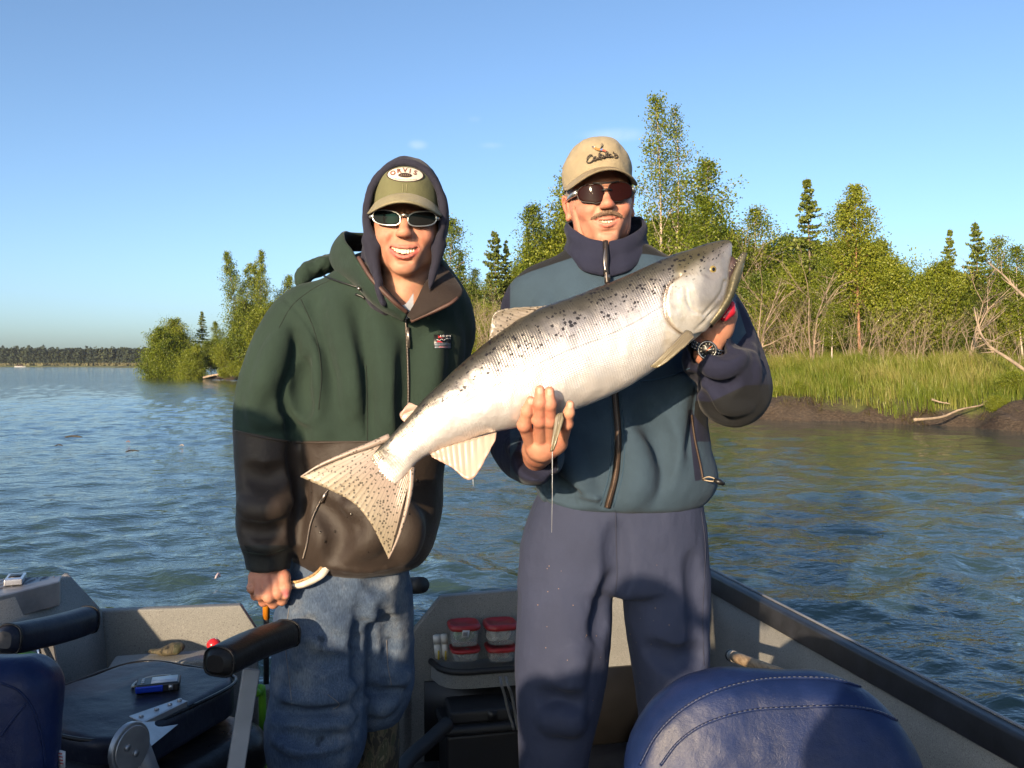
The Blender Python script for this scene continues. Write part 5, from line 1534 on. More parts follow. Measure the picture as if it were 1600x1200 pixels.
# ================================================================== the older man in the blue fleece jacket
HR = Head(W(943, 301, 2.08) + np.array([0, .1, 0]), 4.5, 3, 1, 1.0)
def right_man():
    root = empty('person', W(955, 1380, 2.2), label='smiling moustached man in blue fleece jacket and tan cap holding the salmon', cat='person')
    hv = head_into('older', HR)
    # right hand (picture left) under the belly, fingers up the front of the fish
    pal = [(836, 716, 1.93, .030), (842, 703, 1.87, .033), (848, 694, 1.815, .034), (866, 690, 1.81, .028)]
    fing = [[(829, 690, 1.800, .0125), (819, 664, 1.752, .0112), (824, 642, 1.735, .0098), (829, 626, 1.731, .0080)],
            [(845, 692, 1.795, .0125), (843, 657, 1.742, .0112), (843.5, 630, 1.722, .0102), (843.5, 609, 1.722, .0082)],
            [(860, 692, 1.797, .0120), (859.5, 658, 1.745, .0108), (859.5, 632, 1.725, .0098), (859, 611, 1.724, .0080)],
            [(876, 694, 1.805, .0112), (886, 662, 1.760, .0098), (889, 645, 1.745, .0088), (891, 632, 1.742, .0072)]]
    s1 = hand_sdf(pal, fing, None)
    nail = (.60, .36, .30)
    h1 = hand_mesh(s1, [((829.5, 627, 1.7235), (.0055, .004, .0065), nail), ((844, 611, 1.714), (.0055, .004, .0065), nail), ((859, 613, 1.716), (.0055, .004, .0065), nail), ((891.5, 633, 1.735), (.005, .004, .006), nail)],
                   knuck=[(819, 662, 1.742), (843, 656, 1.732), (859, 656, 1.735), (886, 660, 1.75), (843, 632, 1.715), (859, 633, 1.717), (845, 690, 1.785)])
    # left hand (picture right) behind the gill cover
    pal = [(1102, 552, 1.94, .027), (1108, 534, 1.935, .029), (1118, 512, 1.93, .036), (1126, 492, 1.93, .036)]
    fing = [[(1112, 490, 1.925, .0125), (1094, 470, 1.93, .0110), (1078, 462, 1.92, .0098), (1066, 460, 1.91, .0080)], [(1120, 482, 1.925, .0125), (1104, 455, 1.935, .0110), (1088, 442, 1.93, .0098), (1074, 438, 1.92, .0080)],
            [(1130, 478, 1.925, .0120), (1122, 448, 1.935, .0105), (1108, 430, 1.93, .0095), (1098, 424, 1.92, .0080)], [(1138, 486, 1.92, .0110), (1136, 462, 1.925, .0095), (1130, 448, 1.93, .0085), (1122, 440, 1.93, .0070)],
            [(1106, 520, 1.915, .0150), (1092, 508, 1.90, .0125), (1082, 498, 1.895, .0110), (1072, 490, 1.89, .0090)]]
    s2 = hand_sdf(pal, fing, None)
    h2 = hand_mesh(s2, [])
    cb = core([[(945, 400, 2.21, .045), (955, 470, 2.22, .08), (960, 600, 2.22, .10), (960, 760, 2.22, .12)], [(930, 490, 2.22, .06), (832, 500, 2.21, .025), (802, 640, 2.2, .030), (836, 712, 1.95, .028)],
               [(980, 490, 2.22, .06), (1090, 490, 2.2, .03), (1148, 605, 2.06, .035), (1104, 550, 1.94, .028)],
               [(940, 780, 2.22, .07), (885, 900, 2.2, .065), (872, 1100, 2.17, .045), (864, 1340, 2.2, .045)], [(985, 780, 2.22, .07), (1036, 900, 2.2, .065), (1050, 1080, 2.19, .045), (1054, 1340, 2.2, .045)]],
              (-.1, 1.8, .02), (.75, 2.5, 1.8))
    V, Q, c = join(hv[:3], h1, h2, cb)
    mesh_np('body', V, Q, M_SKIN, root, colors={'col': c})
    te = place_geo(hv[3], HR).build('teeth', M_TEETH, root); bevel(te, .001, 2)
    # moustache and hair
    s = SDF((-.05, -.125, -.085), (.05, -.05, -.03), .0016)
    s.chain([(-.038, -.080, -.0570), (-.025, -.0940, -.0515), (-.009, -.1022, -.0475), (.009, -.1022, -.0475), (.025, -.0940, -.0515), (.038, -.080, -.0570)], [.0014, .0028, .0034, .0034, .0028, .0014], .003)
    V, Q = s.mesh(); V = wrinkle(V, Q, .0022, 420, 0, (1, 1, .35))
    M_HAIR = simple('moustache_hair', (.19, .115, .075), .8, var=.45, scale=500); M_GREY = simple('grey_hair', (.22, .19, .165), .7, var=.4, scale=260)
    mo = mesh_np('moustache', HR.w(V), Q, M_HAIR, root)
    g = np.random.default_rng(12); ge = Geo()
    for _ in range(420):
        t = g.uniform(-1, 1); x = .037 * t; y = -.1035 + .0225 * t * t; z = -.0460 - .0100 * abs(t) ** 1.5 + g.uniform(-.0035, .0030) * (1 - .5 * abs(t))
        p = np.array([x, y - .0018, z]); d = np.array([.45 * np.sign(t) * abs(t) ** .5 + g.normal(0, .25), -.25, -1.0]); d *= g.uniform(.004, .0075) / np.linalg.norm(d)
        ge.tube(HR.w(np.array([p, p + d * .6, p + d + np.array([0, .001, 0])])), [.00042, .00036, .0001], 3, cap=False)
    ge.build('moustache_hairs', M_HAIR, mo)
    s = SDF((-.09, -.07, -.09), (.09, .13, .09), .0028)
    s.ell((0, .017, .012), (.0785, .097, .092), 0)
    s.box((0, -.085, 0), (.12, .06, .2), .01, .012, 's'); s.box((0, -.02, -.066), (.12, .13, .055), .01, .014, 's')
    s.box((0, -.035, -.015), (.12, .022, .03), .005, .01, 's')
    V, Q = s.mesh(); V = wrinkle(V, Q, .0022, 160, 4, (1, 1, .35)); mesh_np('hair', HR.w(V), Q, M_GREY, root)
    # ---- jacket
    s = SDF((-.14, 1.80, 1.00), (.70, 2.45, 1.75), .0042); d = 2.2
    s.prof([prow(y, a, b, d, t) for y, a, b, t in ((380, 898, 1004, .075), (398, 872, 1036, .095), (415, 844, 1064, .11), (440, 818, 1092, .122), (480, 808, 1108, .135), (560, 812, 1106, .142), (640, 822, 1104, .144), (700, 830, 1110, .146),
            (740, 834, 1120, .150), (765, 838, 1116, .148), (784, 846, 1100, .140), (792, 862, 1088, .125))], .03, p=2.25, rnd=.02)
    a1 = [(862, 452, 2.2, .058), (834, 472, 2.2, .062), (822, 520, 2.22, .060), (800, 600, 2.23, .068), (802, 660, 2.19, .066), (814, 698, 2.09, .060), (832, 712, 1.98, .054), (842, 714, 1.90, .048)]
    a2 = [(1064, 446, 2.2, .060), (1098, 476, 2.19, .070), (1126, 530, 2.14, .075), (1146, 590, 2.07, .074), (1146, 612, 2.03, .072), (1132, 592, 1.985, .066), (1118, 568, 1.95, .058), (1108, 553, 1.935, .050)]
    s.chain([W(*p[:3]) for p in a1], [p[3] for p in a1], .03, n=18); s.chain([W(*p[:3]) for p in a2], [p[3] for p in a2], .025, n=20)
    s.cap(W(843, 713, 1.88), W(847, 704, 1.80), .036, .038, .004, 's')
    s.cap(W(1107, 551, 1.93), W(1100, 530, 1.91), .038, .038, .004, 's')
    s.ell(W(945, 380, 2.2), (.066, .08, .10), .02, 's')
    F_ = s.fold
    F_([(850, 470), (870, 520), (880, 560)], .012, .03, 'u', .004); F_([(1060, 440), (1040, 480)], .012, .03, 'u', .003)
    F_([(1086, 560), (1078, 620), (1072, 700)], .012, .025, 's', -.002)
    F_([(1068, 600), (1056, 660), (1050, 730)], .011, .03, 'u', .004)
    F_([(1010, 650), (1030, 700), (1020, 760)], .012, .04, 's', -.003)
    F_([(890, 700), (900, 740), (920, 775)], .012, .03, 'u', .004); F_([(860, 745), (880, 765), (905, 780)], .010, .02, 's', -.001)
    F_([(985, 690), (1000, 740), (990, 780)], .012, .04, 'u', .004)
    for x in range(850, 940, 9): F_([(x, 764 + (x - 850) * .18), (x + 3, 780 + (x - 850) * .1)], .006, .01, 'u', .002)
    F_([(842, 764), (870, 774), (910, 786), (950, 792)], .006, .012, 's', -.001)
    F_([(1096, 590), (1120, 610), (1150, 600)], .010, .02, 's', -.001); F_([(1100, 570), (1130, 575), (1160, 560)], .010, .02, 'u', .004)
    F_([(1110, 600), (1135, 632), (1170, 636)], .012, .02, 'u', .004); F_([(1120, 545), (1145, 540), (1168, 520)], .009, .02, 's', -.001)
    F_([(1150, 480), (1168, 530), (1182, 590)], .010, .02, 'u', .003); F_([(1095, 615), (1112, 645), (1140, 660)], .008, .02, 's', -.001)
    F_([(795, 690), (815, 705), (840, 735)], .010, .02, 'u', .004); F_([(805, 720), (830, 728), (860, 735)], .008, .02, 's', -.001)
    V, Q = s.mesh(); V = relax(V, Q, 1, .4); V = wrinkle(V, Q, .0025, 13, 21)
    px, py = topix(V)
    def chd(ch, k=18):
        q = catmull(np.array([list(W(*p[:3])) + [p[3]] for p in ch]), k); dd = np.full(len(V), 9.)
        for a, b in zip(q[:-1], q[1:]):
            ab = b[:3] - a[:3]; h = np.clip(((V - a[:3]) @ ab) / (ab @ ab), 0, 1); dd = np.minimum(dd, np.linalg.norm(V - a[:3] - h[:, None] * ab, axis=1) - (a[3] + (b[3] - a[3]) * h))
        return dd
    fore1 = .010 - chd(a1[3:]); fore2 = .010 - chd(a2[3:])
    navy = np.maximum.reduce([np.where(px < 872, fore1, -1), np.where(px > 1040, fore2, -1), (797 - px) * PXM, inpoly(px, py, [(1150, 430), (1172, 480), (1210, 600), (1180, 690), (1080, 690), (1090, 600), (1086, 540), (1100, 520), (1128, 516), (1150, 540), (1166, 520), (1150, 470)]) * PXM,
                              inpoly(px, py, [(1074, 640), (1082, 640), (1096, 750), (1086, 752)]) * PXM])
    yk = np.maximum(-segdist2(px, py, [(780, 446), (830, 424), (893, 402), (905, 402)]), -segdist2(px, py, [(990, 396), (1010, 397), (1062, 404), (1130, 450)]))
    yk = np.where((px < 905), -segdist2(px, py, [(770, 450), (830, 424), (893, 403), (912, 398)]), np.where(px > 985, -segdist2(px, py, [(980, 396), (1010, 397), (1062, 405), (1140, 450)]), -9)) * PXM
    black = np.maximum(yk, inpoly(px, py, [(1086, 626), (1110, 628), (1165, 602), (1215, 600), (1190, 680), (1120, 690), (1085, 650)]) * PXM)
    jk = mesh_np('jacket', V, Q, M_TEAL, root, attrs={'navy': navy, 'black': black}); sf = Surf(V, Q)
    def zipper(pix, w, name, n=50, pull=None, parent=jk, mat=M_ZIP):
        P = sf.line(pix, n, .001)
        if len(P) < 4: return
        ge = Geo(); ge.tube(P, w, 6); zp = ge.build(name, mat, parent, smooth=True)
        g2 = Geo()
        for a, b in zip(P[:-1], P[1:]):
            for f in (.2, .5, .8):
                p = a + (b - a) * f; g2.box(p + np.array([0, -w * .85, 0]), (w * 1.2, .0018, .0022))
        g2.build('zip_teeth', simple('zip_brown', (.09, .06, .045), .4, .4), zp)
        return zp
    zipper([(948, 470), (955, 560), (962, 630), (966, 690), (962, 740), (949, 792)], .0085, 'zipper', 70)
    zipper([(1080, 648), (1086, 690), (1094, 728), (1098, 750)], .003, 'pocket_zipper', 24)
    ge = Geo()
    for ln in ([(954, 640), (957, 690), (951, 745), (938, 790)], [(972, 640), (976, 690), (972, 745), (958, 792)], [(1000, 596), (1040, 590), (1078, 575)]):
        P = sf.line(ln, 22, .0002)
        if len(P) > 4: ge.tube(P, .0014, 4)
    ge.build('stitching', simple('teal_thread', (.022, .055, .095), .9), jk)
    ge = Geo(); ge.tube(catmull([W(900, 791, 2.11), W(930, 798, 2.085), W(965, 801, 2.08), W(1010, 798, 2.085), W(1044, 789, 2.10)], 20), .006, 6, sx=.6); ge.build('hem_band', M_BLACK, jk, smooth=True)
    # drawcord toggles
    ge = Geo(); ge.tube(catmull([W(1098, 748, 2.08), W(1108, 745, 2.06), W(1120, 750, 2.06), W(1112, 752, 2.06), W(1100, 750, 2.07)], 16), .0016, 5); ge.build('cord', simple('beige_cord', (.35, .28, .2), .8), jk)
    ge = Geo(); ge.tube(np.array([W(1116, 750, 2.06), W(1124, 753, 2.055), W(1131, 756, 2.06)]), [.005, .007, .005], 8); ge.tube(np.array([W(826, 728, 2.04), W(824, 735, 2.03), W(822, 741, 2.03)]), [.004, .006, .004], 8); ge.build('toggle', M_BLACK, jk, smooth=True)
    # ---- collar
    T = [(943, 377, 2.085), (920, 372, 2.10), (897, 357, 2.15), (889, 347, 2.22), (905, 342, 2.29), (945, 340, 2.32), (985, 338, 2.29), (1001, 340, 2.22), (1000, 356, 2.15), (976, 371, 2.10), (951, 377, 2.085)]
    B = [(944, 432, 2.070), (912, 424, 2.08), (895, 408, 2.13), (890, 400, 2.21), (905, 392, 2.29), (945, 388, 2.32), (990, 388, 2.29), (1006, 398, 2.21), (1004, 406, 2.13), (982, 424, 2.08), (950, 434, 2.070)]
    n = 84; tcv = catmull([W(*p) for p in T], n); bcv = catmull([W(*p) for p in B], n); r = np.linspace(0, 1, 10)
    P = bcv[:, None] * (1 - r)[None, :, None] + tcv[:, None] * r[None, :, None]
    cen = np.array([W(946, 390, 2.2)[0], 2.2, 0]); out = P - cen; out[..., 2] = 0; out /= np.linalg.norm(out, axis=-1)[..., None]
    P += out * (.007 * np.sin(np.pi * r) + .004 * np.sin(3 * np.pi * r))[None, :, None] + out * (.004 * fbm(P[..., 0] * 20, P[..., 1] * 20, P[..., 2] * 34, 2))[..., None]
    ge = Geo(); ge.grid(P); co = ge.build('collar', M_NAVY, root, smooth=True); solid(co, .008); subsurf(co, 1)
    ge = Geo(); ge.tube(catmull([W(946, 377, 2.076), W(947, 400, 2.064), W(947, 420, 2.060), W(949, 444, 2.058)], 20), .0065, 6, sx=1.1); zp = ge.build('collar_zipper', M_ZIP, co, smooth=True)
    ge = Geo(); ge.tube(catmull([W(946, 388, 2.066), W(944, 405, 2.056), W(946, 425, 2.052)], 10), .0028, 6); ge.box(W(949, 433, 2.056), (.013, .006, .012)); ge.build('zip_pull', M_ZIPMETAL, zp, smooth=False)
    # ---- cap
    kw = dict(zr=.057, a=.0815, b=.102, drop=.026)
    M_TAN, _, _ = cloth('tan_cotton', [(None, (.285, .232, .150))], rough=.85, sheen=.1, wear=.10, wscale=12)
    M_TAN2, _, _ = cloth('tan_brim_cotton', [(None, (.235, .190, .125))], rough=.85, sheen=.1, wear=.22, wscale=16)
    C = cap_crown(h=.092, wr=.055, seed=4, **kw); ge = Geo(); ge.grid(HR.w(C.reshape(-1, 3)).reshape(C.shape), closed_u=True); cp = ge.build('cap', M_TAN, root, smooth=True); solid(cp, .003)
    Bm = cap_brim(length=.060, droop=.018, bow=.016, **kw); ge = Geo(); ge.grid(HR.w(Bm.reshape(-1, 3)).reshape(Bm.shape)); br = ge.build('brim', M_TAN2, cp, smooth=True); solid(br, .0045)
    g2 = Geo()
    for w_ in (.25, .4, .55, .7, .85, .95):
        j = w_ * (Bm.shape[1] - 1); i0 = int(j); f = j - i0
        P = Bm[2:-2, i0] * (1 - f) + Bm[2:-2, min(i0 + 1, Bm.shape[1] - 1)] * f; g2.tube(HR.w(P + np.array([0, -.0006, .0026])), .0005, 4)
    g2.build('stitching', simple('tan_thread', (.17, .13, .08), .8), br)
    def on_front(x, z, lift=0.):
        v = np.clip((z - kw['zr']) / .092, 0, .995); rad = (1 - v ** 3.6) ** (1 / 2.25) * 1.02
        sp = np.clip(x / (kw['a'] * rad), -.99, .99); return np.array([x, .004 - kw['b'] * rad * math.sqrt(1 - sp * sp) - lift, z])
    def lift_line(pts, lift, n=12): return HR.w(np.array([on_front(x, z, lift) for x, z in catmull(np.array(pts, float), n)]))
    # embroidered script word, thick dark outline with a pale core
    z0 = .079
    LET = [[(-.0235, .0085), (-.0275, .0100), (-.0325, .0050), (-.0335, -.0035), (-.0285, -.0055), (-.0225, -.0010)],            # C
           [(-.0165, .0040), (-.0210, .0038), (-.0225, -.0005), (-.0190, -.0025), (-.0165, .0035), (-.0165, -.0010), (-.0140, .0000)],  # a
           [(-.0140, .0000), (-.0090, .0085), (-.0085, .0110), (-.0115, .0090), (-.0125, .0000), (-.0095, -.0010), (-.0075, .0025), (-.0110, .0040)],  # b
           [(-.0065, .0010), (-.0025, .0035), (-.0035, .0055), (-.0060, .0030), (-.0045, .0000), (-.0010, .0015)],                # e
           [(-.0010, .0015), (.0040, .0100), (.0045, .0125), (.0015, .0100), (.0015, .0020), (.0040, .0020)],                     # l
           [(.0110, .0058), (.0066, .0060), (.0052, .0020), (.0085, .0008), (.0112, .0055), (.0115, .0010), (.0140, .0015)],      # a
           [(.0168, .0110), (.0162, .0086)],                                                                                     # '
           [(.0165, .0010), (.0205, .0070), (.0222, .0050), (.0245, .0018), (.0215, -.0015), (.0180, -.0005)]]                   # s
    gd, gp = Geo(), Geo()
    for l in LET:
        q = [((x + .0045) * 1.26, z0 + z * 1.15 + .05 * x) for x, z in l]
        gd.tube(lift_line(q, .0022, 14), .0017, 6); gp.tube(lift_line(q, .0033, 14), .0005, 5)
    em = gd.build('embroidered_word', simple('dark_thread', (.030, .020, .015), .7), cp, smooth=True); gp.build('pale_core', simple('pale_thread', (.38, .30, .18), .7), em, smooth=True)
    # flying pheasant above it
    def blob(pts, name, col, lift):
        ge = Geo(); c0 = np.mean(pts, 0); m = 5
        ring = catmull(np.array(pts, float), 20, True)
        A = np.array([[on_front(*(c0 + (p - c0) * k), lift) for k in np.linspace(0, 1, m)] for p in ring]); ge.grid(HR.w(A.reshape(-1, 3)).reshape(A.shape), closed_u=True)
        ge.build(name, simple('thread_' + name, col, .75), em)
    b0 = .1005
    blob([(-.020, b0 + .006), (-.012, b0 + .0055), (-.003, b0 - .001), (-.004, b0 - .004), (-.012, b0 - .002)], 'bird_body', (.30, .13, .03), .0026)
    blob([(-.023, b0 + .0085), (-.019, b0 + .0095), (-.018, b0 + .006), (-.021, b0 + .006)], 'bird_head', (.03, .03, .06), .0028)
    blob([(-.018, b0 + .0075), (-.016, b0 + .0075), (-.016, b0 + .0055), (-.018, b0 + .0055)], 'bird_collar', (.6, .55, .48), .0032)
    blob([(-.013, b0 + .005), (-.012, b0 + .014), (-.006, b0 + .017), (-.002, b0 + .012), (-.004, b0 + .002)], 'bird_wing', (.26, .21, .13), .0030)
    blob([(-.003, b0 + .010), (.002, b0 + .016), (.003, b0 + .011), (.000, b0 + .006)], 'bird_far_wing', (.16, .13, .09), .0024)
    blob([(-.005, b0 - .001), (.000, b0 + .001), (.001, b0 - .002), (-.003, b0 - .004)], 'bird_rump', (.10, .16, .34), .0034)
    blob([(.000, b0 + .000), (.009, b0 - .005), (.008, b0 - .008), (-.002, b0 - .004)], 'bird_tail', (.30, .07, .04), .0030)
    # frayed slot at the brim seam
    g2 = Geo(); P = cap_crown(h=.092, **kw)[8:14, 0] * np.array([1.01, 1.012, 1]) + np.array([0, -.001, .002]); g2.tube(HR.w(P), .0015, 5); g2.build('worn_seam', M_BLACK, cp)
    # ---- sunglasses
    fr = Geo(); lens = []
    for sx in (-1, 1):
        A = lens_patch(sx * .0345, .0300, .0215, -.108, 4.6, -.001, 2.9, droop=.7)
        g2 = Geo(); g2.grid(HR.w(A.reshape(-1, 3)).reshape(A.shape), closed_u=True); lens.append(g2); ring = A[:, -1]
        fr.tube(HR.w(np.vstack([ring, ring[:2]])), .0013, 6, cap=False)
    fr.tube(HR.w(np.array([(-.012, -.111, .001), (0, -.1145, .003), (.012, -.111, .001)])), .0024, 6)
    fr.tube(HR.w(np.array([(-.030, -.110, .0205), (-.012, -.112, .0185), (0, -.113, .0180), (.012, -.112, .0185), (.030, -.110, .0205)])), .0016, 6)
    sg = fr.build('sunglasses', M_BLACK, root, smooth=True)
    for g2 in lens: lo = g2.build('lens', M_LENSR, sg, smooth=True); solid(lo, .002)
    for sx in (-1, 1):
        tm = Geo(); tm.tube(HR.w(np.array([(sx * .064, -.086, .006), (sx * .073, -.070, .004), (sx * .079, -.03, .004), (sx * .081, .012, .002)])), [.0065, .0060, .0035, .003], 8)
        tm.build('temple', M_SILVER, sg, smooth=True)
    # ---- trousers
    p = SDF((-.05, 1.98, .08), (.55, 2.40, 1.14), .0045)
    p.prof([prow(y, a, b, 2.2, t) for y, a, b, t in ((752, 850, 1090, .125), (800, 828, 1099, .128), (850, 814, 1104, .132), (900, 811, 1106, .130), (922, 812, 1106, .112))], .03, p=2.4)
    l1 = [(884, 905, 2.19, .112), (881, 980, 2.18, .112), (876, 1050, 2.17, .108), (870, 1120, 2.165, .094), (864, 1200, 2.16, .079), (862, 1300, 2.18, .078), (862, 1362, 2.19, .080)]
    l2 = [(1040, 905, 2.19, .104), (1042, 980, 2.19, .098), (1050, 1060, 2.19, .089), (1054, 1130, 2.18, .082), (1056, 1220, 2.18, .078), (1056, 1362, 2.19, .078)]
    for l in (l1, l2): p.chain([W(*q[:3]) for q in l], [q[3] for q in l], .012, n=18)
    p.chain([W(963, 940, 2.05), W(963, 980, 2.05), W(961, 1040, 2.05), W(958, 1100, 2.05), W(957, 1200, 2.05)], [.001, .005, .013, .024, .03], .010, 's')
    for ln, r, op in (([(962, 830), (964, 880), (962, 930)], .006, 's'), ([(958, 905), (944, 950), (934, 990)], .005, 's'), ([(905, 1020), (892, 1060), (895, 1120)], .006, 'u'), ([(850, 1090), (880, 1105), (905, 1100)], .005, 's'),
                      ([(1085, 880), (1092, 960), (1094, 1040)], .006, 's'), ([(1020, 1015), (1050, 1035), (1088, 1022)], .005, 's'), ([(856, 1130), (876, 1124), (900, 1136)], .005, 'u')):
        p.fold(ln, r, .035, op, .003 if op == 'u' else -.001)
    V, Q = p.mesh(); V = relax(V, Q, 1, .4); V = wrinkle(V, Q, .0016, 11, 33, (1.3, 1, .5)); V = wrinkle(V, Q, .0013, 38, 5, (1, 1, .55))
    tr = mesh_np('trousers', V, Q, M_PANTS, root); st = Surf(V, Q)
    for ln in ([(962, 800), (963, 850), (964, 900), (962, 925)], [(1096, 800), (1102, 860), (1098, 960), (1100, 1040)]):
        P = st.line(ln, 20, .0004)
        if len(P) > 4: ge = Geo(); ge.tube(P, .0010, 4); ge.build('seam', simple('trouser_thread', (.026, .030, .055), .9), tr)
    # pale dirt smear and drops
    ge = Geo(); g = np.random.default_rng(2)
    for _ in range(30):
        h = st.pix(g.uniform(830, 1080), g.uniform(880, 1100), .0004)
        if h: ge.tube(np.array([h[0], h[0] + h[1] * .0006]), g.uniform(.0006, .0018), 6)
    ge.build('specks', simple('dirt_specks', (.20, .14, .11), .9), tr)
    # shoes
    for x, toe in ((862, 850), (1056, 1066)):
        bs = SDF(W(x, 1400, 2.1) - np.array((.16, .3, .1)), W(x, 1300, 2.1) + np.array((.16, .32, .05)), .006)
        a = W(x, 1380, 2.22); t = W(toe, 1380, 2.03); a[2] = .16; t[2] = .145
        bs.cap(a, t, .052, .046, .03); bs.f = np.maximum(bs.f, (.104 - bs.ax[2])[None, None, :])
        V, Q = bs.mesh(); mesh_np('boot', V, Q, M_BLACKR, root)
    # ---- watch
    wr_c = W(1104, 545, 1.935)
    ax = W(1112, 528, 1.935) - W(1103, 552, 1.94); ax /= np.linalg.norm(ax)
    fc = np.array([-.10, -1, .05]); fc -= ax * (fc @ ax); fc /= np.linalg.norm(fc); sd = np.cross(ax, fc)
    ge = Geo(); th = np.linspace(0, 2 * np.pi, 25)
    M_STEEL = simple('watch_steel', (.30, .29, .28), .25, .95, bump_s=.3, bump_scale=600, bump_d=.001)
    for i in range(24):
        t = (i + .5) / 24 * 2 * np.pi
        q = wr_c + .0325 * (math.cos(t) * fc + math.sin(t) * sd); rot = np.stack([-math.sin(t) * fc + math.cos(t) * sd, math.cos(t) * fc + math.sin(t) * sd, ax], 1)
        for o_ in (-.0065, 0, .0065): ge.box(q + ax * o_, (.0080, .0035, .0060), rot=rot)
    wa = ge.build('watch', M_STEEL, root)
    wc = wr_c + fc * .034 - sd * .001
    def ringdisc(r0, r1, lift, thick, name, mat):
        ge = Geo(); t = np.linspace(0, 2 * np.pi, 32, endpoint=False)
        prof = [(r0, 0), (r1, 0), (r1, thick), (r0, thick)] if r0 else [(r1, 0), (r1, thick), (0.0001, thick)]
        A = np.array([[wc + fc * (lift + h_) + r_ * (math.cos(a) * sd + math.sin(a) * ax) for r_, h_ in prof + (prof[:1] if r0 else [])] for a in t]); ge.grid(A, closed_u=True); return ge.build(name, mat, wa)
    ringdisc(0, .0205, -.002, .006, 'watch_case', M_STEEL); ringdisc(.0165, .0200, .004, .002, 'bezel', M_STEEL); ringdisc(0, .0160, .004, .0008, 'dial', M_BLACK)
    ge = Geo()
    for k in range(12):
        a = k / 12 * 2 * np.pi; u = math.cos(a) * sd + math.sin(a) * ax; ge.tube(np.array([wc + fc * .0056 + u * .0118, wc + fc * .0056 + u * .0148]), .0007, 4)
    for a, l in ((.6, .009), (2.4, .012)):
        u = math.cos(a) * sd + math.sin(a) * ax; ge.tube(np.array([wc + fc * .006, wc + fc * .006 + u * l]), .0008, 4)
    ge.build('hands', simple('watch_white', (.6, .6, .55), .5), wa)
    ge = Geo(); u = math.cos(1.1) * sd + math.sin(1.1) * ax; ge.tube(np.array([wc + fc * .0062 - u * .003, wc + fc * .0062 + u * .012]), .0008, 4); ge.build('second_hand', simple('watch_orange', (.6, .12, .02), .5), wa)
    return root
right_man()
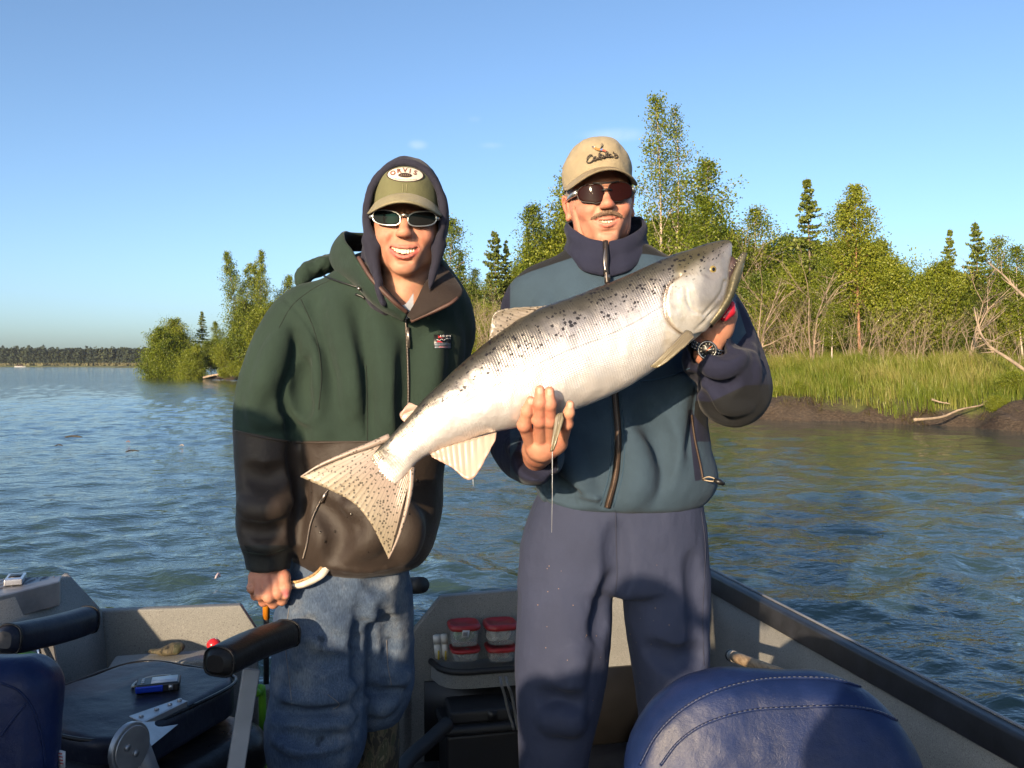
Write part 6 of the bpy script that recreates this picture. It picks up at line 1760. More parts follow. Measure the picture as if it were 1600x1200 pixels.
# ================================================================== the salmon
def salmon_mat():
    m, nt, b = new_mat('salmon_skin')
    up = attr(nt, 'up').outputs['Fac']            # -1 belly .. 1 back
    u = attr(nt, 'along').outputs['Fac']          # metres from the tail
    hd = attr(nt, 'head').outputs['Fac']
    n1 = noise(nt, 26, 4, .6); n2 = noise(nt, 7, 3, .5)
    # scale lattice
    a = attr(nt, 'scale_a').outputs['Fac']; c = attr(nt, 'scale_b').outputs['Fac']
    sa = math_(nt, 'SINE', a); sb = math_(nt, 'SINE', c)
    lat = math_(nt, 'MULTIPLY', sa, sb)
    w = math_(nt, 'ADD', up, math_(nt, 'MULTIPLY', math_(nt, 'SUBTRACT', n1.outputs[0], .5), .35))
    col = ramp(nt, math_(nt, 'MULTIPLY_ADD', w, .5, .5), [(.0, (.72, .66, .62)), (.30, (.80, .76, .73)), (.52, (.78, .73, .71)), (.64, (.56, .51, .49)), (.76, (.29, .265, .25)), (.89, (.115, .105, .085)), (1, (.060, .058, .042))]).outputs[0]
    # golden mottling on the head
    hc = ramp(nt, math_(nt, 'MULTIPLY_ADD', w, .5, .5), [(.2, (.74, .67, .58)), (.58, (.82, .76, .66)), (.70, (.50, .44, .35)), (.84, (.13, .115, .065))]).outputs[0]
    hc = mixc(nt, ramp(nt, n1.outputs[0], [(.48, 0), (.70, .55)]).outputs[0], hc, (.42, .32, .19))
    hc = mixc(nt, math_(nt, 'MULTIPLY', attr(nt, 'snout').outputs['Fac'], .8), hc, ramp(nt, n1.outputs[0], [(.3, (.21, .185, .165)), (.7, (.36, .33, .33))]).outputs[0])
    top = sstep(nt, w, .42, .78); hc = mixc(nt, math_(nt, 'MULTIPLY', top, .85), hc, (.105, .092, .055))
    col = mixc(nt, hd, col, hc)
    # dark spots on the back
    cx = nd(nt, 'ShaderNodeCombineXYZ'); L_(nt, u, cx.inputs[0]); L_(nt, math_(nt, 'MULTIPLY', up, .13), cx.inputs[1])
    vo = nd(nt, 'ShaderNodeTexVoronoi'); vo.inputs['Scale'].default_value = 112; vo.inputs['Randomness'].default_value = 1; L_(nt, cx.outputs[0], vo.inputs['Vector'])
    sz = nd(nt, 'ShaderNodeSeparateColor'); L_(nt, vo.outputs['Color'], sz.inputs[0])
    r = math_(nt, 'MULTIPLY', sz.outputs[0], .46)
    dd = math_(nt, 'ADD', vo.outputs['Distance'], math_(nt, 'MULTIPLY', math_(nt, 'SUBTRACT', noise(nt, 330, 2).outputs[0], .5), .75))
    spot = math_(nt, 'SUBTRACT', 1.0, sstep(nt, math_(nt, 'SUBTRACT', dd, r), -.04, .05))
    area = math_(nt, 'MULTIPLY', sstep(nt, math_(nt, 'ADD', up, math_(nt, 'MULTIPLY', math_(nt, 'SUBTRACT', n2.outputs[0], .5), .2)), .16, .42), .95)
    col = mixc(nt, math_(nt, 'MULTIPLY', spot, area), col, (.020, .019, .022))
    # speckle of dark scale edges above the flank
    sp = math_(nt, 'MULTIPLY', sstep(nt, lat, .2, .7), math_(nt, 'MULTIPLY', sstep(nt, w, .05, .45), .36))
    sp = math_(nt, 'MULTIPLY', sp, math_(nt, 'SUBTRACT', 1.0, hd))
    col = mixc(nt, sp, col, (.10, .085, .08))
    # lateral line
    ll = math_(nt, 'SUBTRACT', 1.0, sstep(nt, math_(nt, 'ABSOLUTE', math_(nt, 'SUBTRACT', up, .08)), .008, .022))
    col = mixc(nt, math_(nt, 'MULTIPLY', math_(nt, 'MULTIPLY', ll, .45), math_(nt, 'SUBTRACT', 1.0, hd)), col, (.24, .20, .18))
    col = mixc(nt, math_(nt, 'MULTIPLY', attr(nt, 'dark').outputs['Fac'], .8), col, (.16, .11, .085))
    L_(nt, col, b.inputs['Base Color'])
    b.inputs['Metallic'].default_value = .62
    L_(nt, math_(nt, 'ADD', .26, math_(nt, 'MULTIPLY', n1.outputs[0], .20)), b.inputs['Roughness'])
    h = math_(nt, 'MULTIPLY', lat, math_(nt, 'SUBTRACT', 1.0, hd))
    patch = math_(nt, 'MULTIPLY', h, sstep(nt, noise(nt, 9, 4, .6).outputs[0], .40, .62)); nrm = bump(nt, None, patch, .32, .0012)
    n5 = noise(nt, 75, 4, .65); bump(nt, b, math_(nt, 'ADD', math_(nt, 'MULTIPLY', n1.outputs[0], .6), math_(nt, 'MULTIPLY', n5.outputs[0], .35)), .45, .005, nrm)
    return m
def fin_mat(name, c0, c1, spots=True):
    m, nt, b = new_mat(name)
    ra = attr(nt, 'ray').outputs['Fac']; w = attr(nt, 'out').outputs['Fac']
    st = math_(nt, 'SINE', math_(nt, 'MULTIPLY', ra, 1.0))
    base = mixc(nt, sstep(nt, w, .25, 1.0), c0, c1)
    col = mixc(nt, math_(nt, 'MULTIPLY', sstep(nt, st, .0, .9), .34 if spots else .18), base, tuple(np.array(c0) * .40))
    if spots:
        vo = nd(nt, 'ShaderNodeTexVoronoi'); vo.inputs['Scale'].default_value = 150
        mp = nd(nt, 'ShaderNodeTexCoord'); L_(nt, mp.outputs['Object'], vo.inputs['Vector'])
        s_ = math_(nt, 'SUBTRACT', 1.0, sstep(nt, vo.outputs['Distance'], .26, .36))
        col = mixc(nt, math_(nt, 'MULTIPLY', s_, .9), col, (.045, .035, .022))
    L_(nt, col, b.inputs['Base Color']); b.inputs['Roughness'].default_value = .32
    b.inputs['Subsurface Weight'].default_value = .0
    bump(nt, b, st, .22, .0014)
    return m
def salmon():
    root = empty('salmon', W(880, 570, 1.83), label='big silver king salmon with spotted back held up across the picture', cat='fish')
    ST = [  # dorsal px, ventral px, depth, half thickness ratio
        ((578, 716), (606, 762), 1.750, .06), ((588, 704), (624, 750), 1.752, .16), ((600, 691), (641, 735), 1.755, .40), ((614, 677), (652, 722), 1.757, .50), ((632, 657), (668, 712), 1.760, .58), ((655, 631), (692, 700), 1.765, .62), ((682, 604), (722, 690), 1.77, .62), ((714, 574), (756, 680), 1.78, .60),
        ((750, 543), (796, 671), 1.79, .56), ((788, 514), (836, 661), 1.80, .54), ((826, 490), (880, 647), 1.81, .53), ((868, 472), (926, 630), 1.82, .53), ((908, 459), (968, 611), 1.83, .53), ((950, 443), (1008, 588), 1.838, .53), ((990, 425), (1044, 562), 1.845, .53),
        ((1022, 411), (1072, 540), 1.85, .54), ((1050, 399), (1096, 521), 1.853, .54), ((1074, 390), (1116, 500), 1.856, .53), ((1096, 383), (1130, 474), 1.858, .50), ((1114, 378), (1138, 446), 1.86, .46), ((1128, 375), (1141, 419), 1.86, .42), ((1138, 374.5), (1143, 398), 1.86, .36), ((1143, 378), (1144, 386), 1.86, .3)]
    arr = np.array([[*d, *v, dep, r] for d, v, dep, r in ST], float)
    n, mm = 440, 120
    q = catmull(arr, n)
    D = np.stack([W(*p) for p in q[:, [0, 1, 4]]]); Vn = np.stack([W(*p) for p in q[:, [2, 3, 4]]])
    cen = (D + Vn) / 2; hv = (D - Vn) / 2; hl = np.linalg.norm(hv, axis=1)
    ax = np.gradient(cen, axis=0); ax /= np.linalg.norm(ax, axis=1)[:, None]
    th_d = np.cross(ax, hv / hl[:, None]); th_d /= np.linalg.norm(th_d, axis=1)[:, None]
    s = np.concatenate([[0], np.cumsum(np.linalg.norm(np.diff(cen, axis=0), axis=1))])
    t = np.linspace(0, 2 * np.pi, mm, endpoint=False)
    ct, st = np.cos(t), np.sin(t)
    pw = .86
    shp_v = np.sign(ct) * np.abs(ct) ** pw; shp_t = np.sign(st) * np.abs(st) ** (pw * 1.05)
    thick = q[:, 5] * hl
    P = cen[:, None] + hv[:, None] * shp_v[None, :, None] + th_d[:, None] * (thick[:, None] * shp_t[None])[..., None]
    fx, fy = 800 + P[..., 0] / P[..., 1] * F, HOR - (P[..., 2] - CZ) / P[..., 1] * F
    front = np.clip(-((P - cen[:, None]) * np.array([0, 1, 0])).sum(-1) / np.maximum(thick, 1e-4)[:, None], 0, 1)
    outw = P - cen[:, None]; outw /= np.linalg.norm(outw, axis=-1)[..., None] + 1e-9
    # gill cover: plate standing proud of the body, with a groove behind it
    gill = [(1062, 434), (1046, 446), (1040, 470), (1042, 492), (1052, 510), (1072, 522), (1100, 517)]
    sd = segdist2(fx.reshape(-1), fy.reshape(-1), catmull(np.array(gill[::-1], float), 40)).reshape(fx.shape)
    sd = np.where((fx > 1000), -sd, -99)     # > 0 on the head side
    if sd[np.argmin(np.abs(fx - 1080) + np.abs(fy - 470) + 1e3 * (front < .3)).item() // mm, 0] < -98: pass
    side = np.sign(sd.reshape(-1)[np.argmin((np.abs(fx - 1085) + np.abs(fy - 472) + 1e3 * (front < .3)).reshape(-1))])
    sd = sd * side
    onh = (front > .15)
    plate = np.clip((sd + 1.0) / 2.5, 0, 1) * np.exp(-np.clip(sd, 0, 60) / 22.)
    disp = .0062 * plate - .0040 * np.exp(-((sd + 2.6) / 2.8) ** 2)
    band = (fx > 1035) & (fy > 428)
    disp = disp * np.where(band, 1, 0) * np.clip((front - .15) / .25, 0, 1)
    # inner crease of the cheek, eye socket and jaw hollows
    def groove(line, depth, w):
        d = np.abs(segdist2(fx.reshape(-1), fy.reshape(-1), catmull(np.array(line, float), 24)).reshape(fx.shape)); return -depth * np.exp(-(d / w) ** 2) * (front > .1)
    disp += groove([(1072, 452), (1074, 472), (1082, 484), (1096, 490), (1108, 484)], .0016, 2.2)
    disp += groove([(1098, 425), (1112, 432), (1124, 428)], .0020, 3.0)
    disp += groove([(1132, 440), (1128, 455), (1118, 470), (1100, 492)], .0028, 3.0)
    for k in range(5): disp += groove([(1084 + 7 * k, 514 - 6 * k), (1096 + 7 * k, 505 - 7 * k), (1108 + 5 * k, 492 - 7 * k)], .0016, 1.4)
    disp += -.0035 * np.exp(-((fx - 1114) / 9) ** 2 - ((fy - 421) / 7) ** 2) * (front > .1)
    disp += .0016 * fbm(P[..., 0] * 30, P[..., 1] * 30, P[..., 2] * 30, 3)
    dark = np.exp(-((sd + 1.8) / 2.4) ** 2) * (front > .12) * band
    P = P + outw * disp[..., None]
    up = np.broadcast_to(shp_v[None], (n, mm)).copy()
    al = np.broadcast_to(s[:, None], (n, mm))
    girth = t[None] * np.ones((n, 1)); girth = np.where(girth > np.pi, 2 * np.pi - girth, girth) * (.55 * hl + .45 * thick)[:, None]
    pit = .0052
    sa = (al / pit + girth / (pit * .62)) * np.pi / 1.0; sb = (al / pit - girth / (pit * .62)) * np.pi / 1.0
    headw = np.clip((sd + 2) / 3, 0, 1) * (fx > 1035); headw = np.maximum(headw, np.clip((fx + (fy - 430) * .15 - 1046) / 12, 0, 1))
    ge = Geo(); ge.grid(np.transpose(P, (0, 1, 2)).transpose(1, 0, 2), closed_u=True, up=up.T.reshape(-1), along=al.T.reshape(-1), scale_a=sa.T.reshape(-1), scale_b=sb.T.reshape(-1), head=headw.T.reshape(-1), dark=dark.T.reshape(-1), snout=(np.clip((fx + (fy - 430) * .25 - 1086) / 16, 0, 1) * np.clip((492 - fy) / 20, 0, 1)).T.reshape(-1))
    M_SAL = salmon_mat()
    body = ge.build('body', M_SAL, root, smooth=True)
    bvV = P.transpose(1, 0, 2).reshape(-1, 3); bvQ = ge.q[0]; sf = Surf(bvV, bvQ)
    # lower jaw with its hook
    J = [((1100, 500), (1112, 512), 1.858, .8), ((1116, 478), (1130, 492), 1.858, .8), ((1130, 455), (1143, 470), 1.859, .75), ((1137, 434), (1153, 446), 1.86, .62), ((1143, 420), (1159, 427), 1.86, .55), ((1150, 408), (1163, 411), 1.86, .5), ((1156, 399), (1167, 400), 1.86, .5), ((1161, 394), (1167, 395), 1.86, .5)]
    def loft(J, name, mat, pw=1.0, nn=60, mm=28, **at):
        a = catmull(np.array([[*d, *v, dep, r] for d, v, dep, r in J], float), nn)
        D = np.stack([W(*p) for p in a[:, [0, 1, 4]]]); Vn = np.stack([W(*p) for p in a[:, [2, 3, 4]]]); c = (D + Vn) / 2; h = (D - Vn) / 2; hl = np.linalg.norm(h, axis=1)
        axx = np.gradient(c, axis=0); axx /= np.linalg.norm(axx, axis=1)[:, None]; td = np.cross(axx, h); td /= np.linalg.norm(td, axis=1)[:, None]
        t = np.linspace(0, 2 * np.pi, mm, endpoint=False)
        wide = at.pop('wide', None); tk = hl * a[:, 5] if wide is None else np.interp(np.linspace(0, 1, nn), np.linspace(0, 1, len(wide)), wide)
        P = c[:, None] + h[:, None] * np.cos(t)[None, :, None] + td[:, None] * (tk[:, None] * np.sin(t)[None])[..., None]
        g = Geo(); A = P.transpose(1, 0, 2); k = A.shape[0] * A.shape[1]
        d_ = dict(up=np.repeat(np.cos(t), nn), along=np.zeros(k), scale_a=np.zeros(k), scale_b=np.zeros(k), head=np.ones(k)); d_.update(at)
        g.grid(A, closed_u=True, **d_); return g.build(name, mat, root, smooth=True)
    loft(J, 'lower_jaw', M_SAL, wide=[.028, .028, .025, .020, .015, .010, .0075, .004], up=np.full(60 * 28, .66))
    M_MOUTH = simple('mouth_lining', (.050, .032, .030), .3, var=.4, scale=60)
    loft([((1112, 440), (1124, 470), 1.857, .5), ((1128, 425), (1138, 446), 1.858, .5), ((1138, 408), (1148, 424), 1.859, .4), ((1143, 400), (1152, 410), 1.86, .4)], 'mouth', M_MOUTH, wide=[.016, .015, .012, .006])
    ge = Geo()
    for k in range(7):
        a = np.array([1142 + k * 3.2, 424 - k * 4.2]); ge.tube(np.array([W(*a, 1.845), W(a[0] - 2.2, a[1] - 2.4, 1.845)]), [.0010, .0003], 5)
    ge.build('teeth', simple('fish_teeth', (.32, .28, .22), .4), root)
    # eye
    h = sf.pix(1114, 421, .0005); p, nn_ = h
    ge = Geo(); e1 = np.cross(nn_, [0, 0, 1.]); e1 /= np.linalg.norm(e1); e2 = np.cross(nn_, e1)
    def dome(r, lift, hgt, name, mat, par):
        tt = np.linspace(0, 2 * np.pi, 20, endpoint=False); ph = np.linspace(0, np.pi / 2, 7)
        A = np.array([[p + nn_ * (lift + hgt * math.sin(f)) + r * math.cos(f) * (math.cos(a) * e1 + math.sin(a) * e2) for f in ph] for a in tt]); g = Geo(); g.grid(A, closed_u=True); return g.build(name, mat, par, smooth=True)
    ey = dome(.0088, -.0015, .0040, 'eye', simple('eye_gold', (.20, .15, .05), .15), root)
    dome(.0045, .0012, .0018, 'pupil', simple('eye_black', (.005, .005, .006), .05), ey)
    dome(.0125, -.003, .0030, 'eye_rim', simple('eye_rim', (.17, .145, .12), .3), ey)
    # gills showing under the chin
    s2 = SDF(W(1126, 500, 1.84) - .02, W(1150, 470, 1.92) + .02, .002)
    s2.chain([W(1132, 495, 1.872), W(1140, 486, 1.875), W(1143, 476, 1.875)], [.010, .012, .008], .004)
    V, Q = s2.mesh(); mesh_np('gill', V, Q, simple('gill_red', (.42, .015, .03), .2), root)
    # fins: base line, outer edge, depth offsets, bow
    def fin(name, base, edge, mat, rays=16, thick=.003, nb=46, no=16, ripple=.0015, bow=0., parent=root, mid=None):
        a = catmull(np.stack([W(*p) for p in base]), nb); b = catmull(np.stack([W(*p) for p in edge]), nb); r = np.linspace(0, 1, no)
        P = a[:, None] * (1 - r)[None, :, None] + b[:, None] * r[None, :, None]
        u = np.linspace(0, 1, nb); w = np.broadcast_to(r[None], (nb, no)); U = np.broadcast_to(u[:, None], (nb, no))
        P = P + np.array([0, 1, 0]) * (ripple * np.sin(U * rays * 2 * np.pi) * (1 - .4 * w) - bow * np.sin(np.pi * w) + .002 * np.sin(U * 9 + w * 5) * w)[..., None]
        g = Geo(); g.grid(P, ray=(U * rays * 2 * np.pi).reshape(-1), out=w.reshape(-1)); o = g.build(name, mat, parent, smooth=True); m_ = solid(o, thick, 0); return o
    M_TAIL = fin_mat('tail_fin', (.30, .235, .195), (.28, .235, .165)); M_FIN = fin_mat('back_fin', (.24, .20, .16), (.20, .17, .13)); M_FINP = fin_mat('pale_fin', (.40, .31, .25), (.46, .29, .23), False); M_FIND = fin_mat('olive_fin', (.15, .125, .085), (.19, .16, .10), False)
    fin('tail_fin', [(603, 686, 1.757), (600, 700, 1.756), (606, 716, 1.755), (618, 728, 1.755), (632, 737, 1.756), (645, 731, 1.757)],
        [(470, 745, 1.74), (512, 764, 1.735), (552, 786, 1.735), (578, 815, 1.735), (594, 845, 1.738), (607, 873, 1.742)], M_TAIL, 22, .004, 90, 26, .0005)
    # fleshy root of the tail, leading edges
    g = Geo(); g.tube(catmull([W(609, 683, 1.757), W(580, 695, 1.75), (W(540, 710, 1.745)), W(500, 727, 1.742), W(470, 745, 1.74)], 24), np.linspace(.008, .0014, 24), 8, ray=0, out=.1)
    g.tube(catmull([W(643, 730, 1.757), W(641, 765, 1.75), W(634, 800, 1.745), W(622, 840, 1.742), W(607, 873, 1.742)], 24), np.linspace(.007, .0014, 24), 8, ray=0, out=.1); g.build('fin_edge', M_TAIL, root, smooth=True)
    fin('dorsal_fin', [(757, 540, 1.80), (782, 520, 1.80), (810, 501, 1.81), (838, 487, 1.815), (862, 476, 1.82)], [(766, 536, 1.80), (767, 510, 1.80), (773, 489, 1.80), (800, 482, 1.81), (855, 480, 1.82)], M_FIN, 13, .004, 46, 14)
    fin('adipose_fin', [(642, 654, 1.762), (650, 645, 1.762), (658, 636, 1.764)], [(633, 660, 1.76), (625, 648, 1.76), (640, 630, 1.762)], M_FINP, 3, .007, 20, 10, 0)
    fin('anal_fin', [(672, 709, 1.757), (700, 696, 1.762), (735, 686, 1.768), (776, 676, 1.775)], [(676, 714, 1.755), (705, 730, 1.75), (738, 748, 1.745), (774, 688, 1.76)], M_FINP, 11, .0035, 46, 14)
    fin('pelvic_fin', [(868, 650, 1.735), (873, 646, 1.735), (879, 645, 1.737)], [(860, 706, 1.72), (866, 700, 1.72), (880, 655, 1.73)], M_FIND, 4, .004, 24, 14, .0006)
    pf = [sf.pix(1079, 516, .001)[0], sf.pix(1083, 522, .001)[0], sf.pix(1080, 530, .001)[0]]
    fin('pectoral_fin', [(1072, 516, 1.752), (1080, 519, 1.750), (1084, 526, 1.752)], [(1016, 573, 1.735), (1030, 573, 1.733), (1062, 548, 1.738)], M_FIND, 6, .004, 30, 14, .0006, bow=.006)
    # water running off the fin tips
    m, nt, b = new_mat('water_thread'); b.inputs['Base Color'].default_value = (.75, .78, .8, 1); b.inputs['Roughness'].default_value = .05; b.inputs['Transmission Weight'].default_value = .5; b.inputs['IOR'].default_value = 1.33
    g = Geo(); g.tube(np.array([W(863, 706, 1.72), W(863, 770, 1.72), W(862, 832, 1.72)]), [.0010, .0005, .0004], 5); g.build('dripping_water', m, root, smooth=True)
    g = Geo(); g.tube(np.array([W(739, 748, 1.745), W(739.5, 760, 1.745)]), [.0008, .0006], 5); g.build('dripping_water', m, root, smooth=True)
salmon()
# ================================================================== the boat
# boat frame: origin at the right rear corner of the floor; s runs to the left along the transom, t towards the bow (behind the camera)
BO = np.array([.70, 3.17, 0.]); BS = np.array([-.9755, -.2198, 0.]); BT = np.array([.2198, -.9755, 0.]); BZ = np.array([0, 0, 1.])
def B(s, t, z): return BO + BS * s + BT * t + BZ * z
BROT = np.stack([BS, BT, BZ], 1)
def bbox(ge, s0, s1, t0, t1, z0, z1, **k): ge.box(B((s0 + s1) / 2, (t0 + t1) / 2, (z0 + z1) / 2), (abs(s1 - s0), abs(t1 - t0), abs(z1 - z0)), rot=BROT, **k)
def to_boat(p):
    d = np.asarray(p) - BO; return np.array([d @ BS, d @ BT, d[2]])
def speckle(name, base, spk, rough=.7, amt=.5):
    m, nt, b = new_mat(name)
    n = noise(nt, 420, 2, .6); n2 = noise(nt, 6, 4, .6)
    c = mixc(nt, sstep(nt, n.outputs[0], .52, .62), base, spk)
    c = mixc(nt, sstep(nt, noise(nt, 300, 2).outputs[0], .60, .68), c, tuple(np.array(base) * .55))
    c = mixc(nt, .35, c, ramp(nt, n2.outputs[0], [(.3, (.6, .6, .6)), (.7, (1.15, 1.15, 1.15))]).outputs[0], 'MULTIPLY')
    L_(nt, c, b.inputs['Base Color']); b.inputs['Roughness'].default_value = rough
    bump(nt, b, n.outputs[0], .25, .002)
    return m
M_HULL = speckle('speckled_hull_paint', (.185, .19, .185), (.26, .26, .245))
M_RAIL = simple('dark_gunwale', (.018, .020, .026), .45, var=.4, scale=14, bump_s=.2, bump_scale=80)
M_ALU = simple('aluminium', (.42, .42, .43), .42, .85, var=.2, scale=18, bump_s=.1, bump_scale=160)
M_ALUP = simple('grey_painted_metal', (.20, .205, .22), .45, .3, var=.2, scale=10)
def tread():
    m, nt, b = new_mat('diamond_plate')
    n = noise(nt, 12, 4, .6)
    L_(nt, ramp(nt, n.outputs[0], [(.3, (.20, .20, .215)), (.7, (.34, .34, .35))]).outputs[0], b.inputs['Base Color']); b.inputs['Metallic'].default_value = .7; b.inputs['Roughness'].default_value = .45
    return m
M_TREAD = tread()
def vinyl(name, col, rough=.38, scratch=.0, sc=(1, 1, 1)):
    m, nt, b = new_mat(name); c = np.array(col)
    n = noise(nt, 9, 5, .65); n2 = noise(nt, 60, 4, .6, stretch=(1, 4, 1)); n3 = noise(nt, 700, 2)
    cc = ramp(nt, n.outputs[0], [(.3, tuple(c * .75)), (.7, tuple(c * 1.25))]).outputs[0]
    if scratch: cc = mixc(nt, math_(nt, 'MULTIPLY', sstep(nt, n2.outputs[0], .56, .72), scratch), cc, sc)
    L_(nt, cc, b.inputs['Base Color'])
    L_(nt, math_(nt, 'ADD', rough - .14, math_(nt, 'MULTIPLY', n.outputs[0], .22)), b.inputs['Roughness']); b.inputs['Specular IOR Level'].default_value = .22
    h = math_(nt, 'ADD', math_(nt, 'MULTIPLY', n3.outputs[0], .0006), math_(nt, 'MULTIPLY', n.outputs[0], .006)); bump(nt, b, h, .6, 1.0)
    return m
M_VDARK = vinyl('dark_navy_vinyl', (.014, .017, .030), .42, .5, (.045, .040, .045))
M_VBLACK = vinyl('black_vinyl', (.012, .012, .014), .34)
M_VBROWN = vinyl('brown_black_vinyl', (.014, .0125, .0125), .38)
M_VBLUE = vinyl('royal_blue_vinyl', (.007, .016, .062), .40, .10, (.05, .055, .10))
def zpix(py, d): return CZ - (py - HOR) / F * d
GZ = .65       # gunwale height
def boat():
    root = empty('motor_boat', B(1.0, 0, .1), label='grey speckled aluminium boat carrying the two men', cat='boat')
    # floor
    g = Geo(); bbox(g, -.02, 2.9, .02, 5.2, .06, .10); fl = g.build('floor', M_TREAD, root)
    # raised treads of the plate where it can be seen
    g = Geo()
    for i in range(64):
        for j in range(24):
            s_, t_ = .25 + i * .022 + (j % 2) * .011, .25 + j * .028
            a = R_(45 if (i + j) % 2 else -45); d = BS * math.cos(a) + BT * math.sin(a); e = np.cross(BZ, d); c = B(s_, t_, .1)
            g.add([c - d * .010, c + e * .0028 + BZ * .0, c + d * .010, c - e * .0028, c + BZ * .0022], None, [[0, 3, 4], [3, 2, 4], [2, 1, 4], [1, 0, 4]])
    tr = g.build('tread_pattern', M_TREAD, fl); tag(tr, kind='stuff')
    # transom: two panels either side of the motor notch
    def panel(poly, name, th=.035, mat=M_HULL):
        P = [B(s_, 0, z) for s_, z in poly]; g = Geo(); g.prism(P, -BT * th); o = g.build(name, mat, root); bevel(o, .006, 2); return o
    # photo outline -> transom plane
    def on_transom(px, py):
        o = np.array([0, 0, CZ]); d = W(px, py, 1.0) - o; k = ((BO - o) @ BT) / (d @ BT); return to_boat(o + d * k)
    pr = [on_transom(*p) for p in ((632, 1003), (690, 932), (810, 922))]
    rp = [(.0, .0), (.0, GZ)] + [(p[0], p[2]) for p in pr[::-1]] + [(pr[0][0] + .012, .0)]
    panel(rp, 'transom_panel')
    pl = [on_transom(*p) for p in ((402, 986), (376, 946), (150, 955))]
    lp = [(pl[0][0] - .01, .0), (pl[0][0], pl[0][2]), (pl[1][0], pl[1][2]), (pl[2][0], pl[2][2]), (pl[2][0] + .06, .0)]
    panel(lp, 'transom_panel')
    zn = pr[0][2] - .12
    panel([(pr[0][0] - .03, .0), (pr[0][0] - .03, zn), (pl[0][0] + .03, zn), (pl[0][0] + .03, .0)], 'motor_notch', .05)
    # right side, leaning outwards a little, with the dark rail
    g = Geo()
    A = np.array([[B(.05 - .05 * f, t, .06 + (GZ - .06) * f) for f in np.linspace(0, 1, 5)] for t in np.linspace(-.03, 5.2, 40)]); g.grid(A); o = g.build('side_panel', M_HULL, root, smooth=True); solid(o, .012, 0)
    g = Geo()
    n = 40; tt = np.linspace(-.06, 5.2, n); prof = [(-.022, GZ - .045), (-.024, GZ + .014), (-.018, GZ + .020), (.012, GZ + .020), (.020, GZ + .014), (.021, GZ - .045), (.014, GZ - .047), (-.014, GZ - .047)]
    A = np.array([[B(s_, t, z) for s_, z in prof + prof[:1]] for t in tt]); g.grid(A); o = g.build('gunwale', M_RAIL, root, smooth=False); bevel(o, .004, 2)
    g = Geo(); g.tube(np.array([B(-.014, t, GZ + .0215) for t in tt]), .004, 6); g.build('rail_trim', M_ALUP, root, smooth=True)
    g = Geo(); bbox(g, .07, .24, .02, .95, .10, .30); o = g.build('stern_box', M_HULL, root); bevel(o, .015, 3)
    # shelf with a rim on the right transom panel, with a flat black sheet drawn as the shade below it
    p0, p1 = on_transom(672, 1030), on_transom(872, 1020)
    z = p0[2]
    g = Geo(); n = 28
    def shelf_ring(z, grow):
        a = []
        for u in np.linspace(0, 1, n):
            s_ = p0[0] + (p1[0] - p0[0]) * u; dep = .15 * (1 - abs(2 * u - 1) ** 6) ** .5 + grow; a.append((s_, max(.02, dep), z))
        return a
    top = shelf_ring(z, 0); g.grid(np.array([[B(*p) for p in shelf_ring(z - .055, -.004)], [B(*p) for p in shelf_ring(z - .012, 0)]]));
    g.grid(np.array([[B(s_, .004, z - .012) for s_, _, _ in top], [B(*p) for p in shelf_ring(z - .012, 0)]])); g.grid(np.array([[B(s_, .004, z - .055) for s_, _, _ in top], [B(*p) for p in shelf_ring(z - .055, -.004)]]))
    sh = g.build('shelf', M_HULL, root); 
    g = Geo(); g.tube(np.array([B(*p) for p in shelf_ring(z, 0)]), .010, 8); g.build('shelf_rim', M_BLACKR, sh, smooth=True)
    g = Geo(); bbox(g, .10, p0[0] + .02, .002, .016, .10, z - .07); g.build('shade_sheet', M_BLACK, root)
    # left side: the wall rises from the transom corner to a low deck covered in tread plate
    C = W(150, 955, 2.72)
    top = [C, W(101, 902, 2.60), np.array([-1.36, 2.36, .775]), np.array([-1.75, 1.5, .775]), np.array([-2.0, .4, .775]), np.array([-2.0, -2.2, .775])]
    g = Geo(); A = np.array([[np.array([p[0] + .06 * (1 - f), p[1], .06 + (p[2] - .06) * f]) for f in np.linspace(0, 1, 4)] for p in top]); g.grid(A); o = g.build('left_side_panel', M_HULL, root); solid(o, .02, -1)
    g = Geo(); g.tube(np.array([p + np.array([0, 0, .004]) for p in top[:2]]), .011, 6); g.build('edge_strip', M_ALUP, root, smooth=True)
    Zd = .79
    def dk(px, py): d = (CZ - Zd) * F / (py - HOR); return W(px, py, d)
    P = [dk(97, 899.5), dk(93, 908), dk(0, 931), dk(-90, 953), np.array([-1.95, .4, Zd]), np.array([-2.5, .4, Zd]), np.array([-2.45, 2.2, Zd]), dk(-120, 911)]
    g = Geo(); g.prism(P, -BZ * .07); o = g.build('side_deck', M_TREAD, root); bevel(o, .008, 3)
    g = Geo(); e0 = P[0]; du = (P[7] - P[0]); du /= np.linalg.norm(du); dv = P[2] - P[1]; dv /= np.linalg.norm(dv)
    for i in range(46):
        for j in range(16):
            c = e0 + dv * (.012 + j * .0215) + du * (.012 + i * .0215 + (j % 2) * .0107) + BZ * .0006
            q = 800 + c[0] / c[1] * F
            if segdist2(np.array([c[0]]), np.array([c[1]]), [(P[1][0], P[1][1]), (P[2][0], P[2][1]), (P[3][0], P[3][1]), (P[4][0], P[4][1])])[0] > -.012 if False else False: continue
            an = R_(45 if (i + j) % 2 else -45); d = du * math.cos(an) + dv * math.sin(an); d /= np.linalg.norm(d); e = np.cross(BZ, d)
            g.add([c - d * .0095, c + e * .003, c + d * .0095, c - e * .003, c + BZ * .0024], None, [[0, 3, 4], [3, 2, 4], [2, 1, 4], [1, 0, 4]])
    t2 = g.build('tread_pattern', M_TREAD, o); tag(t2, kind='stuff')
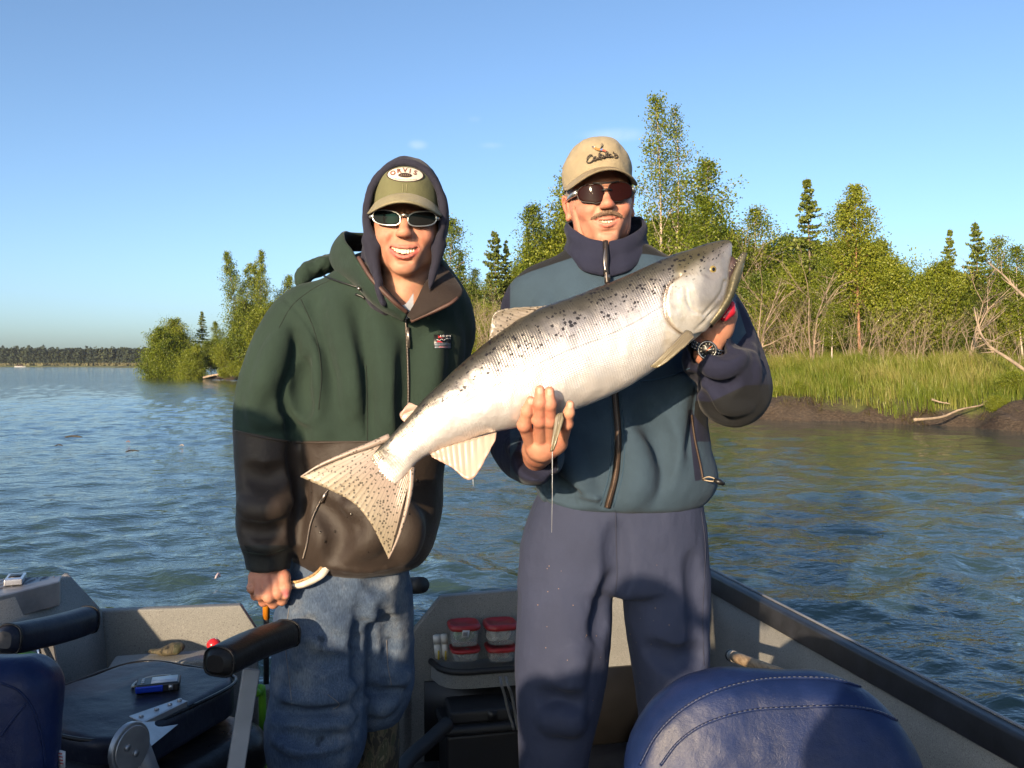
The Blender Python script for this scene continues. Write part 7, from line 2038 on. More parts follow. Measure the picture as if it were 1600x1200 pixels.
    g = Geo(); g.box((-1.19, .52, .60), (.28, .44, 1.06)); o = g.build('added_shade_block', M_HULL, root); bevel(o, .04, 3)  # unseen block, added to throw shade on the armrest and black seat
    g = Geo(); g.box((-1.66, .52, .53), (.655, .44, .90)); o = g.build('added_low_shade_block', M_HULL, root); bevel(o, .04, 3)  # lower step of the added block, out of view, shading the seat pad
boat()

# ------------------------------------------------------------------ outboard motor, mostly behind the jeans
def outboard():
    c = to_boat(W(560, 930, 3.30))
    root = empty('outboard_motor', B(c[0], -.12, .2), label='black outboard motor tiller showing right of the jeans', cat='outboard motor')
    s = SDF(B(c[0], -.15, .1) - .42, B(c[0], -.15, .95) + .42, .012)
    s.box(B(c[0], -.20, .66), (.13, .17, .13), .05, rot=(0, 0, 12.7)); s.box(B(c[0], -.20, .42), (.07, .10, .2), .03, .02, rot=(0, 0, 12.7))
    V, Q = s.mesh(); mesh_np('cowl', V, Q, M_BLACK, root)
    g = Geo(); g.tube(np.array([B(c[0], -.10, .62), W(618, 915, 3.02), W(640, 915, 2.94)]), [.028, .024, .022], 10); g.build('tiller_arm', M_BLACK, root, smooth=True)
    g = Geo(); ax = np.array([W(638, 915.5, 2.95), W(645, 915, 2.92), W(652, 914.5, 2.90), W(660, 914, 2.87)]); g.tube(ax, [.026, .0275, .0275, .0255], 16); g.build('tiller_grip', M_BLACKR, root, smooth=True)
outboard()
# ================================================================== seats
def pillow(s, c, half, rad, rnd, rot=None, k=.0, op='u', bulge=0):
    """upholstered slab: rounded rectangle in x-z (corner radius rad), thickness along y"""
    c = np.array(c, float); Rm = np.eye(3) if rot is None else np.array(Euler([R_(a) for a in rot]).to_matrix()).T
    R0 = np.linalg.norm(half)
    def fn(X, Y, Z):
        x, y, z = X - c[0], Y - c[1], Z - c[2]
        x, y, z = (Rm[i, 0] * x + Rm[i, 1] * y + Rm[i, 2] * z for i in range(3))
        qx, qz = np.abs(x) - half[0] + rad, np.abs(z) - half[2] + rad
        d2 = np.sqrt(np.maximum(qx, 0) ** 2 + np.maximum(qz, 0) ** 2) + np.minimum(np.maximum(qx, qz), 0) - rad
        th = half[1] + bulge * np.clip(-d2 / .12, 0, 1)
        a, b = d2 + rnd, np.abs(y) - th + rnd
        return np.sqrt(np.maximum(a, 0) ** 2 + np.maximum(b, 0) ** 2) + np.minimum(np.maximum(a, b), 0) - rnd
    return s._put(c - R0, c + R0, fn, k, op)
def blue_seat_right():
    root = empty('boat_seat', W(1200, 1400, 1.45) * np.array([1, 1, 0]) + np.array([0, 0, .1]), label='shiny blue vinyl boat seat back with double stitched arcs at the lower right', cat='boat seat')
    c = W(1208, 1052, 1.40) + np.array([0, 0, -.25])
    s = SDF(c - np.array((.34, .16, .40)), c + np.array((.34, .16, .32)), .005)
    pillow(s, c, (.232, .052, .245), .175, .046, (-14, 0, -6), bulge=.020)
    V, Q = s.mesh(); V = relax(V, Q, 2, .5); V = wrinkle(V, Q, .0018, 14, 2); o = mesh_np('backrest', V, Q, M_VBLUE, root); sf = Surf(V, Q)
    for ln in ([(1000, 1196), (1025, 1150), (1062, 1112), (1110, 1084), (1170, 1066), (1230, 1060), (1300, 1062), (1350, 1075)], [(1032, 1196), (1062, 1158), (1105, 1130), (1170, 1111), (1240, 1106), (1320, 1104), (1370, 1112), (1410, 1130)]):
        P = sf.line(ln, 60, .0008)
        if len(P) < 6: continue
        g = Geo(); g.tube(P, .0024, 5); g.build('piping', M_VBLUE, o, smooth=True)
        g = Geo()
        for a, b in zip(P[:-1:1], P[1::1]): g.tube(np.array([a + (b - a) * .2 + np.array([0, -.0024, .0024]), a + (b - a) * .75 + np.array([0, -.0024, .0024])]), .0006, 4)
        g.build('stitches', simple('pale_stitch', (.10, .11, .15), .7), o)
    s = SDF(c + np.array((-.28, -.45, -.52)), c + np.array((.28, .12, -.14)), .008); s.box(c + np.array((.0, -.17, -.32)), (.21, .24, .055), .045, rot=(0, 0, -6)); V, Q = s.mesh(); mesh_np('cushion', V, Q, M_VBLUE, root)
    g = Geo(); b = c + np.array((0, -.15, -.36)); g.tube(np.array([b, [b[0], b[1], .1]]), .035, 12); g.build('pedestal', M_ALU, root, smooth=True)
blue_seat_right()
def blue_seat_left():
    c = W(-38, 1040, 1.50) + np.array([0, 0, -.23])
    root = empty('boat_seat', (c[0], c[1], .1), label='dark blue vinyl boat seat back cut off by the lower left corner', cat='boat seat')
    s = SDF(c - np.array((.34, .18, .40)), c + np.array((.34, .18, .32)), .005)
    pillow(s, c, (.125, .055, .235), .055, .045, (-8, 0, 8), bulge=.018)
    V, Q = s.mesh(); V = relax(V, Q, 2, .5); V = wrinkle(V, Q, .003, 12, 5); o = mesh_np('backrest', V, Q, M_VBLUE, root); sf = Surf(V, Q)
    for ln in ([(2, 1068), (30, 1080), (52, 1110), (66, 1160), (70, 1198)], [(2, 1150), (20, 1125), (40, 1100)]):
        P = sf.line(ln, 26, .0006)
        if len(P) > 5: g = Geo(); g.tube(P, .002, 5); g.build('piping', M_VBLUE, o, smooth=True)
    s = SDF(c + np.array((-.26, -.42, -.50)), c + np.array((.26, .12, -.14)), .008); s.box(c + np.array((.0, -.16, -.31)), (.16, .22, .055), .045, rot=(0, 0, 8)); V, Q = s.mesh(); mesh_np('cushion', V, Q, M_VBLUE, root)
    g = Geo(); b = c + np.array((0, -.15, -.36)); g.tube(np.array([b, [b[0], b[1], .1]]), .035, 12); g.build('pedestal', M_ALU, root, smooth=True)
    # white tag with red print at its edge
    g = Geo(); A = [W(88, 1172, 1.53), W(101, 1175, 1.53), W(101, 1200, 1.53), W(92, 1200, 1.53)]; g.prism(A, np.array([0, .003, 0])); tg = g.build('tag', simple('tag_white', (.5, .5, .52), .6), root)
    g = Geo()
    for k in range(4): g.tube(np.array([W(91.5 + k * .6, 1177 + k * 5.2, 1.5285), W(97 + k * .6, 1178 + k * 5.2, 1.5285)]), .0012, 4)
    g.build('tag_print', simple('tag_red', (.35, .05, .05), .6), tg)
blue_seat_left()

PADZ = .62
def black_seat():
    f = np.array([.40, .9165, 0]); w = np.array([.9165, -.40, 0]); c = np.array([-.915, 2.12, PADZ])
    ang = math.degrees(math.atan2(w[1], w[0]))
    root = empty('boat_seat', (c[0], c[1], .1), label='worn black folding boat seat with padded armrests and blue camera on it', cat='boat seat')
    def at(a, b, z=0): return c + w * a + f * b + BZ * z
    s = SDF(c - np.array((.42, .42, .24)), c + np.array((.42, .42, .10)), .005)
    # folded backrest: a slab lying flat
    def fn(X, Y, Z):
        x = (X - c[0]) * w[0] + (Y - c[1]) * w[1]; y = (X - c[0]) * f[0] + (Y - c[1]) * f[1]; z = Z - c[2] + .045
        hx = .195 - .02 * np.clip(y / .22, -1, 1); rad = .085
        qx, qy = np.abs(x) - hx + rad, np.abs(y) - .225 + rad
        d2 = np.sqrt(np.maximum(qx, 0) ** 2 + np.maximum(qy, 0) ** 2) + np.minimum(np.maximum(qx, qy), 0) - rad
        a, b = d2 + .02, np.abs(z) - .045 + .02
        return np.sqrt(np.maximum(a, 0) ** 2 + np.maximum(b, 0) ** 2) + np.minimum(np.maximum(a, b), 0) - .02
    s._put(c - .34, c + .34, fn, 0, 'u')
    V, Q = s.mesh(); V = relax(V, Q, 1, .4); V = wrinkle(V, Q, .0016, 13, 4); o = mesh_np('folded_backrest', V, Q, M_VDARK, root)
    g = Geo(); pp = []
    for a in np.linspace(0, 2 * np.pi, 60, endpoint=False):
        ca, sa = math.cos(a), math.sin(a); k = (abs(ca) ** 5 + abs(sa) ** 5) ** -.2; pp.append(at(.190 * k * ca, .222 * k * sa, -.006))
    pp = np.array(pp + pp[:2]); g.tube(pp, .0045, 6, cap=False); g.build('piping', M_VBLACK, o, smooth=True)
    # seat cushion below
    s = SDF(c + np.array((-.42, -.42, -.32)), c + np.array((.46, .46, -.02)), .006)
    def fn2(X, Y, Z):
        x = (X - c[0]) * w[0] + (Y - c[1]) * w[1] - .03; y = (X - c[0]) * f[0] + (Y - c[1]) * f[1] + .0; z = Z - c[2] + .165
        rad = .10; qx, qy = np.abs(x) - .25 + rad, np.abs(y) - .235 + rad
        d2 = np.sqrt(np.maximum(qx, 0) ** 2 + np.maximum(qy, 0) ** 2) + np.minimum(np.maximum(qx, qy), 0) - rad
        a, b = d2 + .05, np.abs(z) - .062 + .05
        return np.sqrt(np.maximum(a, 0) ** 2 + np.maximum(b, 0) ** 2) + np.minimum(np.maximum(a, b), 0) - .05
    s._put(c - .40 - np.array((0, 0, .1)), c + .40, fn2, 0, 'u')
    # bolster between the two at the near edge
    s.cap(at(-.17, -.215, -.085), at(.17, -.215, -.085), .036, .036, .02)
    V, Q = s.mesh(); V = relax(V, Q, 1, .4); V = wrinkle(V, Q, .002, 10, 8); mesh_np('seat_cushion', V, Q, M_VBLACK, root)
    g = Geo(); g.tube(np.array([at(0, 0, -.22), np.array([c[0], c[1], .1])]), .036, 12); g.build('pedestal', M_ALU, root, smooth=True)
    # armrests
    def arm(near, far, mat, name, hw=.030, hh=.030, curve=0.0):
        a, b = np.array(near), np.array(far); d = b - a; L = np.linalg.norm(d); d /= L; sd = np.cross(d, BZ); sd /= np.linalg.norm(sd); up = np.cross(sd, d)
        t = np.linspace(0, 1, 22); P = []
        for u in t:
            e = min(1, (1 - abs(2 * u - 1) ** 14) ** .5 + .0); k = .55 + .45 * e
            cc = a + d * L * u + up * (curve * math.sin(np.pi * u) + .012 * u ** 3)
            ring = []
            for q in np.linspace(0, 2 * np.pi, 24, endpoint=False):
                cq, sq = math.cos(q), math.sin(q); p = 4.0 if sq < 0 else 2.6; kk = (abs(cq) ** p + abs(sq) ** p) ** (-1 / p); ring.append(cc + sd * hw * k * kk * cq + up * hh * k * kk * sq)
            P.append(ring)
        P = np.array(P); g = Geo(); g.grid(P.transpose(1, 0, 2), closed_u=True)
        for end in (0, -1):
            m = P[end].mean(0); g.add(np.vstack([P[end], m]), None, [[i, (i + 1) % 24, 24] if end else [(i + 1) % 24, i, 24] for i in range(24)])
        o = g.build(name, mat, root, smooth=True)
        for e_ in (1, 20):
            g = Geo(); r_ = P[e_] + (P[e_] - P[e_].mean(0)) * .02; g.tube(np.vstack([r_, r_[:2]]), .0026, 5, cap=False); g.build('piping', M_VBLACK, o, smooth=True)
        return o
    arm(W(336, 1037, 1.745), W(452, 996, 1.985), M_VBROWN, 'armrest', .036, .029, .010)
    arm(W(6, 1000, 1.84), W(142, 974, 2.10), M_VDARK, 'armrest', .032, .031, .0)
    # posts
    def bar(p, q, wid, th, name, mat=M_ALUP):
        p, q = np.array(p), np.array(q); d = q - p; L = np.linalg.norm(d); d /= L; sx = np.array([.93, .36, 0.]); sx -= d * (sx @ d); sx /= np.linalg.norm(sx); sy = np.cross(d, sx)
        g = Geo(); g.box((p + q) / 2, (wid, th, L), rot=np.stack([sx, sy, d], 1)); o = g.build(name, mat, root); bevel(o, .003, 2); return o
    bar(W(393, 1045, 1.90), W(366, 1215, 1.84), .036, .012, 'armrest_post'); bar(W(72, 1000, 2.02), W(84, 1075, 2.04), .030, .012, 'armrest_post')
    g = Geo(); g.tube(np.array([W(60, 1012, 2.0), W(68, 1052, 2.0)]), .0045, 8); g.build('steel_pin', simple('bright_steel', (.6, .6, .6), .18, 1), root, smooth=True)
    # hinge bracket bolted to the slab
    A = [W(201, 1124, 1.86), W(281, 1095, 1.98), W(289, 1098, 1.985), W(287, 1104, 1.97), W(218, 1136, 1.85)]
    A = [np.array([p[0], p[1], PADZ + .006]) for p in [W(*q) for q in ((201, 1126, .78 * F / 557), (280, 1098, .78 * F / 529), (291, 1101, .78 * F / 532), (222, 1135, .78 * F / 566))]]
    g = Geo(); g.prism(A, np.array([0, 0, .004])); br = g.build('hinge_bracket', M_ALU, root); bevel(br, .0015, 2)
    n0 = A[3]; n1 = A[2]
    d = (n1 - n0); d /= np.linalg.norm(d); out = np.array([d[1], -d[0], 0]); ct = W(196, 1167, 1.80)
    g = Geo(); g.prism([n0 + BZ * .004, n1 + BZ * .004, n1 - BZ * .035 - d * .01, ct + d * .035 - BZ * .03, ct - d * .02 + BZ * .0], out * .005); pl = g.build('hinge_plate', M_ALU, root); bevel(pl, .0015, 2)
    g = Geo(); g.tube(np.array([ct + out * .004, ct + out * .016]), .050, 28); g.tube(np.array([ct + out * .016, ct + out * .020]), .044, 28); hd = g.build('hinge_disc', M_ALU, root); bevel(hd, .002, 2)
    for dx, dz in ((-.016, .008), (.006, -.012)):
        q = ct + d * dx + BZ * dz + out * .020; g = Geo(); g.tube(np.array([q, q + out * .004]), .007, 10); g.build('rivet', M_ALU, hd, smooth=False)
    g = Geo(); g.prism([ct + d * .02 - BZ * .02, ct + d * .05 + BZ * .01, ct + d * .12 - BZ * .16, ct + d * .06 - BZ * .18], out * .006); g.build('hinge_arm', M_ALUP, root)
    for u, v in ((.12, .5), (.45, .45), (.72, .5), (.93, .5)):
        q = (A[0] * (1 - u) + A[1] * u) * (1 - v) + (A[3] * (1 - u) + A[2] * u) * v + BZ * .004; g = Geo(); g.tube(np.array([q, q + BZ * .004]), .0055, 8); g.build('bolt', M_ALU, br)
black_seat()

# ------------------------------------------------------------------ small things
def pad_pt(px, py, z=PADZ):
    d = (CZ - z) * F / (py - HOR); return W(px, py, d)
def compact_camera():
    p = pad_pt(246, 1085, PADZ); root = empty('camera', p, label='blue compact camera lying screen up on the black seat', cat='camera')
    M_B = simple('camera_blue', (.010, .045, .42), .22, .4); M_SCR = simple('camera_screen', (.52, .55, .60), .3)
    x = np.array([.955, .297, 0]); y = np.array([-.297, .955, 0]); R = np.stack([x, y, BZ], 1); c = p + BZ * .014 + y * .028
    g = Geo(); g.box(c, (.098, .058, .022), rot=R); o = g.build('camera_body', M_BLACK, root); bevel(o, .005, 3)
    g = Geo(); g.box(c - y * .0265 - x * .018, (.062, .008, .016), rot=R); o2 = g.build('blue_front', M_B, root); bevel(o2, .003, 2)
    g = Geo(); g.box(c + BZ * .0108 + x * .014, (.058, .044, .002), rot=R); g.build('screen', M_SCR, root)
    for i in range(3): g = Geo(); q = c + BZ * .0105 - x * .034 + y * (-.012 + i * .012); g.tube(np.array([q, q + BZ * .002]), .004, 10); g.build('button', M_ALU, root)
    g = Geo(); g.box(c - y * .0292 + x * .03, (.010, .002, .012), rot=R); g.build('strap_lug', M_ALU, root)
    st = [c - x * .045 + y * .01, c - x * .060 + y * .03 - BZ * .010, c - x * .055 + y * .07 - BZ * .012, c - x * .02 + y * .10 - BZ * .012, c + x * .02 + y * .095 - BZ * .012, c + x * .01 + y * .06 - BZ * .011, c - x * .03 + y * .055 - BZ * .009, c - x * .05 + y * .03 - BZ * .008]
    g = Geo(); g.tube(catmull(st, 40), .0022, 6, sx=1.8); g.build('wrist_strap', simple('pale_strap', (.30, .30, .27), .4), root, smooth=True)
compact_camera()
def phone():
    p = W(24, 911, (CZ - .79) * F / (911 - HOR)); root = empty('camera', p, label='small silver pocket camera lying on the tread plate deck', cat='camera')
    x = np.array([.93, .36, 0]); y = np.array([-.36, .93, 0]); R = np.stack([x, y, BZ], 1)
    g = Geo(); g.box(p + BZ * .011, (.046, .085, .017), rot=R); o = g.build('body', simple('silver_paint', (.50, .50, .54), .25, .7), root); bevel(o, .003, 2)
    g = Geo(); g.box(p + BZ * .0196 + y * .005, (.030, .044, .002), rot=R); g.build('screen', M_BLACK, root)
phone()
def on_tr(px, py, off=.0):
    o = np.array([0, 0, CZ]); d = W(px, py, 1.0) - o; k = ((BO + BT * off - o) @ BT) / (d @ BT); return o + d * k
def food_box(px0, px1, ytop, ylid, ybot, name_col, label, fill, off=.085, tagged=False):
    a, b = on_tr(px0, ybot, off), on_tr(px1, ybot, off); c = (a + b) / 2; wd = np.linalg.norm(b - a); z0 = c[2]; z1 = on_tr((px0 + px1) / 2, ylid, off)[2]; z2 = z1 + .45 * (on_tr((px0 + px1) / 2, ytop, off)[2] - z1)
    root = empty('food_container', c, label=label, cat='plastic container', group='red lidded tubs on the shelf')
    def ring(h, k, z, n=32):
        t = np.linspace(0, 2 * np.pi, n, endpoint=False); ct, st = np.cos(t), np.sin(t); kk = (np.abs(ct) ** 4 + np.abs(st) ** 4) ** -.25
        return np.stack([*(c[None, :2] + (BS[None, :2] * (kk * ct * h * k)[:, None] + BT[None, :2] * (kk * st * h * k)[:, None])).T, np.full(n, z)], 1)
    h = wd / 2
    prof = [(.01, z0), (.80, z0), (.84, z0 + .004), (.97, z1)]
    g = Geo(); g.grid(np.array([ring(h, k, z) for k, z in prof]).transpose(1, 0, 2), closed_u=True); o = g.build('tub', M_TUB, root, smooth=True); solid(o, .0015, -1)
    s = SDF(c - .07, c + .07, .004); 
    for i in range(9):
        q = np.random.default_rng(int(px0) + i); s.ell(c + BS * q.uniform(-.55, .55) * h + BT * q.uniform(-.55, .55) * h + BZ * (q.uniform(.25, .75) * (z1 - z0)), np.full(3, .34 * h), .01)
    s.f = np.maximum(s.f, (z0 + .003 - s.ax[2])[None, None, :])
    V, Q = s.mesh(); mesh_np('contents', V, Q, fill, root)
    lp = [(1.0, z1 - .004), (1.04, z1), (1.05, z1 + .005), (.99, z2 - .002), (.86, z2), (.80, z2 - .004), (.01, z2 - .004)]
    g = Geo(); g.grid(np.array([ring(h, k, z) for k, z in lp]).transpose(1, 0, 2), closed_u=True); g.build('lid', M_LID, root, smooth=True)
    if tagged:
        A = [on_tr(*p, off + h + .003) for p in ((723, 985), (734, 985), (732.5, 996), (721.5, 996))]; g = Geo(); g.prism(A, -BT * .001); lb = g.build('price_label', simple('label_white', (.6, .6, .6), .7), root)
        g = Geo()
        for k in range(5): g.tube(np.array([on_tr(724.5 + k * 1.5, 987, off + h + .0036), on_tr(723.5 + k * 1.5, 994, off + h + .0036)]), .0007, 4)
        g.build('barcode', M_BLACK, lb)
M_TUB = bpy.data.materials.new('clear_plastic'); M_TUB.use_nodes = True; _nt = M_TUB.node_tree
_o = [n for n in _nt.nodes if n.type == 'OUTPUT_MATERIAL'][0]; _p = _nt.nodes['Principled BSDF']; _p.inputs['Base Color'].default_value = (.62, .64, .62, 1); _p.inputs['Roughness'].default_value = .25
_t = nd(_nt, 'ShaderNodeBsdfTransparent'); _m = nd(_nt, 'ShaderNodeMixShader'); _m.inputs[0].default_value = .22
L_(_nt, _t.outputs[0], _m.inputs[1]); L_(_nt, _p.outputs[0], _m.inputs[2]); L_(_nt, _m.outputs[0], _o.inputs['Surface'])
M_LID = simple('lid_red', (.30, .020, .022), .35)
def mix_fill(name, a, b_, c_):
    m, nt, b = new_mat(name); n = nd(nt, 'ShaderNodeTexVoronoi'); n.inputs['Scale'].default_value = 90; tc = nd(nt, 'ShaderNodeTexCoord'); L_(nt, tc.outputs['Object'], n.inputs['Vector'])
    sp = nd(nt, 'ShaderNodeSeparateColor'); L_(nt, n.outputs['Color'], sp.inputs[0]); r = ramp(nt, sp.outputs[0], [(0, a), (.4, b_), (.75, c_)]); r.color_ramp.interpolation = 'CONSTANT'; L_(nt, r.outputs[0], b.inputs['Base Color']); b.inputs['Roughness'].default_value = .4; return m
food_box(704, 748, 1004, 1013, 1029, None, 'lower left red lidded tub with dark contents, beside the white tubes', mix_fill('dark_bait', (.05, .05, .05), (.12, .11, .10), (.25, .24, .22)))
food_box(759, 804, 1000, 1011, 1029, None, 'lower right red lidded tub with reddish contents', mix_fill('red_bait', (.16, .05, .05), (.25, .12, .11), (.10, .05, .05)))
food_box(701, 748, 963, 978, 1005, None, 'upper left red lidded tub with green contents and a white price label', mix_fill('green_bait', (.08, .20, .05), (.30, .36, .28), (.05, .16, .08)), tagged=True)
food_box(757, 806, 961, 977, 1002, None, 'upper right red lidded tub with whitish contents', mix_fill('white_bait', (.45, .43, .40), (.36, .33, .30), (.5, .48, .46)))
food_box(812, 846, 1002, 1010, 1029, None, 'pink tub at the right end of the shelf half behind the trousers', mix_fill('pink_bait', (.35, .10, .12), (.42, .2, .2), (.3, .1, .1)))
for (x, y0, y1, lab) in ((683, 993, 1027, 'left one of two upright white tubes at the end of the shelf'), (694, 992, 1028, 'right one of two upright white tubes next to the red lidded tubs')):
    b_ = on_tr(x + 2, y1, .075); t_ = on_tr(x - 1, y0, .080); root = empty('bait_tube', b_, label=lab, cat='tube', group='white tubes on the shelf')
    g = Geo(); g.tube(np.array([b_, b_ * .35 + t_ * .65]), [.0115, .0115], 14); g.build('tube_body', simple('tube_white', (.62, .60, .54), .4), root, smooth=True)
    g = Geo(); g.tube(np.array([b_ * .35 + t_ * .65, t_]), [.0125, .0120], 14); g.build('cap', simple('tube_cap', (.60, .57, .50), .5), root, smooth=True)
    g = Geo(); m_ = b_ * .85 + t_ * .15; g.box(m_ + BT * .011, (.006, .003, .03), rot=BROT); g.build('yellow_band', simple('tube_yellow', (.45, .34, .03), .5), root)
def battery_box():
    a = on_tr(748, 1110, .17); c = np.array([a[0], a[1], .10]); root = empty('battery_box', c, label='black battery box with grey cables under the shelf', cat='battery box')
    g = Geo(); bb = to_boat(c); bbox(g, bb[0] - .115, bb[0] + .115, bb[1] - .085, bb[1] + .085, .10, .275); o = g.build('box', M_BLACK, root); bevel(o, .012, 3)
    g = Geo(); bbox(g, bb[0] - .125, bb[0] + .125, bb[1] - .095, bb[1] + .095, .275, .300); bbox(g, bb[0] - .10, bb[0] + .10, bb[1] - .07, bb[1] + .07, .300, .340); o = g.build('lid', M_BLACKR, root); bevel(o, .010, 3)
    g = Geo(); bbox(g, bb[0] - .045, bb[0] - .015, bb[1] + .066, bb[1] + .072, .305, .335); g.build('vent', M_BLACK, root)
    for k in (0, 1):
        g = Geo(); g.tube(catmull([on_tr(781 + 9 * k, 1058, .26), on_tr(784 + 10 * k, 1072, .29), on_tr(788 + 11 * k, 1085, .28), on_tr(794 + 10 * k, 1110, .275), on_tr(803 + 6 * k, 1140, .275)], 24), .0045, 6); g.build('cable', simple('grey_cable', (.13, .13, .13), .5), root, smooth=True)
    g = Geo(); g.tube(catmull([on_tr(700, 1130, .30), on_tr(670, 1158, .36), on_tr(640, 1185, .45), on_tr(620, 1215, .55)], 20), .022, 10); h = g.build('hose', M_BLACKR, None, smooth=True); tag(h, 'thick black hose curling away from the battery box', 'hose')
battery_box()
def wooden_pole():
    a, b = W(1142, 1024, 2.42), W(1205, 1048, 2.14); root = empty('net_pole', b, label='weathered wooden pole end resting against the right side of the boat', cat='pole')
    d = (b - a)
    g = Geo(); g.tube(np.array([a + d * .12, a + d * .3, b, b + d * .5]), .0145, 14); m, nt, bs = new_mat('weathered_wood'); n = noise(nt, 30, 5, .7, stretch=(4, 1, 4)); L_(nt, ramp(nt, n.outputs[0], [(.3, (.16, .10, .055)), (.6, (.36, .26, .16)), (.8, (.46, .36, .25))]).outputs[0], bs.inputs['Base Color']); bs.inputs['Roughness'].default_value = .8
    g.build('shaft', m, root, smooth=True)
    g = Geo(); g.tube(np.array([a + d * .02, a + d * .12]), .0150, 14); g.build('sleeve', simple('pale_sleeve', (.30, .28, .25), .6), root, smooth=True)
    g = Geo(); g.tube(np.array([a - d * .015, a + d * .025]), .0158, 14); g.build('end_cap', M_BLACKR, root, smooth=True)
wooden_pole()
def orange_rod():
    root = empty('fishing_rod', W(416, 1100, 2.9), label='orange handled rod standing upright behind the hanging hand', cat='fishing rod')
    g = Geo(); g.tube(np.array([W(416, 880, 2.86), W(416, 966, 2.9)]), .0115, 12); g.build('grip', simple('rod_orange', (.62, .22, .015), .45), root, smooth=True)
    g = Geo(); g.tube(np.array([W(416, 966, 2.9), W(416, 1110, 2.93)]), .009, 10); g.build('butt', M_BLACKR, root, smooth=True)
orange_rod()
def small_stuff():
    s = SDF(W(225, 1030, 2.50) - .12, W(300, 1000, 2.62) + .12, .005); s.ell(W(268, 1014, 2.56), (.032, .028, .015), .015); s.ell(W(279, 1013, 2.56), (.016, .02, .014), .015); s.ell(W(250, 1017, 2.57), (.035, .02, .006), .015)
    V, Q = s.mesh(); V = wrinkle(V, Q, .006, 30); o = mesh_np('camouflage_glove', V, Q, M_CAMO); tag(o, 'crumpled camouflage glove behind the black seat', 'glove')
    g = Geo(); bx_ = W(262, 1018, 2.56); g.box(bx_ - BZ * .24, (.30, .10, .45), rot=BROT); bevel(g.build('side_locker', M_HULL, bpy.data.objects['motor_boat']), .01, 2)
    root = empty('fishing_float', W(334, 1012, 2.6), label='small red fishing float by the right armrest', cat='float')
    s = SDF(W(334, 1007, 2.6) - .05, W(334, 1007, 2.6) + .05, .003); s.ell(W(334, 1007, 2.6), (.020, .020, .018), 0); V, Q = s.mesh(); mesh_np('ball', V, Q, simple('float_red', (.5, .02, .025), .25), root)
    g = Geo(); g.tube(np.array([W(336, 1003, 2.6), W(339, 995, 2.6)]), [.006, .001], 8); g.build('stem', simple('float_grey', (.2, .2, .2), .5), root)
    s = SDF(W(20, 1060, 2.2) - .3, W(40, 1020, 2.35) + .3, .008); s.ell(W(14, 1052, 2.26), (.085, .085, .055), 0); V, Q = s.mesh(); V = wrinkle(V, Q, .004, 12); o = mesh_np('dry_bag', V, Q, simple('bag_green', (.10, .24, .012), .55)); tag(o, 'bright green bag under the left armrest', 'bag')
    g = Geo(); b0 = W(14, 1075, 2.26); g.box((b0[0], b0[1], (b0[2] + .10) / 2 - .005), (.16, .16, b0[2] - .09)); bevel(g.build('storage_box', M_BLACKR, bpy.data.objects['motor_boat']), .01, 2)
    g = Geo(); g.tube(catmull([W(396, 1070, 2.3), W(398, 1078, 2.3), W(404, 1084, 2.31), W(410, 1092, 2.33), W(410, 1330, 2.33)], 20), .010, 8); o = g.build('green_strap', simple('strap_green', (.12, .35, .02), .5), smooth=True); tag(o, 'lime green strap hanging beside the right armrest post', 'strap')
small_stuff()
# twigs and scraps drifting on the river
def drift(px, py, L, ang, r, col, name, label, cat):
    d = CZ * F / (py - HOR); p = W(px, py, d) + np.array([0, 0, .035]); g = Geo(); v = np.array([math.cos(ang), math.sin(ang), 0]) * L
    g.tube(catmull([p - v * .5, p - v * .1 + np.array([0, .03, .02]), p + v * .5], 8), [r * .5] + [r] * 6 + [r * .4], 6)
    g.tube(np.array([p, p + np.array([.15 * L, .2 * L, .12 * L])]), [r * .5, r * .2], 5)
    tag(g.build(name, simple(name + '_col' + str(int(px)), col, .7), smooth=True), label, cat)
drift(115, 686, .32, .1, .018, (.03, .025, .02), 'floating_twig', 'thick dark twig drifting farthest out on the left', 'twig')
drift(207, 709, .20, .5, .012, (.035, .03, .025), 'floating_twig', 'forked dark twig drifting right of the thick one', 'twig')
drift(92, 700, .12, .2, .010, (.03, .025, .02), 'floating_twig', 'tiny dark twig drifting below the thick one at the left', 'twig')
drift(200, 694, .07, 0, .008, (.20, .11, .09), 'floating_leaf', 'pinkish scrap drifting above the forked twig', 'leaf')
drift(284, 700, .07, 0, .008, (.34, .27, .22), 'floating_leaf', 'pale scrap drifting near the green sleeve', 'leaf')
drift(340, 911, .045, 1.2, .008, (.40, .32, .34), 'floating_feather', 'small pinkish feather floating close to the hanging hand', 'feather')
def far_boat():
    d = 430.; p = W(31, HOR + CZ * F / d, d); root = empty('far_motor_boat', p, label='tiny white boat with people far away by the far shore', cat='boat')
    g = Geo()
    A = np.array([[p + np.array([x, y * wd, z]) for y, z in ((-1, .45), (-.8, 0), (.8, 0), (1, .45))] for x, wd in ((-2.2, .8), (-1, .9), (1, .9), (2.0, .6), (2.7, .1))]); g.grid(A); g.build('hull', simple('far_hull', (.5, .5, .5), .5), root)
    for dx in (-.9, .2, 1.1):
        s = SDF(p + np.array([dx - .6, -.6, -.1]), p + np.array([dx + .6, .6, 1.6]), .07); s.cap(p + np.array([dx, 0, .35]), p + np.array([dx, 0, .85]), .26, .22, .1); s.ell(p + np.array([dx, 0, 1.22]), (.15, .15, .18), .05)
        V, Q = s.mesh(); o = mesh_np('person', V, Q, simple('far_clothes', (.10, .05, .045), .9)); tag(o, 'distant figure in dark red clothes in the tiny white boat', 'person', 'people in the tiny far boat')
far_boat()

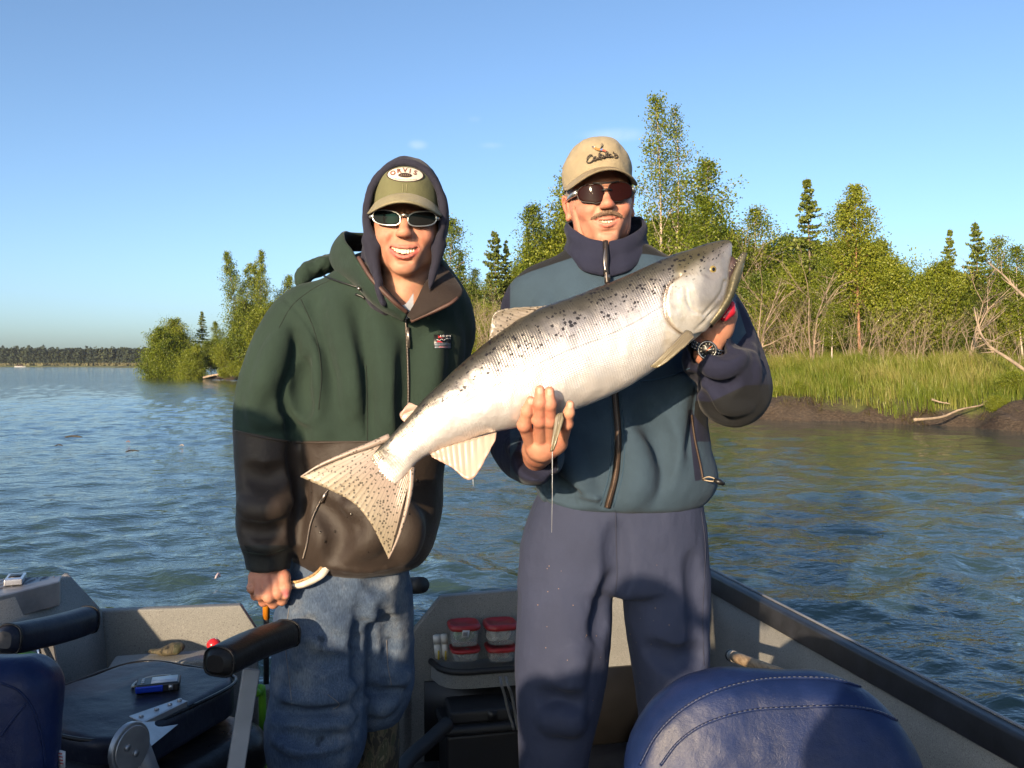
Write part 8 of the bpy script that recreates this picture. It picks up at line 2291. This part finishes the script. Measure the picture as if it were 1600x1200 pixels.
# ================================================================== the others aboard, out of the picture; their shadows fall into it
def bystander(head, face_az, lean, label, cap_on=True, seat_z=.55, arms=None, jacket=(.04, .05, .07)):
    h = np.array(head, float); fa = R_(face_az); fw = np.array([math.sin(fa), math.cos(fa), 0]); sd = np.array([fw[1], -fw[0], 0])
    root = empty('person', (h[0], h[1], .1), label=label, cat='person')
    s = SDF(h - np.array([.2, .2, .3]), h + np.array([.2, .2, .25]), .006)
    s.ell(h, (.085, .085, .115), 0); s.cap(h - BZ * .05, h - BZ * .2 - fw * .04, .055, .06, .03); s.ell(h + fw * .095 - BZ * .02, (.014, .014, .022), .015); s.ell(h + fw * .05 - BZ * .07, (.05, .05, .05), .03)
    for k in (-1, 1): s.ell(h + sd * k * .085 - BZ * .01, (.014, .014, .03), .01)
    V, Q = s.mesh(); mesh_np('body', V, Q, M_SKIN, root, colors={'col': np.repeat(np.array([[.42, .2, .13]]), len(V), 0)})
    nk = h - BZ * .22 - fw * (.04 + lean * .3); hip = np.array([h[0] - fw[0] * (.05 + lean), h[1] - fw[1] * (.05 + lean), seat_z + .10])
    s = SDF(np.minimum(nk, hip) - np.array([.45, .45, .15]), np.maximum(nk, hip) + np.array([.45, .45, .2]), .012)
    s.chain([nk, (nk + hip) / 2 - fw * .02, hip], [.13, .16, .16], .05)
    for k in (-1, 1):
        sh = nk + sd * k * .19 - BZ * .02; s.cap(nk, sh, .10, .09, .05)
        el, ha = arms(h, sd, fw, k) if arms else (sh - BZ * .28 + fw * .05, sh - BZ * .34 + fw * .28); s.cap(sh, el, .075, .06, .04); s.cap(el, ha, .058, .045, .03)
    V, Q = s.mesh(); mesh_np('jacket', V, Q, simple('jacket_cloth', jacket, .9), root)
    s = SDF(np.array([hip[0] - .75, hip[1] - .75, .08]), np.array([hip[0] + .75, hip[1] + .75, seat_z + .35]), .014)
    for k in (-1, 1):
        a = hip + sd * k * .10 - BZ * .03; kn = a + fw * .44; s.cap(a, kn, .10, .075, .04); s.cap(kn, np.array([kn[0], kn[1], .14]), .072, .055, .03); s.cap(np.array([kn[0], kn[1], .15]), np.array([kn[0] + fw[0] * .16, kn[1] + fw[1] * .16, .14]), .05, .045, .03)
    V, Q = s.mesh(); mesh_np('trousers', V, Q, simple('trouser_cloth', (.05, .055, .08), .9), root)
    if cap_on:
        g = Geo(); t = np.linspace(0, 2 * np.pi, 28, endpoint=False); A = np.array([[h + BZ * (.03 + .095 * math.sin(v)) + (sd * math.cos(a) * .095 + fw * math.sin(a) * .100) * math.cos(v) for v in np.linspace(0, np.pi / 2, 8)] for a in t]); g.grid(A, closed_u=True)
        A = np.array([[h + BZ * (.045 - .03 * w_ * 1.0 - .02 * abs(u) ** 2) + sd * (.078 * u) + fw * (.095 * math.sqrt(max(0, 1 - (u * .8) ** 2)) + .085 * w_ * (1 - .3 * u * u)) for w_ in (0, .5, 1)] for u in np.linspace(-1, 1, 15)]); g.grid(A); solid(g.build('cap', simple('cap_cloth', (.1, .1, .1), .9), root, smooth=True), .004)
    g = Geo(); g.box((hip[0], hip[1], (seat_z - .06 + .1) / 2), (.42, .42, seat_z - .16)); o = g.build('seat_locker', M_HULL, bpy.data.objects['motor_boat']); bevel(o, .02, 2)
bystander((.03, -.165, 1.44), 0, .02, 'photographer seated behind the camera, shadow falling on the blue seat', True, .62, lambda h, sd, fw, k: (h + sd * k * .22 - BZ * .26 + fw * .02, h + sd * k * .10 - BZ * .06 + fw * .075))
bystander((-.88, -.47, 1.43), 80, .26, 'man in peaked cap seated left of the camera, shadow falling on the trousers', True, .62)
bystander((-1.50, .50, 1.86), 25, .04, 'unseen man added on the left deck to shade the green sleeve', False, .95)  # figure out of view, added and raised to cast the sleeve's shadow
# ================================================================== air
def haze():
    g = Geo(); g.box((0, 700, 8.2), (3400, 1900, 18.8))
    m = bpy.data.materials.new('haze_air'); m.use_nodes = True; nt = m.node_tree
    for n in list(nt.nodes): nt.nodes.remove(n)
    out = nd(nt, 'ShaderNodeOutputMaterial'); v = nd(nt, 'ShaderNodeVolumePrincipled')
    v.inputs['Color'].default_value = (.74, .84, 1.0, 1); v.inputs['Density'].default_value = 00.0001; v.inputs['Anisotropy'].default_value = .0
    L_(nt, v.outputs[0], out.inputs['Volume'])
    o = g.build('haze', m); tag(o, kind='stuff')
haze()
SC.cycles.volume_bounces = 0
